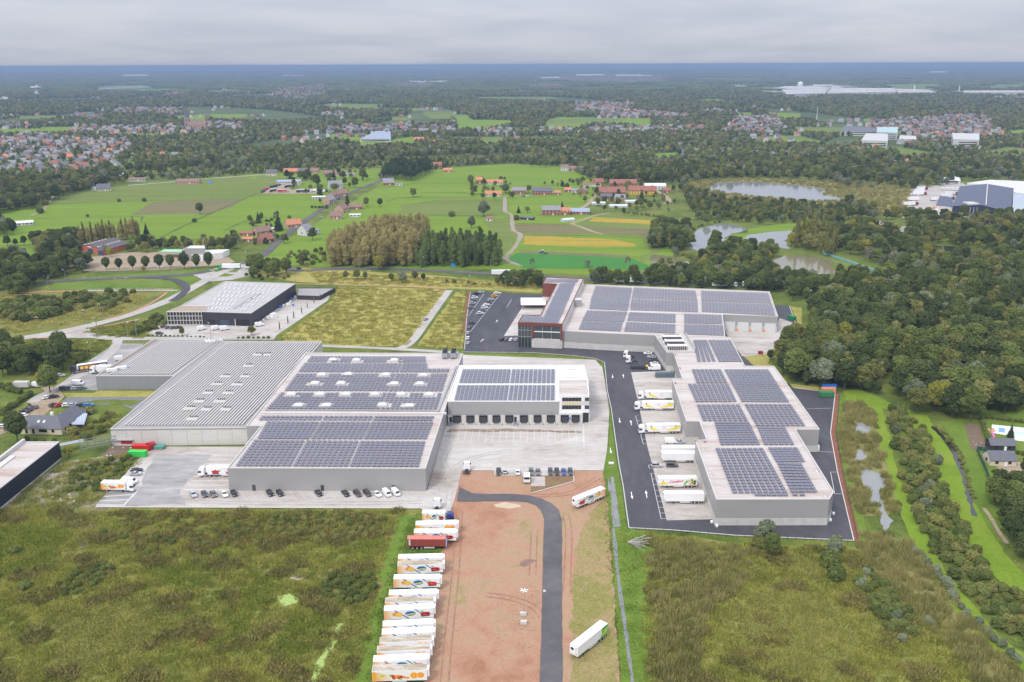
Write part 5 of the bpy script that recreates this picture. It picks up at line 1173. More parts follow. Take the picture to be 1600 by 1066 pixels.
# C: dock building with office
zd=10.6
hc, pc_, cc_ = hall('loading_dock_hall', [(699.5,626.6),(872.5,626.6),(872.5,571),(718,571)], zd, WALLG, ROOFWW, 'white-roofed loading dock hall with ten black dock doors and solar panels on top', trim=WHITE, zbase=5.0)
solar(hc, [T4(q) for q in ([(242,413),(637,413),(655,298),(270,298)],[(647,413),(1000,413),(1002,298),(665,298)],[(278,280),(655,280),(668,178),(308,178)],[(665,280),(1002,280),(1002,178),(680,178)])], zd + .1, pv=2.5)
y_d=P(780,663.8)[1]; x0_, x1_=P(700,663.8)[0], P(910,663.8)[0]
m = MB(); m.box(x0_ - cc_[0], y_d - cc_[1],0, x1_ - cc_[0], y_d - cc_[1] + 14,4.98, PRECAST2); m.build('dock_wall', hc)
m = MB(); yy = P(780,647.3,5)[1]; m.box(x0_ - cc_[0] + .2, min(yy, y_d) - cc_[1] - .0,4.99, P(872,647,5)[0] - cc_[0], y_d - cc_[1] + 13,5.1, WALLG2); m.build('soffit', hc)
for i, (a, b) in enumerate(((233,295),(335,395),(432,494),(532,590),(628,688),(738,798),(842,900),(940,1002),(1045,1105),(1127,1187))):
	xa=P(*T4([(a, 588)])[0])[0] - cc_[0]; xb=P(*T4([(b, 588)])[0])[0] - cc_[0]; ym=y_d - cc_[1]
	m = MB(); m.box(xa, ym - .5,1.0, xb, ym - .01,4.4, BLACK); d_ = m.build('dock_door', hc)
	m = MB(); m.box(xa + .35, ym - .56,1.1, xb - .35, ym - .5,3.7, simple('door_leaf', (0.05,0.05,0.055),.5)); m.build('door_leaf', d_)
	m = MB(); m.box(xa + .1, ym - .62,.5, xa + .35, ym - .5,1.3, WHITE); m.box(xb - .35, ym - .62,.5, xb - .1, ym - .5,1.3, WHITE); m.build('bumper', d_)
	if i < 9:
		m = MB(); m.cyl((xb + .9, ym - 1.2,0),.12, 'z', 1.0, BLACK, 6); bo = m.build('bollard', hc)
for a in (215,705):
	xa = P(*T4([(a, 600)])[0])[0] - cc_[0]; ym = y_d - cc_[1]; m = MB(); m.box(xa - .5, ym - .1,1.4, xa + .5, ym - .005,3.6, GLASSD); m.build('door', hc)
	m = MB(); m.box(xa - .9, ym - 2.4,0, xa + .9, ym - .1,1.3, METAL, ty=.0); m.build('steps', hc)
xa = P(*T4([(1115,563)])[0],2.8)[0] - cc_[0]; m = MB(); m.box(xa - .5, y_d - cc_[1] - .08,2.3, xa + .5, y_d - cc_[1] - .005,3.3, simple('blue_sign', (0.05,0.25,0.65),.4)); m.build('sign_plate', hc)
# office block of C
zo=13.0
ho, po_, co_ = hall('white_office_block', [(872.8,617.5),(920.5,617.5),(918,592),(872.8,593)], zo, WALLW, ROOFW, 'white two-storey office box at the right end of the loading docks with yellow lettering', 'office building', trim=WHITE, par=.6, zbase=5.0)
boxpart('roof', ho, P(872.8,593, zo)[0] - co_[0] + .3, P(890,593, zo)[1] - co_[1] + .1, zd - .6, P(912.7,570, zd)[0] - co_[0], P(890,571, zd)[1] - co_[1], zd + .2, ROOFWW)
for i, q in enumerate(T4([(1132,185),(1130,247)])):
	p = P(*q, zd); boxpart('skylight', ho, p[0] - co_[0] - 2.3, p[1] - co_[1] - .8, zd + .2, p[0] - co_[0] + 2.3, p[1] - co_[1] + .8, zd + .5, TRIM)
fy=min(p[1] for p in po_) - co_[1]; fx0=min(p[0] for p in po_) - co_[0]; fx1=max(p[0] for p in po_) - co_[0]; wo=fx1 - fx0
boxpart('ground_floor', ho, fx1 - 3.6, fy + .6,0, fx1 - .6, fy + 18,5.0, WALLW); boxpart('corner_pillar', ho, fx1 - 5.0, fy - .1,0, fx1 - 4.0, fy + 1,5.0, WALLW)
boxpart('entrance_glass', ho, fx1 - 3.4, fy + .5,0.1, fx1 - .9, fy + .58,4.6, GLASSD)
for j, (z0, z1) in enumerate(((10.3,11.9),(6.6,8.3))):
	for i in range(6):
		ux = fx0 + wo * (.11 + .098 * i); w_ = boxpart('window', ho, ux, fy - .06, z0, ux + wo * .093, fy - .01, z1, GLASSD)
	boxpart('window', ho, fx0 + wo * .80, fy - .06, z0, fx0 + wo * .93, fy - .01, z1, GLASS)
boxpart('facade_panel', ho, fx0 + wo * .1, fy - .035,8.4, fx0 + wo * .94, fy - .012,10.2, PRECAST2)
m = MB(); ym_ = simple('yellow_letters', (0.85,0.62,0.03),.4); rnd = random.Random(4); ux = fx0 + wo * .17
for i in range(15):
	ww=rnd.uniform(.28,.42); hh_=rnd.choice((.7,.7,.7,1.0)); m.box(ux, fy - .12,8.85, ux + .13, fy - .04,8.85+hh_, ym_); m.box(ux + .13, fy - .12,8.85 + .55, ux+ww, fy - .04,8.85 + .7, ym_)
	if i % 3: m.box(ux + .13, fy - .12,8.85, ux+ww, fy - .04,9.0, ym_)
	ux += ww + .11
m.build('lettering', ho)

# D: dark hall with glass office front
zD=8.3
hd, pd_, cd_ = hall('dark_hall', [(316,486.8),(392.5,489),(461.4,443),(351,439.3),(283,477.3),(329,478)], zD, WALLD, simple('pale_deck', (0.42,0.40,0.375),.7, var=.12, scale=.15), 'anthracite hall with pale roof full of skylight strips, behind the ribbed warehouse', trim=TRIM)
q = [P(*t, zD) for t in [(322,484),(388,486),(452,445),(352,441)]]
for j in range(7):
	for i in range(11):
		if (i in (6,7) and j < 4): continue
		u, v=(i + .35 + .3*(j % 2)) / 12,(j + .5) / 7; a=bil(q, u, v - .045); b=bil(q, u, v + .045)
		m = MB(); strip_mesh(m, [(a[0] - cd_[0], a[1] - cd_[1]),(b[0] - cd_[0], b[1] - cd_[1])],.9,.3, SKYL, zD - .44); m.build('skylight', hd)
a = bil(q, .62,.08); b = bil(q, .72,.66); m = MB(); strip_mesh(m, [(a[0] - cd_[0], a[1] - cd_[1]),(b[0] - cd_[0], b[1] - cd_[1])],3.4,.1, ROOFG, zD - .43); m.build('roof_patch', hd)
put, L=facade(hd, (316,486.8),(392.5,489), zr=zD)
def wfront(px): return (px - 316) / 76.5*L
put(wfront(323),4.5,.1,3.6, 'gate', simple('gate_dark', (0.02,0.02,0.025),.5),.1); put(wfront(343),5.5,.1,3.4, 'gate', simple('gate_blue', (0.05,0.07,0.11),.5),.1)
put(wfront(367),8.5,.1,3.9, 'open_gate', BLACK, .1); put(wfront(366),.5,0,4.1, 'gate_post', PRECAST, .5)
ho2, po2, co2 = hall('glass_office_front', [(260.5,486.8),(315.8,486.8),(329,478.2),(283,477.4)],8.3, GLASSD, simple('gravel_roof', (0.36,0.28,0.20),.9, var=.15, scale=.8), 'three-storey glass office front with pale concrete lattice, left end of the anthracite hall', 'office building', par=.3)
put, L=facade(ho2,(260.5,486.8),(315.8,486.8), zr=8.3)
a0=P(263,509.7);
for i in range(12): put(L * i / 11.3,.32,0,8.3, 'column', PRECAST, .5)
for z_ in (0.05,2.7,5.4,7.9): put(0, L, z_, z_ + .35, 'floor_band', PRECAST, .42)
for j in range(3):
	for i in range(11): put(L * i / 11.3 + .4, L / 11.3 - .45,.42 + j * 2.7,2.65 + j * 2.7, 'window', GLASS if (i + j) % 3 else GLASSD, .06)
# low grey shed behind D
hall('grey_annex', Q4([(1205,190),(1370,195),(1480,135),(1210,135)]),3.0, WALLD, ROOFG, 'low flat grey annex right of the anthracite hall', 'shed', trim=TRIMD)

# E: left edge navy hall
he, pe_, ce_ = hall('navy_hall', [(-70,815),(0,762.5),(92.5,690),(40,690),(-90,780)],7.4, WALLN, ROOFW, 'navy hall with pale flat roof cut by the left edge of the picture', trim=TRIM, plinth=.7)
p = P(20,712,7.4); q_ = P(-4,730,7.4); m = MB(); strip_mesh(m, [(p[0] - ce_[0], p[1] - ce_[1]),(q_[0] - ce_[0], q_[1] - ce_[1])],2.2,.4, SKYL, 7.0); m.build('skylight', he)
seg_box(he, (38,690),(-60,765),1.0,7.2,1.2, TRIM, 'roof_upstand')

# F: north hall with rust-framed office
zF=10.0
hf, pf_, cf_ = hall('northern_solar_warehouse', [(880,516.6),(950,520.6),(1023.5,523.6),(1133,525.2),(1129,491),(1215.7,494.3),(1202.3,455.5),(912,444)], zF, WALLG, ROOFW,
					'upper right warehouse with wide solar roof and pale concrete plinth, behind the dark asphalt yard', plinth=3.6, panel_w=8)
solar(hf, [U4(q) for q in ([(1090,500),(1435,518),(1455,442),(1118,432)],[(1120,425),(1465,438),(1490,355),(1160,345)],[(1180,330),(1495,345),(1515,240),(1195,232)],[(1200,228),(1518,240),(1530,158),(1230,142)])] +
	  [[(975.5,517.3),(1054,520),(1055,506.5),(979,502.5)],[(980,500.5),(1055,504),(1055,490.5),(984,487.5)],[(985,484),(1090,487),(1089,470.5),(987,466.5)],[(987.5,465),(1089,469),(1086,454),(991,449)]] +
	  [V4(q) for q in ([(325,322),(875,352),(850,268),(325,247)],[(322,240),(845,260),(822,182),(320,165)],[(190,410),(475,415),(470,348),(190,340)],[(190,492),(488,503),(480,425),(190,418)])], zF + .1, pv=2.3)
put, L=facade(hf, (1129,491),(1215.7,494.3), zr=zF)
for i in range(4): put(L * (.04 + i * .245), L * .2,0.05,5.6, 'gate', simple('pale_gate', (0.62,0.62,0.61),.5),.25);
for i in range(3): put(L * (.26 + i * .245),1.1,0,1.6, 'bollard', simple('orange_paint', (0.75,0.25,0.06),.6),.6)
zR=14.3
hr, pr_, cr_ = hall('rust_framed_office', [(809.4,503.6),(879,506),(912,435),(854,432.8),(848,442.5),(870,443.5),(844.4,492),(817,492)], zR, PRECAST2, ROOFW,
					'tall office block with rust-red frame and glass front beside the northern warehouse', 'office building', trim=RUST)
solar(hr, [U4(q) for q in ([(600,438),(770,447),(790,394),(632,387)],[(775,448),(915,452),(1065,105),(928,125)],[(805,112),(1080,104),(1085,85),(830,80)])], zR + .1, pv=2.3)
put, L=facade(hr, (809.4,503.5),(879,506), zr=zR)
put(0, L * .31,0.05,12.6, 'glass_front', GLASS, .15); put(0, L, 12.7,14.2, 'rust_band', RUST, .5); put(L * .31, L * .05,5.5,12.7, 'rust_post', RUST, .5); put(L * .95, L * .05,5.0,12.7, 'rust_post', RUST, .5)
for i in range(3): put(L * (.36 + i * .197), L * .19,5.6,12.6, 'glass_pane', GLASS, .12)
put(L * .36, L * .59,9.2,9.7, 'floor_band', WHITE, .2); put(0, L * .31,6.2,6.5, 'mullion', METAL, .22); put(0, L * .31,9.8,10.1, 'mullion', METAL, .22)
for i in range(5): put(L * .31 * i / 4.2,.15,.05,12.6, 'mullion', METAL, .24)
put(L * .36, L * .64,0.0,5.4, 'concrete_wall', PRECAST, .3)
put, L = facade(hr, (848,442.5),(870,443.5), zr=zR); put(0, L, 5.5,14.2, 'rust_panel', RUST, .3)
p = P(*U4([(1068,300)])[0], zF); e = empty('roof_access_box', (p[0], p[1], zF - .4),0, 'grey box cabin on the northern solar roof beside the office', 'roof cabin'); m = MB(); m.box(-3,-2.5,0,3,2.5,3.8, WALLG); m.build('wall', e); m = MB(); m.box(-3.1,-2.6,3.8,3.1,2.6,4.0, TRIM); m.build('roof', e)
m=MB(); pp = [P(*t, zF) for t in U4([(820,300),(790,300)])]
e = empty('canopy', (*P(838,478),0),0, 'white entrance canopy left of the rust-framed office', 'canopy'); m = MB(); m.box(-10,-9,2.8,6,9,3.1, WHITE); m.build('roof', e)
for sx in (-9,5): boxpart('post', e, sx - .15,-8.5,0, sx + .15,-8.2,2.8, METAL)

# G: south-east hall
zG=10.0
GP = [(1023.5,523.6),(1042,550.6),(1052.4,551),(1066,591),(1050.5,592),(1072.5,657.7),(1092.7,657.7),(1104,686.6),(1086.6,688.3),(1119.5,780),(1296,779.6),(1302.6,768.3),(1242.7,670.7),(1280.5,670.7),(1209.5,572),(1164,571.6),(1141,528),(1133,525.8)]
hg, pg_, cg_ = hall('southern_solar_warehouse', GP, zG, WALLG, ROOFW, 'long stepped warehouse with solar roof at right, trucks parked along its left side', plinth=2.9, panel_w=7)
solar(hg, [X4(q) for q in ([(388,697),(740,695),(580,407),(277,410)],[(530,715),(742,715),(740,698),(528,698)],[(665,497),(853,497),(800,404),(613,404)],[(762,692),(932,692),(828,505),(670,500)],[(768,714),(860,714),(850,696),(762,696)],
	[(312,389),(565,388),(492,240),(272,240)],[(198,235),(487,235),(432,130),(157,130)],[(590,388),(785,388),(722,272),(545,272)],[(540,267),(855,267),(760,127),(463,127)])] +
	  [[(1087,627.5),(1151,627),(1138,599.5),(1074.5,599.5)],[(1088,598),(1137,598),(1126,576.6),(1080.5,576.6)],[(1159,627),(1233,628),(1200,577),(1132,577)]] +
	  [V4(q) for q in ([(285,700),(432,698),(360,538),(258,538)],[(450,700),(625,700),(540,540),(370,538)])], zG + .1, pv=2.35)
# rooftop cooling units
e = empty('cooling_tower', (*P(1052,551, zG), zG),0, 'grid-walled rooftop cooling plant with three rows of white fans between the two solar warehouses', 'cooling plant')
cxx, cyy=P(1052,551, zG); a0=P(*Y4([(700,385)])[0], zG+2);
bx0=P(*Y4([(705,385)])[0], zG)[0] - cxx; bx1=P(*Y4([(1030,385)])[0], zG)[0] - cxx
boxpart('plinth', e, bx0,0,-.45, bx1,26,.6, PRECAST)
for j in range(3):
	y0_ = 2 + j * 8.2; boxpart('coil_row', e, bx0 + .8, y0_, .6, bx1 - 3.5, y0_ + 3.6,2.4, simple('coil_dark', (0.09,0.07,0.07),.7)); boxpart('fan_deck', e, bx0 + .6, y0_ + .6,2.4, bx1 - 3.3, y0_ + 4.2,2.7, WHITE)
	for i in range(8):
		m = MB(); m.cyl((bx0 + 1.6 + i * (bx1 - bx0 - 6) / 7.2, y0_ + 2.5,2.7),.8, 'z', .45, WHITE, 10,.75); m.cyl((bx0 + 1.6 + i * (bx1 - bx0 - 6) / 7.2, y0_ + 2.5,3.16),.6, 'z', .02, BLACK, 10); m.build('fan', e)
for i in range(14): boxpart('grille_post', e, bx0 + i * (bx1 - bx0) / 13 - .06,-.1,.6, bx0 + i * (bx1 - bx0) / 13 + .06,.02,3.0, WHITE)
boxpart('side_screen', e, bx1 - .2,0,.6, bx1,24,3.2, TRIM)
for i, q in enumerate(Y4([(798,412),(855,572),(800,748)]) + Z(970,580,8.88,[(1040,965),(1165,975)]) + X4([(255,580),(205,415),(835,408),(895,238),(930,555),(985,715)])):
	p = P(*q, zG); o = empty('roof_vent', (p[0], p[1], zG - .45), i, '%s small roof outlet counted from the top of the stepped solar roof' % ORD[i], 'roof vent', 'small roof outlets on the stepped solar roof')
	m = MB(); m.cyl((0,0,0),.35, 'z', .8, simple('vent_red', (0.5,.12,.08),.6) if i < 5 else WHITE, 8); m.build('pipe', o); m = MB(); m.cyl((0,0,.8),.55, 'z', .2, METAL, 8,.2); m.build('cap', o)
put, L=facade(hg, (1117,822),(1286,822))
pt=P(1119,824), P(1287,822)
for i, q in enumerate([(1112,818),(1120,824),(1297,815),(1302,805)]):
	p = P(*q); o = empty('wall_bollard', (p[0], p[1],0),0,['white protective bollard left of the south-west corner', 'white protective bollard at the south-west corner', 'white protective bollard at the south-east corner', 'white protective bollard right of the south-east corner'][i] + ' of the stepped warehouse', 'bollard')
	m = MB(); m.cyl((0,0,0),.5, 'z', 1.0, WHITE, 10); m.build('drum', o); m = MB(); m.cyl((0,0,1),.5, 'z', .25, WHITE, 10,.15); m.build('cap', o)
e = empty('compactor', (*P(1040,590),0),0, 'dark grey waste compactor at the notch of the stepped warehouse', 'compactor'); m = MB(); m.box(-5.2,-1.3,.3,4,1.3,2.6, simple('compactor_grey', (0.10,0.13,0.15),.6), tx=.3); m.build('body', e); boxpart('hopper', e, 4,-1.2,.3,6,1.2,3.2, simple('compactor_grey2', (0.07,0.09,0.11),.6)); boxpart('skid', e, -5,-1.1,0,6,1.1,.3, BLACK)
boxpart('canopy', hg, P(1258,706)[0] - cg_[0], P(1258,706)[1] - cg_[1],0, P(1280,706)[0] - cg_[0], P(1258,698)[1] - cg_[1],2.5, WHITE)

# H: blue-roofed hall on the right, pale greenhouse halls behind
def gable(root, pts, ze, zr, wall, roof, over=.3, wallname='wall', roofname='roof'):
	"""pts: 4 local ground corners: front-left, front-right, back-right, back-left; ridge runs front to back"""
	a, b, c, d=pts; mf=((a[0] + b[0]) / 2,(a[1] + b[1]) / 2); mb_=((c[0] + d[0]) / 2,(c[1] + d[1]) / 2)
	m=MB(); v = [(*a, 0),(*b, 0),(*c, 0),(*d, 0),(*a, ze),(*b, ze),(*c, ze),(*d, ze),(*mf, zr),(*mb_, zr)]
	m.add(v, [(0,1,5,4),(1,2,6,5),(2,3,7,6),(3,0,4,7),(4,5,8),(6,7,9)], wall); w_=m.build(wallname, root)
	m=MB()
	def ext(p, q, k): L=math.dist(p, q) or 1; return (p[0] + (p[0] - q[0]) / L*k, p[1] + (p[1] - q[1]) / L*k)
	A, D=ext(a, d, over), ext(d, a, over); Bq, Cq=ext(b, c, over), ext(c, b, over); MF, MB2=ext(mf, mb_, over), ext(mb_, mf, over)
	sl=(zr - ze) / max(.1, math.dist(a, b) / 2) * over
	A=ext(A, Bq, over); Bq=ext(Bq, A, over); D=ext(D, Cq, over); Cq=ext(Cq, D, over)
	t = .14
	for (p0, p1) in ((A, D),(Bq, Cq)):
		vs = [(*p0, ze - sl + .03),(*p1, ze - sl + .03),(*MB2, zr + .03),(*MF, zr + .03)]; vs += [(x, y, z+t) for x, y, z in vs]
		m.add(vs, [(0,1,2,3),(7,6,5,4),(0,4,5,1),(1,5,6,2),(2,6,7,3),(3,7,4,0)], roof)
	r_=m.build(roofname, root); return w_, r_
BLUE = simple('slate_blue_roof', (0.06,0.07,0.115),0.5, var=.06, scale=.3)
NAVY = simple('dark_blue_wall', (0.015,0.028,0.05),0.6, var=.1, scale=.4)
hp = [P(1488,332), P(1577,342), P(1582,303), P(1499,300)]
c=(sum(p[0] for p in hp) / 4, sum(p[1] for p in hp) / 4)
hh = empty('blue_roof_hall', (*c, 0),0, 'big hall with slate-blue pitched roof and dark blue gable at the right edge', 'warehouse')
gable(hh, rel(hp, c),6.5,10.5, NAVY, BLUE, .4)
a, b = rel([P(1538,336.5), P(1541,301)], c); m = MB(); strip_mesh(m, [a, b],1.0,.5, TRIM, 10.5); m.build('ridge_cap', hh)
boxpart('skylight', hh, a[0] - 13, a[1] + 8,8.9, a[0] - 2, a[1] + 22,10.6, TRIM)
for i in range(3): boxpart('flue', hh, a[0] - 17 + i * 3.5, a[1] - 3.4,0, a[0] - 16.4 + i * 3.5, a[1] - 2.6,8.5, METAL)
for i, (u, w_) in enumerate(((4,9),(22,8))): boxpart('gate', hh, a[0] + u, a[1] - 2.4 - u * .18,0, a[0] + u + w_, a[1] - 1.6 - u * .18,4.5, BLACK)
ax = [P(1462,328), P(1487,331), P(1487,315), P(1468,313)]; c2=(sum(p[0] for p in ax) / 4, sum(p[1] for p in ax) / 4)
hx = empty('blue_roof_annex', (*c2,0),0, 'low annex with slate-blue roof and pale walls left of the big blue-roofed hall', 'shed'); gable(hx, rel(ax, c2),4.5,5.0, PRECAST2, BLUE, .3)
hall('pale_greenhouse_hall', [(1511,286),(1545,281),(1760,290),(1790,330),(1583,300),(1545,289)],6.5, simple('pale_wall', (0.55,.56,.55),.5), simple('pale_roof', (0.62,0.60,0.56),.5, var=.06, scale=.2), 'wide pale-roofed hall behind the blue-roofed hall', 'warehouse', trim=WHITE)
gh, pgh, cgh = hall('glass_greenhouse', [(1582,331),(1720,338),(1740,303),(1584,299)],5.5, simple('glasshouse', (0.35,0.42,0.47),.2), simple('glasshouse_roof', (0.40,0.46,0.50),.25, var=.1, scale=.3), 'pale blue glasshouse at the far right beside the blue-roofed hall', 'greenhouse', trim=WHITE)
hall('long_grey_shed', D4([(570,520),(590,498),(690,515),(680,535)]),3.0, PRECAST2, ROOFG, 'long low grey-roofed shed in the wood below the blue-roofed hall', 'shed')
hall('dark_boat_shed', D4([(340,485),(375,455),(450,458),(430,490)]),2.8, WALLD, ROOFW, 'small dark open-fronted shed by the lawn behind the ponds', 'shed')
# teal fence/cover
tf = [P(*t) for t in D4([(-100,720),(0,755),(180,815),(380,885),(550,925)])]
e = empty('teal_fence', (*tf[2],0),0, 'long low teal mesh fence running diagonally below the ponds', 'fence'); TEAL = simple('teal_mesh', (0.16,0.36,0.34),.6, var=.1, scale=.4)
for i, (a, b) in enumerate(zip(tf[:-1], tf[1:])):
	n=max(1, int(math.dist(a, b) / 9))
	for k in range(n):
		p=(a[0] + (b[0] - a[0]) * k/n - tf[2][0], a[1] + (b[1] - a[1]) * k/n - tf[2][1]); q=(a[0] + (b[0] - a[0]) * (k + .97) / n - tf[2][0], a[1] + (b[1] - a[1]) * (k + .97) / n - tf[2][1])
		m = MB(); strip_mesh(m, [p, q],1.2,1.6, TEAL); m.build('fence_panel', e); boxpart('post', e, p[0] - .12, p[1] - .7,0, p[0] + .12, p[1] - .6,2.0, METAL)

# brick shed and green-trimmed building on the left
BRICKO = simple('orange_brick', (0.48,0.13,0.065),.85, var=.15, scale=1); ROOFD = simple('dark_corrugated', (0.10,0.085,0.085),.8, var=.2, scale=.8)
bp_=A4([(482,522),(640,552),(800,505),(640,480)]); hp=W(bp_); c=(sum(p[0] for p in hp) / 4, sum(p[1] for p in hp) / 4)
hs = empty('brick_shed', (*c, 0),0, 'orange-brick shed with dark corrugated roof and two blue gates, above the highway', 'shed'); w_, r_ = gable(hs, rel(hp, c),4.2,7.2, BRICKO, ROOFD, .5)
A_, B_=rel(hp, c)[0], rel(hp, c)[1]; D_=((B_[0] - A_[0]),(B_[1] - A_[1]))
for u in (.40,.80):
	m = MB(); p = (A_[0] + D_[0] * u, A_[1] + D_[1] * u - .15); q = (A_[0] + D_[0] * (u + .2), A_[1] + D_[1] * (u + .2) - .15); strip_mesh(m, [p, q],.2,3.8, simple('blue_gate', (0.04,.07,.16),.5),.0); m.build('gate', hs)
m = MB(); p = (A_[0] + D_[0] * .42, A_[1] + D_[1] * .42 - .15); q = (A_[0] + D_[0] * .55, A_[1] + D_[1] * .55 - .15); strip_mesh(m, [p, q],.2,.7, WHITE, 5.0); m.build('sign_plate', hs)
BK=rel(hp, c)
for i in range(7):
	t = .08+i * .13; p=(BK[0][0] * .8+BK[1][0] * .2, BK[0][1] * .8+BK[1][1] * .2); q=(BK[3][0] * .8+BK[2][0] * .2, BK[3][1] * .8+BK[2][1] * .2)
	for s_, sg in ((.25,1),(.75,-1)):
		p=(BK[0][0] * (1 - s_) + BK[1][0] * s_, BK[0][1] * (1 - s_) + BK[1][1] * s_); q=(BK[3][0] * (1 - s_) + BK[2][0] * s_, BK[3][1] * (1 - s_) + BK[2][1] * s_)
		x_, y_ = p[0] + (q[0] - p[0]) * t, p[1] + (q[1] - p[1]) * t; boxpart('skylight', hs, x_ - 1, y_ - .8,5.7, x_ + 1, y_ + .8,6.15, SKYL)
G5=lambda pts: Z(240,380,13.333, pts)
GREENP = simple('green_trim', (0.12,0.60,0.10),.4); BRICKD = simple('dark_brick', (0.11,0.06,0.05),.85, var=.2, scale=1.5)
hall('green_edged_canopy', G5([(100,178),(590,182),(600,125),(220,120)]),5.0, METAL, simple('canopy_roof', (0.45,.5,.48),.5), 'open canopy with bright green edge left of the dark brick block', 'canopy', trim=GREENP, zbase=4.6)
hm, pm_, cm_ = hall('dark_brick_block', G5([(585,145),(860,150),(850,105),(640,105)]),7.5, BRICKD, ROOFG, 'dark brick block with pale lettering behind the street trees', 'shop building')
hall('white_upper_hall', G5([(650,105),(1070,105),(1060,48),(770,48)]),9.5, WALLG, ROOFWW, 'white-roofed upper box behind the dark brick block', 'shop building')
hw_, pw_, cw_ = hall('white_wing', G5([(790,240),(1060,245),(1430,195),(1575,125),(860,155)]),4.8, WALLW, ROOFWW, 'low white wing with green sign and yellow window posts behind the street trees', 'shop building', trim=WHITE)
put, L = facade(hw_, *G5([(790,330),(1060,330)])); put(L * .15, L * .5,3.9,4.7, 'green_sign', GREENP, .2); put(L * .1, L * .15,.2,3, 'window', GLASSD, .1); put(L * .35, L * .4,.2,3.6, 'window', GLASSD, .1)
put, L=facade(hw_, *G5([(1060,332),(1420,285)]))
for i in range(7): put(L * i / 7 + .3, L / 7 - .8,.4,3.6, 'window', GLASSD, .1); put(L * i / 7 - .1,.4,0,4.2, 'post', simple('yellow_post', (0.75,.5,.08),.5) if i in (2,5,6) else WHITE, .25)
m=MB(); rnd=random.Random(3); pmb=sorted(pm_, key=lambda p: p[1])[:2]; xa=min(p[0] for p in pmb) - cm_[0]; yb=min(p[1] for p in pmb) - cm_[1] - .12
for i in range(5): m.box(xa + 4 + i * 2.1, yb, 4.6, xa + 4.35 + i * 2.1, yb + .1,6.8, simple('cream', (0.6,.52,.4),.6)); m.box(xa + 4 + i * 2.1, yb, 5.6, xa + 5.4 + i * 2.1, yb + .1,5.95, simple('cream', (0.6,.52,.4),.6))
m.build('lettering', hm)
# ---------------------------------------------------------------- houses
WC = {'brick': simple('wall_brick', (0.34,0.17,0.12),.85, var=.15, scale=1), 'white': simple('wall_white', (0.60,0.59,0.56),.8, var=.05, scale=.5), 'cream': simple('wall_cream', (0.62,0.54,0.40),.8, var=.06, scale=.5), 'pink': simple('wall_pink_brick', (0.47,0.31,0.24),.85, var=.12, scale=1),
	  'grey': simple('wall_grey', (0.50,0.49,0.47),.8), 'yellow': simple('wall_yellow', (0.72,0.48,0.08),.8, var=.1, scale=.4), 'dark': WALLD}
RC = {'orange': simple('tile_orange', (0.52,0.21,0.11),.8, var=.15, scale=.7), 'red': simple('tile_red', (0.30,0.125,0.085),.85, var=.22, scale=.5), 'brown': simple('tile_brown', (0.25,0.155,0.12),.85, var=.2, scale=.6),
	  'slate': simple('tile_slate', (0.12,0.12,0.14),.65, var=.15, scale=.6), 'grey': simple('tile_grey', (0.25,0.245,0.25),.75, var=.15, scale=.6), 'blue': simple('roof_bluegrey', (0.28,0.33,0.42),.4, var=.08, scale=.4), 'white': simple('roof_pale', (0.66,0.66,0.64),.5, var=.06, scale=.4)}
HM = {}
def house_meshes(w, d, h, rh, wc, rc, chim=True, split=False):
	key=(w, d, h, rh, wc, rc, chim, split)
	if key in HM: return HM[key]
	parts = []; a, b=w/2, d/2
	m=MB(); v = [(-a, -b, 0),(a, -b, 0),(a, b, 0),(-a, b, 0),(-a, -b, h),(a, -b, h),(a, b, h),(-a, b, h),(-a, 0, h+rh),(a, 0, h+rh)]
	m.add(v, [(0,1,5,4),(2,3,7,6),(1,2,6,9,5),(3,0,4,8,7)], WC[wc]); parts.append(('wall', m.mesh('wall')))
	m=MB(); o = .35; s=rh/b*o; t = .15
	for sg in (-1,1):
		vs = [(-a - .3, sg*(b+o), h - s),(a + .3, sg*(b+o), h - s),(a + .3,0, h+rh),(-a - .3,0, h+rh)]; vs += [(x, y, z+t) for x, y, z in vs]
		m.add(vs, [(0,1,2,3),(7,6,5,4),(0,4,5,1),(1,5,6,2),(2,6,7,3),(3,7,4,0)], RC[rc])
	parts.append(('roof', m.mesh('roof')))
	if chim: m = MB(); m.box(a * .5,-.4, h + rh * .6, a * .5 + .8,.4, h + rh + .9, WC['brick']); parts.append(('chimney', m.mesh('chimney')))
	n=max(2, int(w/3.2))
	for sg in (-1,1):
		m=MB()
		for i in range(n):
			x = -a+(i + .5) * w/n
			for z0 in ((1.0,) if h < 4 else (1.0,3.7)):
				m.box(x - .6, sg*(b + .02) - .04, z0, x + .6, sg*(b + .02) + .04, z0+1.25, GLASSD)
				if split: parts.append(('window', m.mesh('window'))); m = MB()
		if not split: parts.append(('window', m.mesh('window')))
	m = MB(); m.box(a - .03,-.7, h * .35, a + .05,.7, h * .35 + 1.2, GLASSD); parts.append(('gable_window', m.mesh('gable_window'))); m = MB(); m.box(-a - .05,-.7, h * .35,-a + .03,.7, h * .35 + 1.2, GLASSD); parts.append(('gable_window', m.mesh('gable_window')))
	m = MB(); m.box(-.5 + a * .2,-b - .07,0,.5 + a * .2,-b - .03,2.1, WHITE); parts.append(('door', m.mesh('door')))
	HM[key] = parts; return parts
def house(px, py, w, d, h, rh, wc, rc, yaw, label, cat='house', group=None, world=False, chim=True, name=None):
	x, y=(px, py) if world else P(px, py)
	e = empty(name or 'house', (x, y, 0), math.radians(yaw), label, cat, group)
	par = {}
	for nm, me in house_meshes(w, d, h, rh, wc, rc, chim, name is None): par[nm] = link(nm, me, par['roof'] if nm == 'chimney' else e, kind='stuff' if nm == 'window' and name else None)
	return e
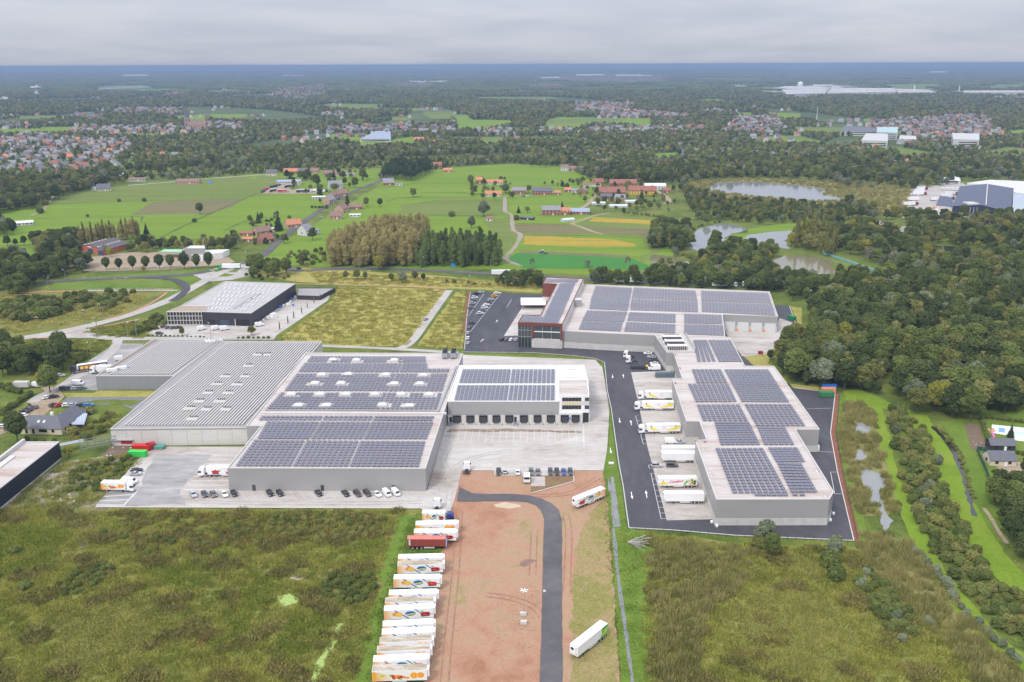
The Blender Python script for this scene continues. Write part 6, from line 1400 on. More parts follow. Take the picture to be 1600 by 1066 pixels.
for a in [
	(425,275,15,9,4.5,4.5, 'cream', 'slate', 10, 'cream house with dark dormered roof behind the left meadow'),
	(455,271,20,9,3.2,4, 'brick', 'orange', 5, 'long brick house with orange roof beyond the lorry depot'),(474,272,14,9,4,4.5, 'brick', 'slate', 5, 'brick house with dark roof beside the long orange-roofed house'),
	(492,270,12,9,3,4, 'pink', 'brown', 0, 'brown-roofed house partly behind trees beyond the depot'),(513,274,14,9,3,4, 'pink', 'brown', 5, 'brown-roofed bungalow at the far end of the village road'),(531,275,16,9,3,4, 'white', 'brown', 5, 'white house with brown roof at the far end of the village road'),
	(548,275,14,7,2.6,1.5, 'grey', 'grey', 0, 'low grey outbuilding behind the meadow oak'),
	(524,294,17,12,4,5.5, 'white', 'grey', 20, 'large white house with grey gabled roof in a garden'),(452,289,30,14,4.5,2.2, 'cream', 'blue', 12, 'workshop with pale blue-grey roof at the lorry depot'),
	(515,318,11,9,4.5,4.2, 'pink', 'grey', 60, 'salmon-coloured house with grey roof on the left of the village road'),(522,310,11,9,4,4.2, 'pink', 'brown', 60, 'brown-roofed house attached behind the salmon house'),(534,306,14,10,3.5,4.5, 'pink', 'brown', 30, 'broad brown-roofed house left of the village road'),
	(499,311,16,6,2.6,.8, 'grey', 'white', 8, 'low pale shed behind the salmon house', 'shed'),
	(534,332,12,11,4.5,5, 'pink', 'brown', 70, 'tall pink-brick house with steep tiled roof right of the village road'),(525,342,12,8,3.5,4, 'pink', 'brown', 5, 'lower pink-brick wing with brown roof beside the steep-roofed house'),
	(556,327,14,8,3,3.2, 'brick', 'brown', 5, 'small brown-roofed bungalow behind the dark conifer'),(555,339,11,6,2.6,.6, 'white', 'white', 8, 'small white flat shed above the brown poplars', 'shed'),
	(458,355,14,9,3.5,4.2, 'pink', 'orange', 35, 'pink-brick house with bright orange roof on the village road'),(478,367,10,11,5,5, 'white', 'grey', 60, 'pale grey gabled house with tall slit window on the village road'),(489,364,9,7,3,.8, 'white', 'grey', 30, 'white flat-roofed extension of the pale grey house', 'house'),
	(410,366,15,9,3.5,4, 'pink', 'brown', 40, 'brown-roofed brick house at the left end of the village road'),(415,379,12,9,3.5,4.5, 'brick', 'red', 50, 'brick house with rusty red roof nearest on the village road'),
	(424,361,9,5,2.6,.5, 'cream', 'white', 10, 'small flat cream garage beside the spruce', 'garage'),(386,368,12,6,2.6,1.4, 'brick', 'red', 0, 'red-roofed open shed left of the brick houses', 'shed'),(388,377,9,5,2.4,1.4, 'brick', 'orange', 0, 'small orange-roofed shed below the red-roofed shed', 'shed'),
	(771,306.5,19,8,3,3.2, 'white', 'orange', 0, 'low white cottage with orange roof nearest the silvery tree'),(771,288,24,8,3,3.2, 'white', 'orange', 0, 'upper long white cottage with orange roof in the meadow'),(749,287,9,9,5,3.5, 'brick', 'orange', 0, 'taller brick cottage with orange roof joined to the upper white cottage'),
	(811,303,17,9,4.5,3.5, 'brick', 'grey', 0, 'brick house with grey roof right of the dirt lane'),(847,304,24,11,4.5,4, 'brick', 'slate', 0, 'wide brick house with dark slate roof'),(871,304.5,7,6,3,2, 'brick', 'orange', 0, 'little brick garage with orange roof', 'garage'),
	(887,300,9,7,3,2.5, 'brick', 'orange', 0, 'small orange-roofed house in the farm row'),(910,302.5,11,11,4,4, 'brick', 'grey', 75, 'grey-gabled brick house in the farm row'),(898,301,9,6,3,2, 'grey', 'grey', 0, 'small grey outbuilding left of the grey-gabled house', 'shed'),
	(935,288,12,9,3.5,4, 'brick', 'red', 10, 'red-roofed house behind the farm row'),(925,291,22,5,3,1.2, 'white', 'red', 2, 'long low shed with pinkish roof behind the farm row', 'shed'),
	(954,304,34,12,3.5,5.5, 'brick', 'red', 0, 'long red-tiled barn in the farm', 'barn'),(973,290,34,11,3.5,4.5, 'brick', 'red', 0, 'red-tiled barn farthest back in the farm', 'barn'),(1003,303,32,13,4,5.5, 'yellow', 'red', -8, 'yellow-walled barn with red tile roof', 'barn'),
	(1023,296,26,12,4.5,3, 'white', 'white', 0, 'white-roofed barn beside the yellow barn', 'barn'),(1041,301,9,6,3,2.5, 'brick', 'red', 0, 'small red-roofed hut at the farm edge', 'shed'),
	(947,313,13,9,4,3.5, 'brick', 'slate', 0, 'brick cottage with slate roof in front of the long barn'),(969,314,12,9,4,3.5, 'pink', 'grey', -15, 'cottage with grey-brown roof in front of the barns'),
	(861,335.5,19,10,5.5,3.8, 'brick', 'grey', 0, 'two-storey brick farmhouse with grey roof above the fields'),(880.5,335.5,13,9,4,3.5, 'brick', 'orange', 0, 'orange-roofed wing joined to the farmhouse'),(905,334,21,12,3,2.8, 'brick', 'blue', -5, 'open barn with blue-grey hipped roof beside the farmhouse', 'barn'),
	(765,345,6,6,3,1.6, 'white', 'red', 10, 'tiny white hut with red roof beside the silvery tree', 'hut'),(824,343,14,5,2.0,1, 'dark', 'slate', -25, 'black lean-to shelter left of the farmhouse', 'shed'),
	(655,224,20,12,6,6, 'brick', 'orange', 0, 'orange-roofed house in the meadow before the dark trees'),(675,226,14,10,4,5, 'pink', 'orange', 0, 'pinkish house among trees beyond the orange-roofed house'),(686,224,16,10,4,5, 'white', 'slate', 0, 'white house with dark roof beyond the orange-roofed house'),
	(684,264,13,10,6,4, 'brick', 'red', 0, 'red-brick house in the meadow right of the pine clump'),(700,269,13,8,3,3, 'pink', 'orange', 0, 'orange-roofed barn beside the red-brick meadow house'),(607,289,14,11,3.5,5, 'brick', 'grey', 10, 'brick house with grey roof below the pine clump'),(624,290,9,5,2.6,.6, 'white', 'grey', 0, 'flat white garage beside the brick house', 'garage'),
	(843,251,11,10,5,5, 'brick', 'slate', 30, 'small brick house alone above the meadow'),(882,267,11,10,6,3, 'white', 'brown', 0, 'white-walled house at the upper meadow edge'),(893,267,13,8,3.5,3.5, 'brick', 'brown', 0, 'brick barn beside the white-walled house', 'barn'),
	(938,258,20,10,4,5, 'pink', 'brown', 5, 'brown-roofed house in the hamlet'),(947,263,9,12,5,5, 'pink', 'orange', 90, 'salmon gabled house in the hamlet'),(935,270,14,9,3,3, 'white', 'grey', 0, 'white bungalow at the lower end of the hamlet'),(952,247,9,9,5,5, 'pink', 'brown', 40, 'farthest steep-roofed house in the hamlet'),
	(978,250,9,11,5,6, 'pink', 'brown', 90, 'tall pink gable beside the long red roof'),(993,252,24,9,3,3.5, 'pink', 'red', 0, 'long red-roofed farmhouse right of the tall pink gable'),
	(295,287,30,12,3.4,3, 'pink', 'brown', 0, 'long stable with rooflights at the top of the left meadow', 'stable'),(163,298,16,10,3.5,5, 'cream', 'slate', 20, 'steep-roofed cream farmhouse at the meadow corner'),(150,297,8,6,3,1, 'grey', 'blue', 0, 'blue-grey shed left of the cream farmhouse', 'shed'),
	(31,352,24,9,2.6,1.6, 'grey', 'white', 25, 'long pale-roofed shed in the left meadow', 'shed'),(118,361,12,4,2.2,.5, 'dark', 'white', 10, 'small white-roofed shelter in the left meadow', 'shed'),
	(187,275,22,10,3,1.4, 'grey', 'white', 0, 'pale flat-roofed farm shed above the left meadow', 'shed'),(215,283,22,9,3,1.6, 'grey', 'brown', 5, 'brown farm shed above the left meadow', 'shed'),
	(1412,257,12,8,4,5, 'brick', 'orange', -30, 'small house with bright orange roof in the right-hand woods'),(1404,255,18,7,3,1, 'grey', 'grey', 0, 'long grey shed beside the orange-roofed house', 'shed'),(1441,265,13,8,3.5,4, 'grey', 'blue', 0, 'house with pale blue-grey roof in the right-hand woods'),
	(1567,268,14,9,5,5, 'brick', 'red', -20, 'red-roofed house among trees at the far right'),(1210,268,18,9,3.5,3, 'white', 'red', 0, 'white and red house in the forest behind the large pond'),(1490,262,0.1,.1,.1,.1, 'grey', 'grey', 0, None),
]:
	if a[9] is None: continue
	kw = {'cat': a[10]} if len(a) > 10 else {}
	house(*a[:10], chim=(a[2] > 9 and len(a) == 10), **kw)
# glasshouses
GH = simple('greenhouse_glass', (0.55,0.58,0.55),.25, var=.1, scale=.6)
for px, py, w, d, yaw, lb in ((935,320,15,6,5, 'small greenhouse below the brick cottages, left one'),(966,324,20,7,3, 'longer greenhouse below the brick cottages'),(987,317,15,6,5, 'greenhouse behind the broad conifer'),(887,346,13,6,25, 'glasshouse in front of the orange-roofed wing')):
	e = empty('greenhouse', (*P(px, py),0), math.radians(yaw), lb, 'greenhouse'); a, b = w / 2, d / 2
	gable(e, [(a, -b),(a, b),(-a, b),(-a, -b)],1.9,3.2, GH, GH, .05)
	for i in range(int(w / 2.5) + 1): m = MB(); m.box(-a + i * 2.5 - .05,-b - .05,0,-a + i * 2.5 + .05,-b, 1.9, METAL); m.build('glazing_bar', e)
# cream house with big slate roof at left and the striped carport
e = empty('cream_house', (*P(*K4([(380,920)])[0]),0), math.radians(-4), 'cream house with large dark hipped roof beside the gravel car park', 'house')
m = MB(); m.box(-9.8,-4.5,0,9.8,6,2.9, WC['cream']); m.build('wall', e)
m = MB(); m.add([(-10.4,-5,2.9),(10.4,-5,2.9),(10.4,6.5,2.9),(-10.4,6.5,2.9),(-6,.8,6.6),(6,.8,6.6)],[(0,1,5,4),(1,2,5),(2,3,4,5),(3,0,4),(3,2,1,0)], RC['slate']); r_ = m.build('roof', e)
m = MB(); m.add([(1,4,2.9),(9.5,4,2.9),(9.5,17,2.9),(1,17,2.9),(5.2,2,6.3),(5.2,14,6.3)],[(1,2,5,4),(2,3,5),(3,0,4,5),(0,1,4)], RC['slate']); m.build('rear_roof', e)
boxpart('rear_wall', e, 1.4,6,0,9.1,16.6,2.9, WC['cream'])
for x in (-1.6,.8): m = MB(); m.add([(x, -2.6,4.58),(x + 1,-2.6,4.58),(x + 1,-1.5,5.3),(x, -1.5,5.3)],[(0,1,2,3)], SKYL); m.build('roof_window', e)
boxpart('chimney', e, 2.2,1.5,5,3.2,2.5,7.6, WHITE)
for x, w_, h_ in ((-6,1,2),(-3,1,2),(0,3.5,1.3),(5.5,1.2,1.3)): boxpart('window', e, x, -4.58,.4 if h_ > 1.5 else 1.1, x + w_, -4.5,.4 + h_ if h_ > 1.5 else 2.4, GLASSD)
for y in (-2,2): boxpart('window', e, 9.8, y, .6,9.88, y + 1.2,2.2, GLASSD)
cq=W(K4([(600,872),(700,872),(728,778),(495,776)]),2.6); c=(sum(p[0] for p in cq) / 4, sum(p[1] for p in cq) / 4)
e = empty('carport', (*c, 0),0, 'carport with pale blue ribbed sheet roof behind the cream house', 'carport'); L_ = rel(cq, c)
tri_face('roof', L_, 2.6, simple('carport_sheet', (0.50,0.56,0.66),.35), e)
for i in range(12):
	a = bil(L_, (i + .5) / 12,0); b = bil(L_, (i + .5) / 12,1); m = MB(); m.bar((*a, 2.66),(*b, 2.66),.14, simple('sheet_rib', (0.30,.35,.45),.4)); m.build('roof_rib', e)
for p in L_: boxpart('post', e, p[0] * .95 - .08, p[1] * .95 - .08,0, p[0] * .95 + .08, p[1] * .95 + .08,2.58, METAL)
# garden houses right edge
def px_house(pxs, z, h0, nm, lb, cat, wc, rc):
	q=W(pxs, z); c=(sum(p[0] for p in q) / 4, sum(p[1] for p in q) / 4); e=empty(nm, (*c, 0),0, lb, cat); gable(e, rel(q, c), h0, z, WC[wc], RC[rc],.2); return e
q=W(O4([(660,770),(905,805),(922,690),(675,590)]));
x, y = P(*O4([(790,800)])[0]); house(x, y + 4,9.6,7,2.6,2.4, 'cream', 'slate', -4, 'garden house with dark gable roof beside the striped lawn', 'house', world=True, chim=False)
x, y = P(*O4([(800,600)])[0]); house(x, y + 4,9.6,5,2.6,1.8, 'dark', 'slate', -4, 'second dark-roofed garden building behind the garden house', 'shed', world=True, chim=False)
sheet('terrace', O4([(690,790),(920,730),(1066,745),(1200,760),(1100,900),(820,980),(700,900)]),6, G_BROWNL)
e = empty('pool', (*P(*O4([(830,300)])[0]),0),0, 'white-edged garden swimming pool with pale blue covers', 'pool'); ox, oy = e.location.x, e.location.y
tri_face('pool_deck', rel(W(O4([(620,215),(1200,275),(1200,470),(920,430),(920,380),(610,330)])),(ox, oy)),.25, WHITE, e)
tri_face('pool_cover', rel(W(O4([(712,260),(800,270),(800,330),(712,320)])),(ox, oy)),.30, simple('pool_blue', (0.22,0.42,0.75),.3), e)
tri_face('pool_cover', rel(W(O4([(930,305),(1150,325),(1150,380),(930,360)])),(ox, oy)),.30, simple('pool_pale', (0.55,0.68,0.75),.3), e)
e = empty('garden_slide', (*P(*O4([(640,385)])[0]),0),0, 'pink garden slide on the lawn beside the pool', 'slide'); m = MB(); m.bar((0,-1,.2),(0,1.6,1.6),.6, simple('pink', (0.8,.15,.45),.5)); m.build('chute', e); boxpart('ladder', e, -.3,1.5,0,.3,1.7,1.6, METAL)
e = empty('garden_bench_set', (*P(*O4([(600,300)])[0]),0),0, 'wooden garden seats left of the pool', 'garden seats');
for x in (-1.2,.6): boxpart('seat', e, x, -.6,0, x + 1.2,.6,.45, simple('wood', (0.55,.33,.15),.7)); boxpart('backrest', e, x, .5,.45, x + 1.2,.65,1.0, simple('wood', (0.55,.33,.15),.7))
boxpart('table', e, -.3,-1.7,.65,1.4,-.9,.72, simple('wood', (0.55,.33,.15),.7)); boxpart('table_leg', e, .4,-1.4,0,.6,-1.2,.65, METAL)
tfp = [P(*t) for t in O4([(410,570),(470,720),(540,870),(600,1060),(660,1250)])]; e = empty('green_mesh_fence', (*tfp[0],0),0, 'tall dark green mesh fence beside the striped garden lawn', 'fence'); DG = simple('dark_green_mesh', (0.02,0.085,0.06),.6)
for a, b in list(zip(tfp[:-1], tfp[1:])) + [(tfp[0], P(*O4([(570,590)])[0]))]:
	n=max(2, int(math.dist(a, b) / 3))
	for k in range(n):
		p = [(a[0] + (b[0] - a[0]) * t - tfp[0][0], a[1] + (b[1] - a[1]) * t - tfp[0][1]) for t in (k / n, (k + .96) / n)]; m = MB(); strip_mesh(m, p, .08,1.9, DG); m.build('fence_panel', e); m = MB(); m.cyl((p[0][0], p[0][1],0),.06, 'z', 2.05, METAL, 6); m.build('post', e)
for i in range(9):
	x, y = P(*O4([(370 + (i * 37) % 150,455 + (i * 29) % 95)])[0]); o = empty('white_crate', (x, y, 0), i, 'white crate lying on the bare soil plot at the garden', 'crate', 'white crates on the bare soil plot'); boxpart('base', o, -.35,-.25,0,.35,.25,.12, WHITE); boxpart('side', o, -.35,-.25,.12,-.3,.25,.3, WHITE)

# villages: each nearer house is one thing, the rest far behind is one mass
protos = [(11,9,5,4.5, 'brick', 'red'),(10,9,5,4.5, 'white', 'slate'),(12,9,4,4.5, 'pink', 'brown'),(9,9,5,5, 'white', 'orange'),(14,9,5,4, 'brick', 'slate'),(12,10,5,4.5, 'grey', 'grey'),(11,9,5,4.5, 'cream', 'red'),(10,8,5,4.5, 'white', 'grey')]
VW = [.8,1.7,1.5,.35,1.7,1.7,.6,1.8]
hs_ = []
VN = ['the village at the left edge', 'the row of houses left of the church', 'the white buildings beyond the left village', 'the street behind the church', 'the terraced rows beside the church', 'the school street right of the church', 'the far left hamlet', 'the far hamlet above the church', 'the distant village above the church',
	  'the distant town at upper left', 'the small street by the poplars', 'the curved row of new houses in the middle distance', 'the houses among trees in the middle distance', 'the row of houses right of the middle meadow', 'the far buildings by the lake', 'the short row left of the centre meadow', 'the long row in front of the central woods', 'the village beyond the central meadow', 'the village among trees beyond the central meadow',
	  'the low buildings right of the central village', 'the village right of centre', 'the far town on the horizon side', 'the distant houses by the lake', 'the large village at upper right', 'the front part of the upper right village', 'the houses at the right end of the central row']
for vi, poly in enumerate(vw):
	far=min(p[1] for p in poly) > 3000
	X, Y=jitter_grid(poly, 25 if not far else 36, jit=.45)
	ang=random.choice((0,10,-10,20,-18))
	for x, y in zip(X, Y):
		if random.random() < .22: continue
		hs_.append((y, x, y, random.choices(range(8), VW)[0], ang+random.choice((0,0,90,90,0)) + random.uniform(-9,9), vi))
for i in range(260):
	y=1500*4.2 ** RNG.random(); x=RNG.uniform(-.6,.6) * y
	if any(inside(x, y, b) for b in blk): continue
	for k in range(RNG.integers(1,5)):
		hs_.append((y+400, x+k*24, y+RNG.uniform(-9,9), random.choices(range(8), VW)[0], RNG.uniform(-90,90),11))
hs_.sort()
for i, (_, x, y, k, a, vi) in enumerate(hs_[:290]):
	house(x, y, *protos[k], a, '%s house with %s roof in %s' % (protos[k][4], protos[k][5], VN[vi]), group='%s houses in %s' % (protos[k][4], VN[vi]), world=True, name='village_house')
joined = []
for p in protos:
	V = []; F = []; MI = []; mats = []
	for nm, me in house_meshes(*p):
		o=len(V); V += [v.co[:] for v in me.vertices]
		for q in me.polygons:
			F.append(tuple(j+o for j in q.vertices)); mt=me.materials[q.material_index]
			if mt not in mats: mats.append(mt)
			MI.append(mats.index(mt))
	joined.append(mesh_np('village', V, F, mats, MI))
if len(hs_) > 290:
	scatter('distant_houses', [(x, y, 0, math.radians(a),1.0, k) for _, x, y, k, a, vi in hs_[290:]], joined, 'distant houses of the far villages and towns', 'houses')
# gardens with trees inside the villages
gt = []
for poly in vw:
	X, Y=jitter_grid(poly, 13, jit=.5); gt += [(x+9, y+8,0, random.uniform(0,6), random.uniform(.4,.85), random.randrange(len(FT))) for x, y in zip(X, Y) if random.random() < .75]
scatter('village_trees', gt, FT, 'garden trees between the village houses', 'trees')
far_fill('forest_near', 1230,2600,11.5, FT, .85,.86, 'broad woods behind the meadows and villages')
far_fill('forest_middle', 2600,5200,16, FT, 1.15,.85, 'woods of the middle distance')
far_fill('forest_far', 5200,16000,115, CL, 1.0,.80, 'distant woods towards the horizon')
far_fill('forest_horizon', 16000,48000,330, CL, 2.6,.75, 'hazy woods at the horizon')
# church
x, y = P(302,203); e = empty('church', (x, y, 0), math.radians(0), 'brown stone church with pointed grey spire in the left village', 'church'); ST = simple('church_stone', (0.40,0.27,0.20),.85, var=.15, scale=.3)
house_ = house_meshes(34,16,11,9, 'pink', 'brown', False)
boxpart('nave', e, -8,-9,0,34,9,12, ST); m = MB(); m.add([(-8,-9.4,12),(34,-9.4,12),(34,9.4,12),(-8,9.4,12),(-8,0,22),(34,0,22)],[(0,1,5,4),(1,2,5),(2,3,4,5),(3,0,4)], RC['brown']); m.build('roof', e)
boxpart('tower', e, -18,-5,0,-8,5,30, ST); m = MB(); m.cyl((-13,0,30),6.4, 'z', 26, RC['slate'],8,.1); m.build('spire', e)
for z in (10,20): boxpart('belfry_window', e, -14,-5.1, z, -12,-5, z + 5, GLASSD)
for i in range(4): boxpart('nave_window', e, -2 + i * 9,-9.1,4,0 + i * 9,-9,9, GLASSD)
for dx, nm in ((-18.6, 'choir'),): boxpart(nm, e, 34,-6,0,40,6,9, ST)
# water tower
x, y = P(58,151); e = empty('water_tower', (x, y, 0),0, 'white mushroom-shaped water tower at the far left', 'water tower'); m = MB(); m.cyl((0,0,0),9, 'z', 38, WHITE, 14,7); m.build('shaft', e); m = MB(); m.cyl((0,0,38),8, 'z', 6, WHITE, 18,24); m.cyl((0,0,44),24, 'z', 7, WHITE, 18,24); m.build('tank', e); m = MB(); m.cyl((6,0,51),3, 'z', 7, WHITE, 8); m.build('antenna', e)
# modern buildings at upper right
for px, w, h, m_, lb, cat in (([(1313,212),(1370,213),(1366,206),(1318,203)],0,9, RC['slate'], 'long dark-roofed hall before the upper right village', 'office building'),([(1345,230),(1386,231),(1386,219),(1352,218)],0,12, simple('office_roof', (0.50,0.49,0.47),.7), 'white stepped office block at upper right', 'office building'),
							  ([(1369,217),(1401,219),(1401,209),(1369,209)],0,14, simple('teal_roof', (0.40,.58,.58),.3), 'teal glass office block at upper right', 'office building'),([(1404,223),(1431,224),(1430,218),(1406,217)],0,7, simple('office_roof', (0.50,0.49,0.47),.7), 'low white annex beside the teal office block', 'office building'),
							  ([(1488,232),(1528,233),(1528,222),(1486,221)],0,16, simple('office_roof', (0.50,0.49,0.47),.7), 'white office block with long window bands at far right', 'office building'),([(563,222),(611,222),(610,209),(588,209)],0,6, RC['blue'], 'wide blue-grey glasshouse in the middle distance', 'greenhouse'),
							  ([(1465,288),(1500,289),(1497,282),(1462,281)],0,5, WHITE, 'low white yard building before the pale greenhouse hall', 'shed'),([(1230,112),(1290,112),(1290,110.5),(1230,110.5)],0,12, WHITE, 'pale hall near the horizon right of centre', 'warehouse'),
							  ([(640,130),(700,130),(698,128),(640,128)],0,10, WHITE, 'white hall in the distance above the centre meadow', 'warehouse'),([(845,123),(875,123),(872,121.5),(845,121.5)],0,10, WHITE, 'white greenhouse strip, left one of three beyond the lake', 'greenhouse'),
							  ([(900,119),(944,119),(944,117.5),(900,117.5)],0,10, WHITE, 'white greenhouse strip, middle one of three beyond the lake', 'greenhouse'),([(962,119.5),(1018,119.5),(1018,118),(962,118)],0,10, WHITE, 'white greenhouse strip, right one of three beyond the lake', 'greenhouse'),
							  ([(1453,115),(1480,115),(1478,113),(1453,113)],0,14, WHITE, 'white hall far off at upper right', 'warehouse'),([(1147,137),(1166,137),(1164,134.5),(1149,134.5)],0,9, WHITE, 'white hall at the right of the far lake', 'warehouse'),([(470,108.6),(500,108.6),(500,107.6),(470,107.6)],0,20, WHITE, 'pale industrial hall near the horizon left of centre', 'warehouse'),
							  ([(190,120),(232,120),(230,118.5),(195,118.5)],0,16, WHITE, 'white distant hall at upper left', 'warehouse'),([(170,113.5),(188,113.5),(187,112.7),(170,112.7)],0,16, WHITE, 'white distant hall nearest the wind turbines', 'warehouse'),([(440,120),(476,120),(474,118.8),(442,118.8)],0,12, WHITE, 'narrow white hall beyond the upper left town', 'warehouse'),([(-10,158),(12,158),(12,155),(-10,155)],0,12, WHITE, 'white building cut by the left edge of the frame', 'warehouse')):
	q = ccw(W(px)); c = (sum(p[0] for p in q) / 4, sum(p[1] for p in q) / 4); e = empty('distant_building', (*c, 0),0, lb, cat); L_ = rel(q, c)
	m = MB(); wallring(m, L_, 0, h, simple('office_wall', (0.55,0.54,0.52),.7)); m.build('wall', e); tri_face('roof', off(L_, .3), h + .05, m_, e)
	f=sorted(L_, key=lambda t: t[1])[:2]; xa, xb=min(f[0][0], f[1][0]), max(f[0][0], f[1][0]); yf=min(f[0][1], f[1][1])
	for z in range(3, int(h) - 1,4):
		if c[1] < 3000: boxpart('window', e, xa + 3, yf - .5, z, xb - 3, yf - .3, z + 1.6, GLASSD)
# long pale industrial complex
FARW = simple('far_pale_roof', (0.50,0.49,0.47),.6)
segs = [[(1212,142),(1290,146),(1300,139),(1225,138.5)],[(1292,150),(1400,148),(1396,142),(1300,141)],[(1402,148.5),(1462,148.5),(1440,144),(1398,143)],[(1228,152),(1290,150),(1290,145),(1222,144)],[(1272,139),(1318,141.5),(1300,136),(1270,135.5)],[(1505,149),(1640,149),(1640,146),(1505,146)]]
for i, px in enumerate(segs):
	q = ccw(W(px)); c = (sum(p[0] for p in q) / 4, sum(p[1] for p in q) / 4); e = empty('industrial_hall', (*c, 0),0, '%s of the huge pale factory roofs at upper right, counted from the left' % ORD[(0,2,4,1,3,5)[i]], 'factory', 'pale factory halls at upper right'); L_ = rel(q, c)
	m = MB(); wallring(m, L_, 0,14, FARW); m.build('wall', e); tri_face('roof', L_, 14.05, FARW, e)
	bb=bbox(L_)
	for k in range(8): boxpart('roof_light', e, bb[0] + (bb[2] - bb[0]) * (k + .3) / 8.6, bb[1] + (bb[3] - bb[1]) * .3,14.1, bb[0] + (bb[2] - bb[0]) * (k + .6) / 8.6, bb[1] + (bb[3] - bb[1]) * .6,16, TRIM)
x, y = P(1250,138); e = empty('round_tank', (x, y, 0),0, 'white round storage silo above the pale factory roofs', 'tank'); m = MB(); m.cyl((0,0,0),17, 'z', 30, WHITE, 16); m.cyl((0,0,30),17, 'z', 10, WHITE, 16,4); m.build('shell', e)
for i, (px, hh_) in enumerate(((1428,40),(1350,22),(1498,38),(1324,24))):
	x, y = P(px, 146); e = empty('chimney', (x, y, 0),0, '%s slim factory chimney along the pale roofs' % ORD[i], 'chimney', 'factory chimneys at upper right'); m = MB(); m.cyl((0,0,0),3, 'z', hh_, WHITE, 8,2.2); m.build('stack', e)
x, y = P(1276,187); e = empty('radio_mast', (x, y, 0),0, 'white telecom mast right of the central village', 'mast'); m = MB(); m.cyl((0,0,0),.9, 'z', 32, WHITE, 6,.6); m.build('pole', e); m = MB(); m.cyl((0,0,26),1.8, 'z', 6, METAL, 8); m.build('antenna', e)
for i, (px, py, s) in enumerate(((172,108.5,1),(212,109.5,1.2),(219,110,1),(263,108.5,1),(28,109,.9),(605,108,.8))):
	x, y = P(px, py); e = empty('wind_turbine', (x, y, 0),.3, '%s wind turbine from the left on the horizon' % ORD[(1,2,3,4,0,5)[i]], 'wind turbine', 'wind turbines on the horizon'); H_t = 85 * s
	m = MB(); m.cyl((0,0,0),5, 'z', H_t, WHITE, 8,3); m.build('tower', e); boxpart('nacelle', e, -4,-6, H_t - 3,4,8, H_t + 4, WHITE)
	for k in range(3):
		a = k * 2.094 + i; m = MB(); m.bar((0,-8, H_t),(math.cos(a) * 58,-8, H_t + math.sin(a) * 58),5, WHITE); m.build('blade', e)
# skyline at upper right horizon
rnd=random.Random(8)
for i in range(14):
	x, y = P(1060 + i * 40 + rnd.uniform(-12,12),103.6); w_ = rnd.uniform(120,300); h_ = rnd.uniform(70,135); e = empty('tower_block', (x, y, 0),0, 'hazy tower block on the right-hand horizon skyline', 'tower block', 'tower blocks on the horizon')
	boxpart('wall', e, -w_ / 2,-60,0, w_ / 2,60, h_, WALLW); boxpart('roof', e, -w_ / 4,-30, h_, w_ / 4,30, h_ + 15, WALLG)
# ---------------------------------------------------------------- vehicles
def paint(name, c, r=.3): return simple('paint_' + name, c, r, spec=.6)
PC = {'white': paint('white', (.80,.80,.80)), 'black': paint('black', (.018,.018,.02)), 'grey': paint('grey', (.13,.135,.145)), 'dark grey': paint('dkgrey', (.055,.058,.065)), 'silver': paint('silver', (.42,.43,.45)), 'blue': paint('blue', (.03,.05,.28)), 'bright blue': paint('bblue', (.02,.16,.55)), 'red': paint('red', (.45,.03,.03)), 'yellow': paint('yellow', (.75,.42,.02)), 'brown': paint('brown', (.07,.05,.045))}
HUB = simple('hub_grey', (0.5,0.5,0.5),.4)
LAMPW = simple('headlight_lens', (0.75,0.75,0.72),.1); LAMPR = simple('tail_lens', (0.5,0.03,0.02),.2)
VM = {}
def wheel_mesh(r, w):
	k = ('wheel', r, w)
	if k not in VM:
		m = MB(); m.cyl((0,-w / 2,0), r, 'y', w, BLACK, 12); m.cyl((0,-w / 2 - .01,0), r * .55, 'y', w + .02, HUB, 8); VM[k] = m.mesh('wheel')
	return VM[k]
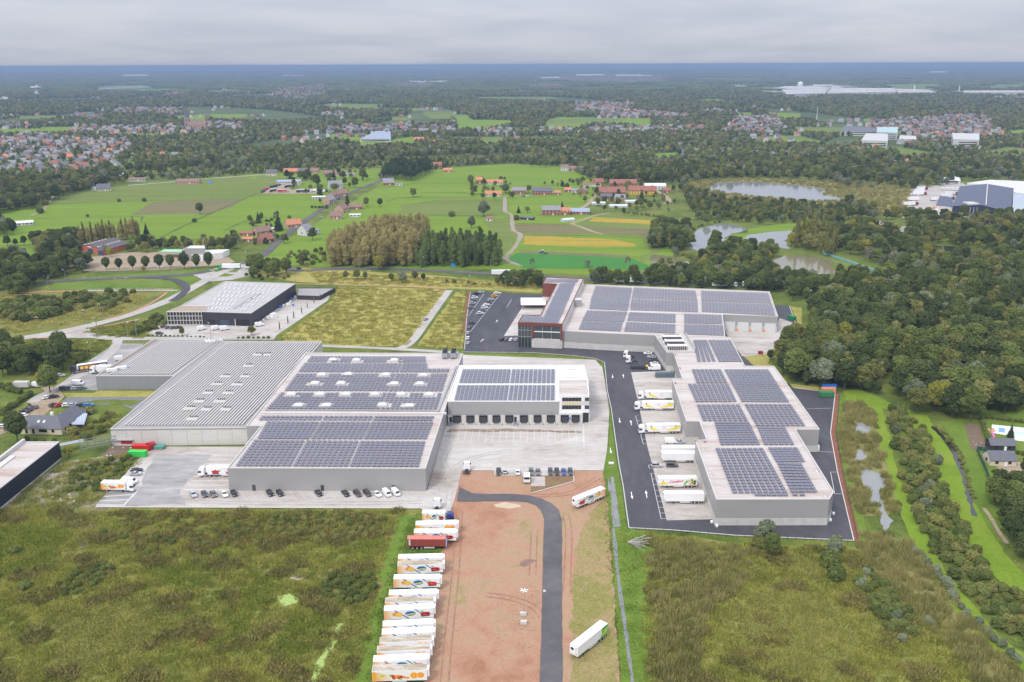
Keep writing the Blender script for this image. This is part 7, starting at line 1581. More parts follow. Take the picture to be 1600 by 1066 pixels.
def car_parts(col, style='hatch'):
	key=(col, style)
	if key in VM: return VM[key]
	P_ = []; pt=PC[col]
	if style == 'van':
		m = MB(); m.profile_y([(-2.6,.35),(2.6,.35),(2.65,.95),(2.15,1.25),(1.5,2.15),(1.2,2.35),(-2.55,2.35),(-2.65,1.2)],-1,1, pt, .09,1.3); P_.append(('body', m.mesh('body'),(0,0,0)))
		m=MB(); m.add([(2.13,-.85,1.32),(2.13,.85,1.32),(1.56,.8,2.13),(1.56,-.8,2.13)],[(0,1,2,3)], GLASSD)
		for s in (-1,1): m.add([(1.95, s * .985,1.3),(.8, s * .985,1.3),(.8, s * .94,1.95),(1.5, s * .94,1.95)],[(0,1,2,3) if s > 0 else (3,2,1,0)], GLASSD)
		P_.append(('windscreen', m.mesh('windscreen'),(0,0,0))); wb, r, w = 1.65,.36,2.0; L = 2.65
	else:
		rear = {'hatch': [(-2.05,.95),(-1.75,1.4)], 'sedan': [(-2.15,.9),(-1.5,.98),(-.95,1.38)], 'suv': [(-2.15,1.05),(-2.0,1.62)]}[style]; ht = rear[-1][1]
		m = MB(); m.profile_y([(-2.15,.28),(2.15,.28),(2.2,.62),(2.0,.82),(1.05,.98),(-1.9,.98),(-2.2,.85)],-.9,.9, pt, .04,.7); P_.append(('body', m.mesh('body'),(0,0,0)))
		m = MB(); tp = [(1.0,.96),(.2, ht),(rear[-1][0] + .2, ht),(rear[0][0] + .15 if style != 'sedan' else -1.6,.96)]
		m.profile_y(tp, -.84,.84, GLASSD, .14,1.1); P_.append(('windows', m.mesh('windows'),(0,0,0)))
		m=MB(); x0=rear[-1][0] + .22; m.box(x0,-.71, ht - .015,.22,.71, ht + .05, pt, tx=.08, ty=.06)
		for s in (-1,1): m.bar((1.02, s * .83,.96),(.2, s * .70, ht),.07, pt); m.bar((x0 + .1, s * .70, ht),(rear[0][0] + .2, s * .83,.96),.1, pt); m.bar((-.35, s * .84,.97),(-.35, s * .71, ht),.07, pt)
		P_.append(('roof', m.mesh('roof'),(0,0,0))); wb, r, w = 1.32,.33,1.8; L = 2.2
	m=MB()
	for s in (-1,1): m.box(L - .02, s * .68 - .2,.62, L + .03, s * .68 + .2,.8, LAMPW)
	P_.append(('headlights', m.mesh('headlights'),(0,0,0)))
	m=MB()
	for s in (-1,1): m.box(-L - .03, s * .7 - .15,.72,-L + .02, s * .7 + .15,.92, LAMPR)
	P_.append(('tail_lights', m.mesh('tail_lights'),(0,0,0)))
	wm=wheel_mesh(r, .22)
	for sx in (-1,1):
		for sy in (-1,1): P_.append(('wheel', wm, (sx * wb, sy * (w / 2 - .1), r)))
	VM[key] = P_; return P_
def car(px, py, ang, col, label, style='hatch', group=None, z=None, cat='car', sc=1.0):
	x, y=P(px, py); zz = .34 if z is None else z
	e = empty('parked_car' if style != 'van' else 'van', (x, y, zz), math.radians(ang), label, cat, group); e.scale = (sc, sc, sc)
	for nm, me, loc in car_parts(col, style): link(nm, me, e, loc=loc)
	return e
GR = 'cars parked in front of the long grey wall'
for i, (x, y, c, st) in enumerate(((302.5,776, 'silver', 'hatch'),(320,775.5, 'dark grey', 'hatch'),(334,775.5, 'grey', 'hatch'),(351,775.5, 'white', 'hatch'),(366,774.5, 'black', 'hatch'),(422,774, 'black', 'hatch'),(437.5,774, 'black', 'hatch'),(498,774, 'black', 'sedan'),(540,774.5, 'black', 'sedan'),(558.5,775, 'brown', 'suv'),(574,774.5, 'brown', 'suv'),(589.5,775.5, 'white', 'sedan'))):
	car(x, y, -58, c, '%s car, %s from the left in the row along the long grey wall' % (c, ORD[i]), st, GR)
car(604.5,775,-58, 'white', 'white van, left one of two at the right end of the wall row', 'van', GR, cat='van', sc=.86); car(618.5,774,-58, 'white', 'white van, right one of two at the right end of the wall row', 'van', GR, cat='van', sc=.86)
GR = 'cars parked between yard and red dirt'
for i, (x, c, st) in enumerate(((779, 'black', 'suv'),(809, 'white', 'sedan'),(830, 'grey', 'suv'),(840.5, 'grey', 'hatch'),(860, 'dark grey', 'suv'),(870, 'black', 'suv'),(880.7, 'blue', 'hatch'),(891, 'dark grey', 'suv'))):
	car(x, 741,-90 if i != 1 else 90, c, '%s car, %s from the left on the concrete strip above the dirt' % (c, ORD[i]), st, GR)
e = empty('small_trailer', (*P(789,741),.34),0, 'small open white trailer between the first two cars above the red dirt', 'trailer'); boxpart('bed', e, -.8,-1.2,.5,.8,1.2,.6, BLACK)
for a in ((-.8,-1.2,.8,-1.12),(-.8,1.12,.8,1.2),(-.8,-1.2,-.72,1.2),(.72,-1.2,.8,1.2)): boxpart('side_board', e, a[0], a[1],.6, a[2], a[3],1.0, WHITE)
for s in (-1,1): o = link('wheel', wheel_mesh(.33,.22), e, loc=(s * .9,0,.33)); o.rotation_euler = (0,0, math.pi / 2)
GR = 'cars in the office car park'
r1=U4([(240,218),(275,205),(222,250),(212,272),(205,297),(193,338)]); r2=U4([(408,212),(385,236),(358,266),(343,290),(320,310),(303,334),(287,358),(270,380)]); r3=U4([(203,462),(177,500),(168,545),(165,588),(168,630)])
r4=U4([(450,600),(490,600),(528,602),(570,602)]); r5=U4([(640,272),(668,272),(703,272),(743,272),(770,270)])
for i, (x, y) in enumerate(r1): car(x, y, 20,('black', 'silver', 'white', 'grey', 'silver', 'grey')[i], '%s car from the back in the left row of the office car park' % ORD[i],('suv', 'hatch')[i % 2], GR)
for i, (x, y) in enumerate(r2): car(x, y, 20,('white', 'yellow', 'silver', 'grey', 'white', 'white', 'grey', 'white')[i], '%s car, %s from the back in the middle row of the office car park' % (('white', 'yellow', 'silver', 'grey', 'white', 'white', 'grey', 'white')[i], ORD[i]),('hatch', 'suv')[i % 2], GR)
for i, (x, y) in enumerate(r3): car(x, y, (10,80,80,85,80)[i],('dark grey', 'grey', 'silver', 'white', 'silver')[i], '%s car from the back in the front left corner of the office car park' % ORD[i], 'hatch', GR)
for i, (x, y) in enumerate(r4): car(x, y, 65,('black', 'grey', 'white', 'silver')[i], '%s car, %s from the left beside the glass office front' % (('black', 'grey', 'white', 'silver')[i], ORD[i]), 'hatch', GR)
for i, (x, y) in enumerate(r5): car(x, y, 120,('silver', 'dark grey', 'white', 'black', 'grey')[i], '%s car, %s from the left behind the office terrace' % (('silver', 'dark grey', 'white', 'black', 'grey')[i], ORD[i]), 'hatch', GR)
for i, (x, y, c, st) in enumerate(Y4([(480,412)])[:0] + [(1012,554.5, 'white', 'sedan'),(1018,560, 'silver', 'hatch'),(1020,565.5, 'dark grey', 'sedan'),(1022,570.5, 'white', 'sedan')]):
	car(x, y, 175, c, '%s %s car from the back beside the concrete wall of the stepped warehouse' % (ORD[i], c), st, 'cars beside the stepped warehouse')
car(1022,579,180, 'white', 'large white van nearest the waste compactor', 'van', cat='van', sc=1.15)
GR = 'cars around the cream house'
for i, (x, y, a, c) in enumerate([(*K4([(395,658)])[0],45, 'white'),(*K4([(450,652)])[0],30, 'black'),(*K4([(285,740)])[0],160, 'grey'),(*K4([(240,757)])[0],160, 'dark grey'),(*K4([(212,777)])[0],160, 'black'),(*K4([(190,808)])[0],175, 'white'),(*K4([(90,848)])[0],20, 'grey'),(*K4([(38,898)])[0],25, 'white'),
								  (*K4([(448,722)])[0],60, 'dark grey'),(*K4([(495,722)])[0],60, 'red'),(*K4([(560,722)])[0],30, 'white'),(*K4([(610,722)])[0],30, 'silver'),(*K4([(675,722)])[0],30, 'dark grey'),(*K4([(738,725)])[0],20, 'bright blue'),(*K4([(505,475)])[0],10, 'silver'),(*K4([(530,580)])[0],30, 'black'),(*K4([(575,582)])[0],30, 'dark grey'),(*K4([(628,582)])[0],30, 'silver'),(*K4([(680,582)])[0],30, 'grey')]):
	loc = 'by the gravel car park' if i < 2 else 'in the row along the yellow-green hedge' if i < 8 else 'in the row behind the cream house' if i < 14 else 'beside the thicket near the vans' if i == 14 else 'behind the dark fence at the side hall'
	car(x, y, a, c, '%s %s car %s' % (c, 'parked', loc) if i in (0,1,5,13,14,9) else '%s car %s, %s from the rear' % (c, loc, ORD[(i - 2) % 6 if i < 8 else (i - 8) % 6 if i < 14 else i - 15]), 'hatch', GR)
for x, y, a, lb in ((*K4([(320,560)])[0],0, 'white van with green lettering beside the grey box trailer'),(*K4([(650,545)])[0],0, 'grey-white van with green mark on the concrete approach'),(*K4([(1000,340)])[0],25, 'white van behind the side hall roof'),(203,757,0, 'white delivery van behind the orange-painted truck at the yard edge'),
					(*Q4([(527,440)])[0],40, 'leftmost white van before the anthracite hall'),(*Q4([(628,438)])[0],40, 'middle white van before the anthracite hall'),(*Q4([(690,440)])[0],30, 'white van nearest the open gate of the anthracite hall'),(*Q4([(940,412)])[0],30, 'white van at the right corner of the anthracite hall'),(537 + 0,0,0, None),(1015,727.5,0, None)):
	if lb: car(x, y, a, 'white', lb, 'van', cat='van')
car(1026,730.5,0, 'silver', 'silver pickup at the loading apron between the white trailers', 'suv'); car(1050,730.5,0, 'dark grey', 'dark grey flatbed car at the loading apron between the white trailers', 'suv', sc=1.05)
for i, (x, y) in enumerate(Q4([(258,422),(287,428),(322,430),(360,428),(225,470)])): car(x, y, 50 if i < 4 else 0,('brown', 'grey', 'grey', 'dark grey', 'dark grey')[i], '%s car, %s from the left before the glass office lattice' % (('brown', 'grey', 'grey', 'dark grey', 'dark grey')[i], ORD[i]) if i < 4 else 'dark car by the hedge before the glass office lattice', 'hatch', 'cars before the glass office lattice')
car(214,738,8, 'black', 'black car at the left edge of the lower yard', 'sedan'); car(212.5,743.5,8, 'silver', 'silver car beside the black car at the left edge of the lower yard', 'sedan')
car(*J4([(262,716)])[0],0, 'black', 'black car driving on the highway', 'sedan'); car(*A4([(1535,632)])[0],0, 'white', 'white van driving on the roundabout', 'van', cat='van'); car(*J4([(1045,1030)])[0],60, 'silver', 'silver car on the concrete lane beside the dry meadow')
car(529,312,45, 'blue', 'blue car parked beside the salmon house'); car(533,341,10, 'white', 'white car in front of the pink-brick house'); car(502,341,10, 'silver', 'silver car on the lawn beside the pink-brick house'); car(498,366,20, 'silver', 'silver car behind the pale grey gabled house')
for i, (x, y) in enumerate(B4([(440,130),(465,130),(490,130),(515,130)])): car(x, y, 10,('silver', 'dark grey', 'white', 'silver')[i], '%s car from the left beside the brick house with grey roof' % ORD[i], 'hatch', 'cars beside the grey-roofed brick house')

# trucks
ORG = simple('print_orange', (0.85,0.33,0.04),.4); ORG2 = simple('print_amber', (0.90,0.50,0.12),.4); RED_ = simple('print_red', (0.62,0.04,0.03),.4); NVY = simple('print_navy', (0.02,0.06,0.25),.4); YEL = simple('print_yellow', (0.88,0.66,0.04),.4); GRN = simple('print_green', (0.16,0.45,0.04),.4); TEALB = simple('print_blue', (0.02,0.16,0.36),.4); GREYP = simple('print_grey', (0.08,.08,.09),.4); PURP = simple('purple_paint', (0.05,0.018,0.06),.35); PALEP = simple('print_pale', (0.55,.62,.66),.4); MAG = simple('print_magenta', (0.65,.03,.10),.4); DIRTYR = patchy('dirty_roof', [(0.27,0.20,0.12),(0.40,0.34,0.25),(0.58,0.55,0.48)], scale=.25, scale2=.8, fine=3, stretch=(.5,2,1), bump=0)
def disc(m, x, z, rx, rz, y, mat, n=14):
	m.add([(x+rx*math.cos(2*math.pi*i/n), y, z+rz*math.sin(2*math.pi*i/n)) for i in range(n)],[tuple(range(n))], mat)
def quadp(m, pts, y, mat): m.add([(x, y, z) for x, z in pts],[tuple(range(len(pts)))], mat)
LT=13.6
def graphic(kind_, s=-1):
	"""side print on the trailer flank at y=s*1.3; x runs 0 (rear) to 13.6 (front)"""
	k = ('g', kind_, s)
	if k in VM: return VM[k]
	m=MB(); y=s*1.288; d = .004*s; Y=lambda n: y+d*n
	if kind_ == 'fruit':
		for i in range(5): quadp(m, [(0.02 + i * .5,1.2),(.5 + i * .5,1.2),(.5 + i * .5,3.98),(0.02 + i * .5,3.98)], Y(0), simple('fade_orange_%d' % i, (0.86,0.42 + i * .085,0.13 + i * .13),.4))
		quadp(m, [(2.6,3.98),(3.1,3.98),(7.0,1.2),(6.5,1.2)], Y(0), NVY); quadp(m, [(8.2,3.98),(8.65,3.98),(11.2,1.9),(10.9,1.9)], Y(0), NVY)
		disc(m, 3.0,2.75,.8,.68, Y(1), ORG); disc(m, 4.1,2.6,.95,.8, Y(2), ORG2); disc(m, 4.1,2.6,.2,.17, Y(3), YEL)
		disc(m, 7.2,2.75,1.45,.75, Y(1), TEALB, 18); quadp(m, [(5.7,2.5),(8.2,2.8),(8.8,3.0),(8.1,2.4),(6.2,2.3)], Y(2), YEL)
		quadp(m, [(10.2,1.5),(12.4,1.6),(12.6,2.2),(10.0,2.2)], Y(2), GREYP)
		for a, b in ((10.3,2.5),(10.9,2.7),(11.5,2.65),(12.1,2.6),(10.7,2.2),(11.6,2.2),(12.3,2.25)): disc(m, a, b, .42,.38, Y(3), RED_, 10)
		disc(m, 10.4,3.2,.35,.25, Y(3), GRN, 8); quadp(m, [(12.7,2.15),(13.5,2.2),(13.5,2.35),(12.7,2.3)], Y(2), TEALB)
	elif kind_ == 'orange':
		for i in range(6): quadp(m, [(0.02 + i * .9,1.2),(.92 + i * .9,1.2),(.92 + i * .9,3.7 - i * .2),(0.02 + i * .9,3.8 - i * .2)], Y(0), simple('fade_amber_%d' % i, (0.88,0.36 + i * .075,0.03 + i * .13),.4))
		disc(m, 2.4,2.6,1.15,.55, Y(1), WHITE, 16); disc(m, 2.4,2.6,.95,.42, Y(2), GRN, 16); disc(m, 2.4,2.6,.8,.34, Y(3), YEL, 16)
		for i in range(4): quadp(m, [(1.95+i * .26,2.48),(2.1+i * .26,2.48),(2.1+i * .26,2.74),(1.95+i * .26,2.74)], Y(4), GRN)
		for a, b, r in ((5.1,2.5,.55),(5.8,2.3,.6),(6.5,2.5,.5),(7.2,2.25,.55),(8.0,2.1,.5),(8.8,1.95,.45),(5.4,1.9,.5),(6.6,1.9,.45)): disc(m, a, b, r, r * .8, Y(1), RED_ if int(a*10) % 3 == 0 else ORG, 10)
		disc(m, 4.6,2.7,.35,.3, Y(2), GRN, 8); disc(m, 7.0,1.6,.5,.18, Y(2), GRN, 8)
		disc(m, 12.0,2.65,.95,.8, Y(1), ORG); disc(m, 10.4,2.6,1.05,.95, Y(2), ORG2,16); disc(m, 10.4,2.6,.8,.7, Y(3), ORG, 14); disc(m, 10.4,2.6,.18,.16, Y(4), YEL, 8)
	elif kind_ in ('banana', 'banana_half'):
		def bunch(x0, sx, sz):
			for j in range(3):
				pts = [];
				for i in range(8): t=i/7; pts.append((x0+sx*t, 1.9+sz*(1 - t) ** 1.8+j * .12*(1 - t)))
				for i in range(7,-1,-1): t=i/7; pts.append((x0+sx*t, 1.55+sz * .45*(1 - t) ** 2.4+j * .05))
				quadp(m, pts, Y(1 + j), YEL if j != 1 else simple('print_amber2', (.85,.55,.03),.4))
		bunch(12.6,-3.6,1.6); disc(m, 12.2,3.5,.25,.35, Y(4), GREYP, 8)
		if kind_ == 'banana':
			bunch(.4,5.6,1.9); disc(m, 2.0,3.5,.5,.3, Y(4), GRN, 8)
		else: quadp(m, [(.3,1.5),(1.8,1.5),(1.8,1.95),(.3,1.95)], Y(1), ORG2)
		disc(m, 6.8,3.0,.5,.5, Y(1), simple('print_pink', (.80,.45,.50),.4),10); disc(m, 6.8,3.0,.33,.33, Y(2), WHITE, 10)
		for i in range(7): quadp(m, [(5.7 + i * .32,2.15),(5.9 + i * .32,2.15),(5.9 + i * .32,2.4),(5.7 + i * .32,2.4)], Y(1), simple('print_pink', (.80,.45,.50),.4))
	elif kind_ == 'script':
		disc(m, 12.3,2.1,.85,.7, Y(1), YEL); disc(m, 11.1,1.95,.8,.35, Y(2), YEL, 12); disc(m, 12.5,1.6,.6,.3, Y(2), ORG2,10); quadp(m, [(12.1,2.8),(12.4,2.8),(12.3,3.4)], Y(2), GREYP)
		for a, b, r, c in ((4.3,1.8,.5, GRN),(3.8,2.6,.55, GRN),(3.0,3.1,.5, ORG2),(2.6,2.4,.6, PALEP),(1.8,3.2,.6, GRN),(1.5,2.3,.6, GRN),(2.3,1.7,.45, ORG),(.7,2.7,.55, GREYP),(.8,1.8,.55, GREYP),(1.3,1.7,.4, RED_)): disc(m, a, b, r, r * .9, Y(1 if r > .5 else 2), c, 10)
		disc(m, 7.6,1.7,.8,.25, Y(1), simple('print_pale_yellow', (.85,.8,.35),.4),10)
	elif kind_ == 'green':
		quadp(m, [(0.02,1.2),(3.4,1.2),(2.7,2.4),(2.9,3.98),(0.02,3.98)], Y(0), GRN); quadp(m, [(0.3,2.0),(2.6,1.5),(2.8,2.0),(.6,2.9)], Y(1), simple('print_lime', (.50,.70,.06),.4)); quadp(m, [(.3,3.0),(1.8,2.6),(1.9,2.85),(.3,3.3)], Y(2), WHITE); disc(m, 1.4,3.5,.5,.3, Y(1), GREYP, 8)
	elif kind_ == 'purple':
		quadp(m, [(0.02,1.15),(13.58,1.15),(13.58,3.8),(0.02,3.8)], Y(0), PURP)
		for i in range(4): quadp(m, [(4.8+i*2.1,1.7),(6.5+i*2.1,1.7),(6.5+i*2.1,3.3),(4.8+i*2.1,3.3)], Y(1), ORG2 if i else ORG); disc(m, 5.6+i*2.1,2.5,.5,.45, Y(2), YEL if i > 1 else RED_, 8)
		quadp(m, [(.5,2.5),(3.9,2.5),(3.9,3.3),(.5,3.3)], Y(1), PALEP)
	elif kind_ == 'tomato':
		for a, b in ((9.6,2.4),(10.5,2.6),(11.4,2.3),(10.0,1.9),(10.9,1.9)): disc(m, a, b, .6,.5, Y(1), RED_, 10)
		disc(m, 8.9,2.7,.4,.3, Y(2), GRN, 8); quadp(m, [(9.2,1.3),(11.8,1.3),(12.0,1.7),(9,1.7)], Y(2), GREYP); quadp(m, [(.1,1.2),(6.5,1.2),(6.0,1.9),(.1,3.5)], Y(1), PALEP); disc(m, 6,1.9,.7,.5, Y(2), RED_, 10)
	VM[k] = m.mesh('side_graphic'); return VM[k]
def box_mesh(mat, roofm):
	k = ('box', mat.name, roofm.name)
	if k not in VM:
		m=MB(); m.box(0,-1.28,1.12, LT, 1.28,4.05, mat); m.add([(0.05,-1.22,4.056),(LT - .05,-1.22,4.056),(LT - .05,1.22,4.056),(0.05,1.22,4.056)],[(0,1,2,3)], roofm)
		m.box(-.04,-1.28,1.12,0,1.28,4.05, TRIM); VM[k] = m.mesh('box_body')
	return VM[k]
def trailer_into(e, g=None, body=WHITE, roofm=None, reefer=True, x0=0.0, gs=(-1,), skirt=False):
	link('box_body', box_mesh(body, roofm or body), e, loc=(x0,0,0))
	k = ('chassis',)
	if k not in VM: m = MB(); m.box(.2,-.55,.85,13.2,.55,1.12, BLACK); m.box(.3,-1.2,.55,.5,1.2,.9, BLACK); m.box(4.9,-1.22,.45,8.4,-1.0,1.1, TRIM); m.box(4.9,1.0,.45,8.4,1.22,1.1, TRIM); VM[k] = m.mesh('chassis')
	link('chassis', VM[k], e, loc=(x0,0,0))
	for i in range(3):
		for s in (-1,1): link('wheel', wheel_mesh(.5,.36), e, loc=(x0 + 1.8 + i * 1.31, s * 1.03,.5))
	k = ('legs',)
	if k not in VM: m = MB(); m.box(-.1,-.1,0.02,.1,.1,1.1, TRIMD); m.box(-.2,-.2,0,.2,.2,.06, TRIMD); VM[k] = m.mesh('landing_leg')
	for s in (-1,1): link('landing_leg', VM[k], e, loc=(x0 + 10.6, s * .9,0))
	if reefer:
		k = ('reefer',)
		if k not in VM: m = MB(); m.box(LT, -.98,2.0, LT + .55,.98,3.95, WHITE, tx=0, ty=.1); m.box(LT + .55,-.55,3.0, LT + .58,.3,3.75, BLACK); VM[k] = m.mesh('cooling_unit')
		link('cooling_unit', VM[k], e, loc=(x0,0,0))
	if g:
		for s in gs: link('side_graphic', graphic(g, s), e, loc=(x0,0,0))
def tractor_into(e, x0, mat, name=None):
	k = ('cab', mat.name)
	if k not in VM:
		m = MB(); m.profile_y([(0,.9),(2.35,.55),(2.45,1.5),(2.3,2.6),(1.95,3.45),(1.2,3.75),(0.1,3.6)],-1.22,1.22, mat, .12,3.0); a = m.mesh('cab')
		m=MB(); m.add([(2.43,-1.05,1.75),(2.43,1.05,1.75),(2.31,1.05,2.65),(2.31,-1.05,2.65)],[(0,1,2,3)], GLASSD);
		for s in (-1,1): m.add([(2.1, s*1.235,1.8),(1.1, s*1.235,1.8),(1.1, s*1.235,2.6),(2.0, s*1.235,2.6)],[(0,1,2,3) if s > 0 else (3,2,1,0)], GLASSD)
		b = m.mesh('windscreen')
		m = MB(); m.box(-3.6,-.45,.75,.4,.45,1.05, BLACK); m.cyl((-1.9,0,1.05),.55, 'z', .12, BLACK, 10); m.box(-.9,-1.2,.5,.1,-.6,1.0, METAL); m.box(-.9,.6,.5,.1,1.2,1.0, METAL); c = m.mesh('frame'); VM[k] = (a, b, c)
	cb_ = link('cab', VM[k][0], e, loc=(x0,0,0)); link('windscreen', VM[k][1], cb_); link('frame', VM[k][2], e, loc=(x0,0,0))
	for wx in (1.35,-2.1):
		for s in (-1,1): link('wheel', wheel_mesh(.5,.36), e, loc=(x0 + wx, s * 1.03,.5))
	m_ = ('mirror',)
	if m_ not in VM: m = MB(); m.box(2.2,1.25,1.9,2.35,1.5,2.6, BLACK); m.box(2.2,-1.5,1.9,2.35,-1.25,2.6, BLACK); VM[m_] = m.mesh('mirrors')
	link('mirrors', VM[m_], cb_)
def by_roof(a, b, nz=4.05):
	"""rear-left and front-left roof edge points (left as seen, near side) -> location, heading"""
	p=P(*a, nz); q=P(*b, nz); h=math.atan2(q[1] - p[1], q[0] - p[0]); n=(-math.sin(h), math.cos(h)); L=math.dist(p, q)
	mx_, my_=(p[0] + q[0]) / 2,(p[1] + q[1]) / 2; return (mx_ - math.cos(h) * LT/2+n[0] * 1.28, my_ - math.sin(h) * LT/2+n[1] * 1.28), h
R1=lambda pts: Z(560,770,6.66, pts)
R2=lambda pts: Z(560,900,6.42, pts)
ROWT = [(R1([(592,338),(1030,325)]), 'orange', None, 'white trailer with faded orange rear, third vehicle from the top of the long parked row'),(R1([(578,420),(1015,418)]), 'fruit', None, 'white trailer with red fruit print directly behind the brick-red container trailer'),
		(R1([(415,690),(875,680)]), 'fruit', None, 'plain white-topped trailer just below the brick-red container trailer'),(R1([(405,765),(880,745)]), 'fruit', 'd', 'fruit-print trailer with yellowish dirty roof, second below the brick-red container trailer'),
		(R2([(350,38),(820,30)]), 'fruit', None, 'fruit-print trailer with clean white roof jutting out left, third below the container trailer'),(R2([(305,195),(785,182)]), 'fruit', None, 'clean white-roofed trailer just above the one with the beige streaked roof'),
		(R2([(268,275),(755,258)]), 'fruit', 'd', 'trailer with beige striped dirty roof in the middle of the long row'),(R2([(258,358),(752,328)]), 'fruit', None, 'fruit-print trailer with fully visible side in the middle of the long row'),
		(R2([(245,512),(752,482)]), 'fruit', None, 'clean white-roofed trailer, fifth from the lower end of the row'),(R2([(235,592),(750,568)]), 'fruit', None, 'clean white-roofed trailer, sixth vehicle from the lower end of the row'),
		(R2([(215,680),(735,650)]), 'orange', 'd', 'dirty cream-roofed trailer, fourth from the lower end of the row'),(R2([(190,768),(715,742)]), 'orange', 'd', 'trailer with streaky beige roof, third from the lower end of the row'),
		(R2([(148,868),(690,840)]), 'fruit', None, 'clean white-roofed fruit trailer, second from the lower end of the row'),(R2([(140,965),(682,952)]), 'orange', 'd', 'trailer with brown stained roof, orange side and big orange slices, lowest of the row')]
for (a, b), g, d, lb in ROWT:
	loc, h = by_roof(a, b); e = empty('parked_trailer', (*loc, .2), h, lb, 'trailer', 'trailers parked in the long row on the red dirt'); trailer_into(e, g, WHITE, DIRTYR if d else None)
# container trailer
(a, b) = R1([(520,487),(915,487)]); loc, h = by_roof(a, b, 3.9); e = empty('container_trailer', (*loc, .2), h, 'brick-red sheeted container trailer among the white trailers', 'trailer')
CR = simple('brick_red_steel', (0.30,0.055,0.04),.6, var=.1, scale=.5); CR2 = simple('faded_red_sheet', (0.60,0.19,0.15),.7, var=.2, scale=.6)
boxpart('container', e, .4,-1.25,1.2,12.6,1.25,3.75, CR)
for i in range(24): boxpart('wall_rib', e, .7 + i * .49,-1.29,1.3,.85 + i * .49,-1.25,3.65, CR)
m=MB(); n=12; vs = []
for i in range(n+1):
	x = .4+12.2*i/n; vs += [(x, -1.3,3.76),(x, 0,4.05 + .12*math.sin(i*2.1)),(x, 1.3,3.76)]
m.add(vs, [(3 * i + k, 3 * i + 3 + k, 3 * i + 4 + k, 3 * i + 1 + k) for i in range(n) for k in (0,1)], CR2); m.build('sheet_cover', e); boxpart('chassis', e, .5,-.6,.8,13,.6,1.2, BLACK); boxpart('blue_frame', e, 12.62,-1.2,.9,12.9,1.2,3.2, simple('pale_blue', (.3,.42,.65),.5)); boxpart('door_label', e, .8,-1.3,1.6,1.4,-1.292,3.6, PALEP); boxpart('side_rack', e, 5.6,-1.25,.5,9,-1.0,.9, TRIM)
for i in range(3):
	for s in (-1,1): link('wheel', wheel_mesh(.5,.36), e, loc=(2.0 + i * 1.4, s * 1.0,.5))
# rigid truck with blue cab at the head of the row, white tractor behind
p = P(*R1([(665,205)])[0],4.0); q = P(*R1([(905,205)])[0],4.0); e = empty('rigid_truck', (p[0], p[1],.3), math.atan2(q[1] - p[1], q[0] - p[0]), 'fruit-print box truck with dark blue cab at the top of the long row', 'truck')
o = link('box_body', box_mesh(WHITE, WHITE), e); sc_ = math.dist(p, q) / LT; o.scale = (sc_, 1,1); o = link('side_graphic', graphic('fruit', -1), e); o.scale = (sc_, 1,1)
tractor_into(e, math.dist(p, q) + .5, paint('navy', (.03,.045,.20)), None); boxpart('chassis', e, .3,-.5,.8,8.5,.5,1.12, BLACK);
for s in (-1,1): link('wheel', wheel_mesh(.5,.36), e, loc=(1.6, s * 1.03,.5))
def tractor(x, y, ang, mat, lb):
	e = empty('tractor_unit', (*P(x, y),.34), math.radians(ang), lb, 'truck'); tractor_into(e, 0, mat); return e
WH = paint('truck_white', (.82,.82,.81)); tractor(683,797,90, WH, 'white tractor unit standing on the concrete above the long trailer row'); tractor(729.5,738,90, WH, 'white tractor unit seen from behind at the left end of the concrete strip'); tractor(823,753,-90, WH, 'white tractor unit with blue windscreen facing the camera on the dirt');
tractor(981,560,165, WH, 'rear one of two white tractor units at the bend of the dark asphalt'); tractor(985,568,172, WH, 'front one of two white tractor units at the bend of the dark asphalt')
e = empty('flatbed_trailer', (*P(1003,577),.34), math.radians(178), 'empty dark flatbed beside the two white tractor units', 'trailer'); boxpart('deck', e, -5,-1.2,.9,6,1.2,1.1, BLACK); boxpart('yellow_bag', e, -3,-.5,1.1,-2,.5,1.8, YEL)
for s in (-1,1):
	for x in (-3.5,-2.2): link('wheel', wheel_mesh(.5,.36), e, loc=(x, s * 1,.5))
def semi(roof_a, roof_b, g, cab, lb, body=WHITE, gs=(-1,), reefer=True, name='articulated_truck'):
	"""roof_a rear, roof_b front of the near roof edge"""
	loc, h = by_roof(roof_a, roof_b); e = empty(name, (*loc, .34), h, lb, 'truck' if cab else 'trailer'); trailer_into(e, g, body, gs=gs, reefer=reefer)
	if cab: tractor_into(e, LT+1.3, cab)
	return e
def semi_l(front, rear, g, cab, lb, **k):
	"""same, truck faces left: near side is +y"""
	p=P(*rear, 4.05); q=P(*front, 4.05); h=math.atan2(q[1] - p[1], q[0] - p[0]); n=(math.sin(h),-math.cos(h)); mx_, my_=(p[0] + q[0]) / 2,(p[1] + q[1]) / 2
	e = empty('articulated_truck' if cab else 'parked_trailer', (mx_ - math.cos(h) * LT / 2 + n[0] * 1.28, my_ - math.sin(h) * LT / 2 + n[1] * 1.28,.34), h, lb, 'truck' if cab else 'trailer')
	trailer_into(e, g, gs=(1,), **k)
	if cab: tractor_into(e, LT+1.3, cab)
	return e
AA=lambda pts: Z(970,580,8.88, pts); BB=lambda pts: Z(970,690,7.105, pts)
semi_l(AA([(432,298)])[0], AA([(700,300)])[0], 'banana_half', WH, 'uppermost banana-print truck at the loading apron, shorter one'); semi_l(AA([(305,442)])[0], AA([(742,442)])[0], 'banana', WH, 'middle banana-print truck at the loading apron'); semi_l(AA([(378,762)])[0], AA([(830,755)])[0], 'banana', WH, 'lowest of the three banana-print trucks at the loading apron')
semi_l(BB([(525,78)])[0], BB([(805,78)])[0], None, None, 'white trailer, upper one of the two docked close together'); semi_l(BB([(530,140)])[0], BB([(802,142)])[0], None, None, 'white trailer, lower one of the two docked close together')
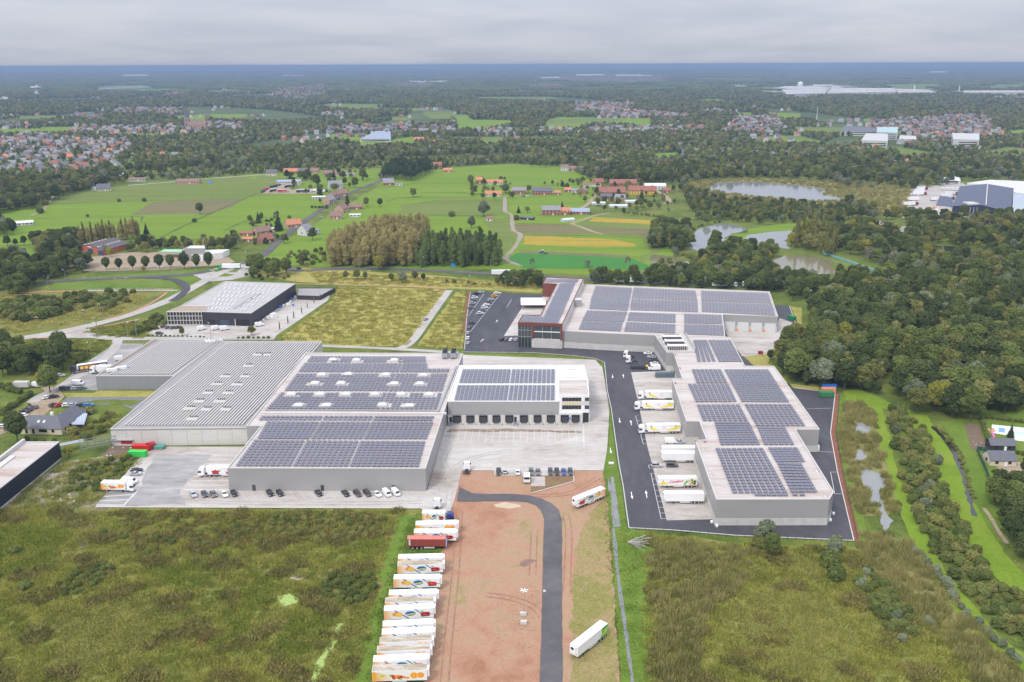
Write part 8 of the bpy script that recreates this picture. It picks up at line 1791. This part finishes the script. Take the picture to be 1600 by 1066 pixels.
e_s = semi_l(BB([(432,420)])[0], BB([(848,415)])[0], 'script', None, 'white trailer with fruit print and red script lettering at the loading apron'); semi_l(BB([(500,590)])[0], BB([(925,590)])[0], None, None, 'plain white trailer closest to the front corner of the stepped warehouse')
car(1048,693.5,0, 'white', 'white van, right one beside the lowest banana truck', 'van', cat='van', sc=.95); car(1062,693.5,0, 'silver', 'silver car docked beside the stepped warehouse wall', 'sedan')
# red script lettering as real text mesh
cu = bpy.data.curves.new('lettering', 'FONT'); cu.body = 'Conefors'; cu.size = 1.35; cu.extrude = .01; cu.shear = .35; cu.align_x = 'CENTER'; cu.align_y = 'CENTER'; cu.offset = .03
to = bpy.data.objects.new('tmp', cu); COL.objects.link(to); dg = bpy.context.evaluated_depsgraph_get(); tm_ = bpy.data.meshes.new_from_object(to.evaluated_get(dg)); bpy.data.objects.remove(to); tm_.materials.clear(); tm_.materials.append(MAG)
lo = link('lettering', tm_, e_s); lo.location = (7.6,1.31,2.75); lo.rotation_euler = (math.pi / 2,-.08, math.pi)
# single trailers on the dirt
p=Z(880,750,17.76,[(425,600)])[0]
def trailer_diag(near_front, near_rear, g, lb):
	p=P(*near_rear, 4.25); q=P(*near_front, 4.25); h=math.atan2(q[1] - p[1], q[0] - p[0]); n=(math.sin(h),-math.cos(h)); mx_, my_=(p[0] + q[0]) / 2,(p[1] + q[1]) / 2
	e = empty('parked_trailer', (mx_ - math.cos(h) * LT / 2 + n[0] * 1.28, my_ - math.sin(h) * LT / 2 + n[1] * 1.28,.2), h, lb, 'trailer'); trailer_into(e, g, gs=(1,)); return e
trailer_diag(Z(880,750,17.76,[(415,540)])[0], Z(880,750,17.76,[(1155,240)])[0], 'fruit', 'fruit-print trailer standing alone and slanted beside the asphalt bend')
trailer_diag(Z(880,950,11.85,[(275,730)])[0], Z(880,950,11.85,[(825,290)])[0], 'green', 'white trailer with green rear panel standing slanted at the lower right of the dirt')
# yard trucks left
p = P(*Z(150,730,17.76,[(130,465)])[0],3.7); q = P(*Z(150,730,17.76,[(800,470)])[0],3.7); e = empty('rigid_truck', (p[0], p[1] + 1.28,.34), math.atan2(q[1] - p[1], q[0] - p[0]), 'white box truck with orange print at the left edge of the concrete yard', 'truck'); sc_ = math.dist(p, q) / LT
for o in (link('box_body', box_mesh(WHITE, WHITE), e), link('side_graphic', graphic('orange', -1), e)): o.scale = (sc_, 1,.93)
tractor_into(e, math.dist(p, q) + .4, WH); link('wheel', wheel_mesh(.5,.36), e, loc=(1.8,-1.03,.5)); link('wheel', wheel_mesh(.5,.36), e, loc=(1.8,1.03,.5)); boxpart('chassis', e, .3,-.5,.8,8,.5,1.12, BLACK)
e = semi_l((329,732),(356 + 18,732), 'tomato', WH, 'white truck with tomato print half hidden behind the corner of the solar warehouse')
semi_l(Z(110,555,17.76,[(200,305)])[0], Z(110,555,17.76,[(1030,190)])[0], 'purple', PURP, 'purple articulated truck with orange pictures beside the side hall')
semi_l(Z(110,555,17.76,[(700,330)])[0], Z(110,555,17.76,[(1500,320)])[0], None, WH, 'white articulated truck half hidden by the side hall roof')
p = P(360,420); e = empty('articulated_truck', (*P(376,421),.25), math.pi, 'white truck with green cab entering the roundabout', 'truck'); trailer_into(e, None, reefer=False); tractor_into(e, LT + 1.3, paint('green', (.03,.42,.12)))
for (x, y, lb) in ((962,443, 'white lorry on the highway behind the northern solar roof, leftmost'),(768,431, 'white lorry mostly hidden by roadside trees'),(1112,449, 'white lorry glimpsed between the trees right of centre'),(1160,449.5, 'white lorry on the highway, rightmost one between the trees')):
	e = empty('articulated_truck', (*P(x, y),.25),0, lb, 'truck'); trailer_into(e, None, reefer=False); tractor_into(e, LT + 1.3, WH)
e = empty('box_trailer', (*P(*K4([(125,570)])[0]),.1),0, 'grey-white box trailer beside the tree at the gravel car park', 'trailer'); boxpart('box', e, 0,-1.2,.8,7,1.2,3.4, TRIM); boxpart('drawbar', e, 7,-.2,.7,9,.2,.9, BLACK)
for s in (-1,1): link('wheel', wheel_mesh(.4,.3), e, loc=(3.5, s * 1.1,.4))
# lorry depot in the meadow village
DEP = [((180,650),90, 'container', 'dark teal container, lowest left in the lorry depot', simple('teal_dark', (.03,.06,.07),.6)),((250,600),70, 'container', 'bright red container behind the dark teal one', simple('c_red', (.42,.02,.06),.5)),((440,530),60, 'container', 'dark blue container in the depot row', simple('c_navy', (.03,.04,.09),.6)),((570,490),60, 'container', 'purple-grey container in the depot row', simple('c_purple', (.16,.15,.25),.6))]
def DP(x, y): return (400+x/16,260+y/16)
for (x, y), a, nm, lb, mt in DEP:
	e = empty('container', (*P(*DP(x, y)),0), math.radians(a), lb, 'container'); boxpart('body', e, -6,-1.25,0,6,1.25,2.8, mt)
	for s in (-1,1): boxpart('door_leaf', e, -6.05,-1.2 if s < 0 else .02,.1,-6.0,-.02 if s < 0 else 1.2,2.6, mt)
for i, ((x, y), a, g, cab, lb) in enumerate([((330,655),50, None, None, 'white-roofed dark trailer beside the red container'),((700,545),50, None, None, 'white-roofed trailer in front of the depot workshop'),((560,655),5, 'r', None, 'red and white trailer in the middle of the depot'),((1010,665),5, None, 'k', 'black and white lorry, leftmost of the depot group'),((1120,650),5, None, 'k', 'black and white lorry, second of the depot group'),((1270,640),5, None, 'k', 'dark lorry, third of the depot group'),((1400,640),0, None, 'w', 'white tanker lorry in the depot group'),((1520,655),0, None, 'b', 'lorry with dark blue cab at the right end of the depot')]):
	e = empty('depot_lorry', (*P(*DP(x, y)),.1), math.radians(a), lb, 'truck'); trailer_into(e, None, simple('c_red', (.42,.02,.06),.5) if g == 'r' else (simple('lorry_black', (.03,.03,.035),.5) if cab in ('k', None) else WHITE), WHITE, reefer=False)
	for o in e.children: o.scale = (.72,.9,.85) if o.name.startswith('box_body') else o.scale; o.location.x *= .72
	if cab: tractor_into(e, 11, {'k': WH, 'w': WH, 'b': paint('navy', (.03,.045,.20))}[cab])
sheet('depot_yard', [DP(130,680), DP(300,520), DP(650,440), DP(900,600), DP(1000,560), DP(1640,570), DP(1640,690), DP(800,690)],4, G_BROWNL, rag=1)
# right yard lorries
M8=lambda pts: Z(1400,280,8, pts)
for i, (x, y) in enumerate(M8([(585,135),(630,138),(677,140),(718,142),(765,144)])): car(x, y, -90, 'white', '%s of five white vans in a row at the blue-roofed hall yard' % ORD[i], 'van', 'five white vans at the blue-roofed hall', cat='van', sc=1.2)
for i, ((x, y), a) in enumerate([((225,140),8),((215,175),8),((200,205),5),((140,275),10),((90,335),10),((560,235),8),((540,265),5),((430,275),5),((600,205),8)]):
	e = empty('yard_lorry', (*P(*M8([(x, y)])[0]),.1), math.radians(a), '%s white lorry of the yard left of the blue-roofed hall, counted from the back' % ORD[i], 'truck', 'lorries at the blue-roofed hall'); trailer_into(e, None, WHITE, reefer=False)
	if i % 2 == 0: tractor_into(e, LT + 1.3, paint('dark_red', (.25,.02,.03)))
rnd=random.Random(5)
for i in range(26):
	x, y = M8([(rnd.choice((rnd.uniform(100,330), rnd.uniform(470,700), rnd.uniform(1050,1400))), rnd.uniform(370,500))])[0]; c = rnd.choice(('orange', 'white', 'grey', 'orange'))
	mt = {'orange': simple('orange_steel', (.65,.22,.04),.6), 'white': WHITE, 'grey': METAL}[c]; e = empty('machine_part', (*P(x, y),0), rnd.uniform(0,6), '%s steel piece in the storage heap below the blue-roofed hall' % c, 'machinery', '%s steel pieces below the blue-roofed hall' % c)
	boxpart('frame', e, -2,-.6,.3,2,.6,1.6, mt, tx=.4); m = MB(); m.bar((0,0,1.6),(1.6,.5,3.2),.35, mt); m.build('arm', e); boxpart('foot', e, -1.6,-.5,0,1.6,.5,.3, BLACK)
# skips and containers
def skip(x, y, a, col, lb, L=6.5, w=2.4, h=2.4, ribs=9):
	mt = simple('skip_' + '%02d%02d%02d' % tuple(int(c * 99) for c in col), col, .5, var=.1, scale=.6); e = empty('skip_container', (*P(x, y),.3), math.radians(a), lb, 'container'); m = MB(); t = .1
	m.box(-L / 2,-w / 2,.2, L / 2, w / 2,.3, mt); m.box(-L / 2,-w / 2,.3, L / 2,-w / 2 + t, h, mt); m.box(-L / 2, w / 2 - t, .3, L / 2, w / 2, h, mt); m.box(-L / 2,-w / 2,.3,-L / 2 + t, w / 2, h, mt); m.box(L / 2 - t, -w / 2,.3, L / 2, w / 2, h, mt); m.build('hull', e)
	for i in range(ribs): boxpart('rib', e, -L / 2 + .3 + i * (L - .8) / (ribs - 1),-w / 2 - .08,.3,-L / 2 + .45 + i * (L - .8) / (ribs - 1),-w / 2, h, mt)
	boxpart('cover', e, -L / 2 + .1,-w / 2 + .1, h - .25, L / 2 - .1, w / 2 - .1, h - .1, mt); boxpart('skid', e, -L / 2,-.6,0, L / 2,.6,.2, BLACK); return e
skip(1295.5,609.5,0,(.02,.18,.60), 'blue skip container, rearmost of three at the asphalt corner'); skip(1294,614.5,0,(.70,.28,.16), 'salmon skip container, middle of three at the asphalt corner'); skip(1290.5,620.5,0,(.04,.22,.08), 'green skip container, front one of three at the asphalt corner')
skip(1237,500,-65,(.01,.24,.10), 'dark green round-topped skip on the upper asphalt corner', 5)
skip(216,714,-3,(.05,.55,.08), 'bright green skip container beside the pale brick wall', 7); skip(222,704.5,-3,(.60,.02,.02), 'bright red skip container behind the green one', 7); skip(236,702,40,(.45,.03,.03), 'dark red tipped skip beside the bright red one', 3.5, ribs=4); skip(250,702,0,(.10,.30,.24), 'small teal bin next to the red skips', 4, h=1.4, ribs=4)
skip(1188,554,0,(.35,.02,.03), 'small red and black bin on the rear concrete apron', 2.2,1.6,1.6,3)
e = empty('billboard', (*P(190,697),0),0, 'red and white sheltered notice panel at the corner of the pale brick wall', 'sign'); boxpart('panel', e, -3.5,0,.8,4.5,.2,2.6, simple('sign_red', (.5,.03,.05),.5)); boxpart('white_panel', e, -3.5,-.06,.9,-1.5,0,2.5, WHITE); boxpart('roof', e, -4,-1,2.7,5,.8,2.85, METAL)
for x in (-3.4,4.3): boxpart('post', e, x, .2,0, x + .15,.35,2.7, METAL)
# steel racking structure
e = empty('steel_frame', (*P(160,700),0), math.radians(32), 'galvanised steel gantry left of the ribbed warehouse', 'steel frame')
for i in range(7):
	for y in (-1.2,1.2): boxpart('column', e, -8 + i * 2.7 - .1, y - .1,0,-8 + i * 2.7 + .1, y + .1,4.5, METAL)
for z in (1.5,3.0,4.5):
	for y in (-1.2,1.2): boxpart('beam', e, -8, y - .08, z, 8.2, y + .08, z + .2, METAL)
boxpart('roof_plate', e, -18,3,3,-6,6,3.2, METAL)
# wrapped goods beside the dark hall
rnd=random.Random(2)
for i, (x, y, s) in enumerate(Q4([(1030,345),(1000,355),(965,370),(1085,275),(1110,265),(1135,262),(1160,235),(1165,215),(1130,268),(1190,205),(1215,210),(1240,215),(1265,212),(1330,205),(1360,195),(1180,262)]) and [(*q, 1) for q in Q4([(1040,352),(1000,358),(968,375),(1085,280),(1110,270),(1135,265),(1160,240),(1170,222),(1150,262),(1195,210),(1220,214),(1245,216),(1268,214),(1330,207),(1362,197),(1180,266)])]):
	s = 2.0 if i == 0 else rnd.uniform(.7,1.1); mt = WHITE if i % 4 != 3 else PC['bright blue']; e = empty('wrapped_pallet', (*P(x, y),.12), rnd.uniform(0,1), '%s wrapped pallet load from the left along the side wall of the anthracite hall' % (ORD[i]), 'pallet', 'wrapped goods beside the anthracite hall')
	boxpart('pallet', e, -s, -s * .8,0, s, s * .8,.15, simple('wood2', (.4,.3,.2),.8)); boxpart('load', e, -s * .95,-s * .75,.15, s * .95, s * .75,.3 + s * 1.3, mt, tx=.2, ty=.2)
# street lamps
def lamp_meshes():
	if 'lamp' not in VM:
		m = MB(); m.cyl((0,0,0),.14, 'z', 9, METAL, 7,.09); a = m.mesh('pole'); m = MB(); m.bar((0,0,9),(1.4,0,9.25),.1, METAL); b = m.mesh('arm'); m = MB(); m.box(1.1,-.22,9.2,2.0,.22,9.38, WHITE); c = m.mesh('lamp_head'); VM['lamp'] = (('pole', a),('arm', b),('lamp_head', c))
	return VM['lamp']
lp=Z(0,380,7.615,[(95,605),(580,570),(785,470),(1052,560),(482,1066),(1037,975),(1207,905),(1162,1066)]) + A4([(998,692),(1065,692),(1215,690),(1292,632),(1527,602),(725,775),(775,770),(843,1050),(605,1055)]) + J4([(638,705),(1045,712),(1447,727),(217,702),(473,808),(690,803),(1325,832),(243,790),(1537,838)]) + V4([(1133,272)]) + [(143,560),(200,529),(330,530),(1276,487)]
RG = ((lambda x, y: y > 475 and x < 360, 'beside the concrete road at the left'),(lambda x, y: x < 380, 'along the highway left of the roundabout'),(lambda x, y: x < 430, 'right of the roundabout'),(lambda x, y: y < 433, 'along the highway by the poplars'),(lambda x, y: True, 'along the cycle path before the dry meadow'))
cnt = {}
for i, (x, y) in enumerate(sorted(lp)):
	rg = [t for f, t in RG if f(x, y)][0]; k=cnt[rg] = cnt.get(rg, 0) + 1
	e = empty('street_lamp', (*P(x, y),0), random.uniform(0,6), 'tall grey street lamp, %s from the left %s' % (ORD[k - 1], rg), 'street lamp', 'street lamps along the roads')
	for nm, me in lamp_meshes(): link(nm, me, e)
# mast on the dirt with two cubes
e = empty('light_mast', (*P(*Z(740,880,5.333,[(420,440)])[0]),.2),0, 'thin mast with star-shaped lamp cross on the red dirt', 'mast'); m = MB(); m.cyl((0,0,0),.09, 'z', 8, METAL, 6,.06); m.build('pole', e)
for i in range(6): a = i * math.pi / 3 + .3; m = MB(); m.bar((math.cos(a) * .25, math.sin(a) * .25,8),(math.cos(a) * 1.2, math.sin(a) * 1.2,8.05),.2, WHITE); m.build('lamp_arm', e)
for i, (x, y) in enumerate(Z(740,880,5.333,[(413,440),(418,510)])):
	e = empty('concrete_block', (*P(x, y),.2),.05, '%s pale ballast block at the foot of the mast on the red dirt' % ('upper' if i == 0 else 'lower'), 'block'); boxpart('base', e, -.9,-.5,0,.9,.5,.5, PRECAST); boxpart('top', e, -.85,-.45,.5,.85,.45,.95, TRIM)
e = empty('corner_box', (*P(*Z(740,880,5.333,[(590,245)])[0]),.3),0, 'small white box at the road edge beside the mast', 'box'); boxpart('body', e, -.4,-.2,0,.4,.2,.4, WHITE); boxpart('lid', e, -.42,-.22,.4,.42,.22,.45, TRIM)
e = empty('ditch_cabinet', (*P(955,727),.2),0, 'white box cabinet beside the ditch', 'cabinet'); boxpart('body', e, -1,-.4,.3,1,.4,1.0, WHITE); boxpart('foot', e, -.8,-.3,0,.8,.3,.3, BLACK)
# fences
def fence(pts, label, h=1.9, sp=2.6, mat=TRIMD, wires=3, name='wire_fence', maxn=300):
	w = W(pts); e = empty(name, (*w[0],0),0, label, 'fence'); o = w[0]; posts = []
	for a, b in zip(w[:-1], w[1:]):
		n=max(1, int(math.dist(a, b) / sp))
		for k in range(n): posts.append((a[0] + (b[0] - a[0]) * k/n - o[0], a[1] + (b[1] - a[1]) * k/n - o[1]))
	k = ('post', h, mat.name)
	if k not in VM: m = MB(); m.cyl((0,0,0),.055, 'z', h, mat, 5); VM[k] = m.mesh('post')
	for x, y in posts[:maxn]: link('post', VM[k], e, loc=(x, y, .2))
	for j in range(wires):
		m=MB()
		for a, b in zip(posts[:-1], posts[1:]): m.bar((*a, .2+h*(j + .9) / (wires + .1)),(*b, .2+h*(j + .9) / (wires + .1)),.035, mat)
		m.build('wire', e)
fence([(724,549),(780,551),(835,554),(899,559),(930,563),(942.5,570),(947,612),(953,639),(964,726),(971,762),(980,829),(1050,832),(1150,841),(1338,850)], 'dark wire fence following the kerb of the dark asphalt yard')
fence([(1340,850),(1316,739),(1306,680),(1312,615)], 'dark wire fence on the bank right of the stepped warehouse')
fence([(729,455),(721,520),(718,545)], 'dark wire fence along the mulch strip of the office car park')
fence(K4([(450,590),(520,607),(785,607)]), 'dark mesh fence in front of the cars beside the side hall', 1.6,2, PC['dark grey'],6)
fence(A4([(500,770),(700,765),(900,764),(1090,768)]), 'pale railing along the concrete path inside the road loop', 1.2,3, WHITE, 2)
fence(Z(200,420,4.571,[(1440,200),(1500,135)]), 'dark fence at the back corner of the dark hall yard', 1.8,3)
# tractor in the field
e = empty('farm_tractor', (*P(*B4([(597,548)])[0]),0), math.pi, 'dark blue farm tractor on the green crop field', 'tractor'); boxpart('hood', e, .3,-.45,.8,2.4,.45,1.6, PC['blue']); boxpart('cab', e, -1.3,-.75,1.0,.3,.75,2.8, GLASSD, tx=.15, ty=.1); boxpart('cab_roof', e, -1.3,-.8,2.8,.35,.8,2.95, PC['white']); boxpart('implement', e, -4.2,-1.5,.3,-1.6,1.5,1.2, PC['dark grey'])
for s in (-1,1): link('wheel', wheel_mesh(.85,.5), e, loc=(-.8, s * .95,.85)); link('wheel', wheel_mesh(.5,.35), e, loc=(1.7, s * .85,.5))
e = empty('road_sign', (*P(*J4([(1216,712)])[0]),0),0, 'small blue road sign before the green poplars', 'sign'); boxpart('post', e, -.06,0,0,.06,.12,2, METAL); boxpart('panel', e, -1.6,-.06,1.6,1.6,0,4.2, simple('sign_blue', (.02,.22,.60),.4))
e = empty('blue_tarp_heap', (*P(328,286),0),0, 'blue tarp heap in the meadow right of the long stable', 'tarp'); boxpart('heap', e, -3,-2,0,3,2,2.2, PC['bright blue'], tx=1, ty=.8); boxpart('weight', e, -3.2,-2.2,0,3.2,2.2,.1, BLACK)
e = empty('fallen_dry_tree', (*P(1000,848),0),0, 'fallen leafless bush at the kerb corner right of the ditch', 'dead tree'); rnd = random.Random(3)
for i in range(40):
	a = rnd.uniform(-.5,1.2); l = rnd.uniform(3,8); m = MB(); m.bar((-4,0,.3),(-4 + math.cos(a) * l, -math.sin(a) * l, rnd.uniform(.6,2)),.09, BARKW); m.build('branch', e)

# ---------------------------------------------------------------- tall grass, reeds and weeds (stuff)
def tuft(name, n, R, h, w, mat, lean=.35, seed=0):
	rng=np.random.default_rng(seed); V = []; F = []
	for i in range(n):
		a, r=rng.uniform(0,6.28), R*math.sqrt(rng.random()); x, y=math.cos(a) * r, math.sin(a) * r; b=rng.uniform(0,6.28); hh=h*rng.uniform(.45,1.1); ww=w*rng.uniform(.6,1.2); dx, dy=math.cos(b) * ww, math.sin(b) * ww; lx, ly=rng.normal() * lean*hh, rng.normal() * lean*hh; k=len(V)
		V += [(x - dx, y - dy, 0),(x+dx, y+dy, 0),(x+lx+dx * .5, y+ly+dy * .5, hh),(x+lx - dx * .5, y+ly - dy * .5, hh * .95)]; F.append((k, k+1, k+2, k+3))
	return mesh_np(name, V, F, mat)
TG = [tuft('t', 120,1.8,.6,.09, GRASS_L, .5, i) for i in range(3)]; TB = [tuft('b', 120,1.6,.8,.13, GRASS_B, .6, i + 5) for i in range(3)]; TR = [tuft('r', 90,1.6,1.9,.10, REED_L, .16, i + 9) for i in range(3)]; TL_ = [tuft('l', 80,1.7,.28,.12, LAWN_L, .5, i + 13) for i in range(2)]
def spread(name, polys, d, protos, label, cat, keep=1.0, sc=1.0, holes=(), fn=None):
	out = []; hw = [W(h) for h in holes]
	for pl in polys:
		X, Y=jitter_grid(W(pl), d)
		ok=RNG.random(len(X)) < keep
		for h in hw: ok &= ~inside_np(X, Y, h)
		if fn is not None: ok &= fn(X, Y)
		for x, y in zip(X[ok], Y[ok]): out.append((x, y, .1, random.uniform(0,6.28), sc*random.uniform(.7,1.25), random.randrange(len(protos))))
	scatter(name, out, protos, label, cat)
LF = [(-120,805),(60,797),(120,800),(632,798),(620,812),(600,870),(582,950),(560,1050),(540,1160),(-260,1160)]
RF = [(1008,832),(1150,852),(1335,858),(1420,930),(1500,1010),(1560,1090),(1600,1160),(1010,1160),(1008,960),(1012,900)]
nz=lambda s, t, X, Y: np.sin(X*s+1.7*np.sin(Y*s * .7+t)) + np.sin(Y*s*1.15+1.3*np.sin(X*s * .8+2*t))
ALG = [(527,970),(537,973),(529,1003),(503,1048),(494,1085),(480,1085),(493,1040),(515,1005)]
POOL = [(430,935),(452,926),(472,936),(462,946),(438,951)]
spread('tall_grass', [LF, RF],1.9, TG, 'tall rough grass covering the foreground meadows', 'grass', .8, holes=[POOL, ALG])
spread('rusty_weeds', [[(250,800),(420,806),(600,812),(615,835),(520,850),(420,850),(300,870),(170,850)],[(300,980),(420,1010),(480,1066),(330,1060)],[(1180,950),(1260,960),(1240,1040),(1130,1030)]],2.0,[tuft('w', 100,1.7,.75,.12, leafmat('rusty_blade', (.11,.085,.03),(.27,.20,.07),.15,.6),.6,90 + i) for i in range(2)], 'rusty brown weeds in loose patches of the foreground meadows', 'weeds', .5, fn=lambda X, Y: nz(.4,2.0, X, Y) > 0)
spread('lush_grass', PATCH, 1.9,[tuft('g', 100,2.0,.6,.10, leafmat('lush_blade', (.10,.15,.018),(.20,.26,.04),.15,.15),.6,80 + i) for i in range(2)], 'lusher green grass in soft patches of the left foreground meadow', 'grass', .75)
PB = [tuft('p', 110,1.9,.6,.10, leafmat('pale_blade', (.17,.19,.045),(.38,.36,.11),.15,.15),.7,60 + i) for i in range(3)]
spread('pale_grass', PALE, 1.9, PB, 'pale flattened grass in lighter patches of the foreground meadows', 'grass', .9)
spread('sparse_tufts', [[(903,845),(922,803),(946,778),(949,850),(960,960),(970,1150),(890,1150),(892,1000),(893,900)],[(780,920),(840,915),(845,1010),(760,1010)],[(655,1000),(700,1000),(706,1100),(650,1100)]],2.6,[tuft('q', 26,1.7,.22,.10, leafmat('pale_blade', (.17,.19,.045),(.38,.36,.11),.15,.15),.7,70)], 'sparse short grass tufts on the worn dirt', 'grass', .75)
spread('brown_weeds', [LF, RF],1.8, TB, 'brownish weeds and brambles in patches through the foreground meadows', 'weeds', .85,1.15, holes=[POOL, ALG] + PATCH + PALE, fn=lambda X, Y: nz(.32,1.0, X, Y) > .8)
spread('reeds', [[(1012,850),(1100,850),(1180,862),(1160,920),(1100,960),(1090,1120),(1020,1120),(1030,980)], N4([(100,270),(300,260),(450,330),(620,560),(800,760),(1045,1040),(1100,1200),(900,1200),(700,950),(500,750),(300,560),(180,380)]),
				 L4([(100,340),(240,340),(330,420),(350,620),(400,780),(490,1066),(520,1200),(180,1200),(140,1066),(60,640),(80,400)])],1.9, TR, 'tan reeds in the wetland right of the asphalt and beside the ditch', 'reeds', .62, holes=PONDS_R)
spread('lake_reeds', [[(1060,300),(1080,284),(1150,279),(1300,283),(1425,292),(1422,312),(1405,330),(1380,338),(1310,330),(1260,320),(1100,310)]],6.5, TR, 'reed belt around the large pond', 'reeds', .9,1.3, holes=[POND1])
spread('lawn_tufts', [[(640,812),(668,800),(700,810),(685,860),(600,1000),(575,1080),(590,960),(618,880)],[(943,736),(949,765),(957,826),(964,900),(976,1000),(985,1100),(975,1100),(968,1000),(958,900),(948,800)],[(961,765),(978,830),(1010,840),(1000,900),(1005,1000),(1010,1100),(990,1100),(976,960),(968,880)]],1.9, TL_, 'green grass along the ditch and beside the trailer row', 'grass', .9)
spread('dry_meadow_grass', [[(440,527),(520,470),(530,448),(693,454),(632,540),(560,540),(450,540)],[(656,541),(716,457),(730,457),(722,545)], A4([(20,960),(0,800),(250,790),(920,790),(840,870),(600,945),(0,1040)]),[(500,444),(700,448),(840,452),(845,446),(700,434),(480,424)]],3.2,[tuft('d', 80,2.4,.8,.2, leafmat('dry_blade', (.22,.22,.045),(.46,.41,.12),.15,.25),.5,40 + i) for i in range(3)], 'tall dry grass of the middle meadows', 'grass', .65,.9)
spread('bank_weeds', [[(0,806),(0,795),(98,724),(150,718),(215,704),(226,716),(190,745),(150,790),(60,815)], K4([(520,1000),(640,900),(880,780),(1000,800),(900,930),(700,1010)]), K4([(680,120),(720,75),(1200,10),(1290,20),(1220,155),(800,145)]), K4([(0,205),(300,160),(900,175),(940,205),(850,265),(640,370),(300,420),(0,400)])],2.2, TG, 'rough weeds on the banks and verges at the left', 'weeds', .7,1.0)
# rubble and stones on the bank
rb = [mesh_np('stone', [(0.5 * a, .4 * b, .25 * c) for a, b, c in ((-1,-1,0),(1,-.8,0),(.9,1,0),(-.8,.9,0),(-.6,-.6,1),(.7,-.5,.8),(.5,.6,1.1),(-.5,.5,.8))],[(0,1,5,4),(1,2,6,5),(2,3,7,6),(3,0,4,7),(4,5,6,7)], PRECAST)]
spread('rubble', [[(20,800),(60,770),(100,735),(140,742),(150,760),(100,795)],[(62,745),(98,720),(106,722),(80,748)],[(160,712),(178,698),(235,703),(180,718)]],2.6, rb, 'pale rubble and stones scattered on the bank by the navy hall', 'rubble', .55,.8)

# ---------------------------------------------------------------- air
HZ=155.0
bmh = bmesh.new(); bmesh.ops.create_cube(bmh, size=1.0); hme = bpy.data.meshes.new('haze')
for v in bmh.verts: v.co=Vector((v.co.x*198000*2,(v.co.y + .5) * 220000 - 500,(v.co.z + .5) * 155 - 1.0))
bmh.to_mesh(hme); bmh.free(); hz = link('haze', hme, kind='stuff'); hm_ = bpy.data.materials.new('haze_air'); hm_.use_nodes = True; hn = hm_.node_tree
hn.nodes.remove(hn.nodes['Principled BSDF']); pv = hn.nodes.new('ShaderNodeVolumePrincipled'); pv.inputs['Color'].default_value = (0.30,0.395,0.60,1); pv.inputs['Density'].default_value = HAZE_D; pv.inputs['Anisotropy'].default_value = 0.0
hn.links.new(pv.outputs[0], hn.nodes['Material Output'].inputs['Volume']); hme.materials.append(hm_)
tag(hz, 'bluish haze over the far land', 'haze')
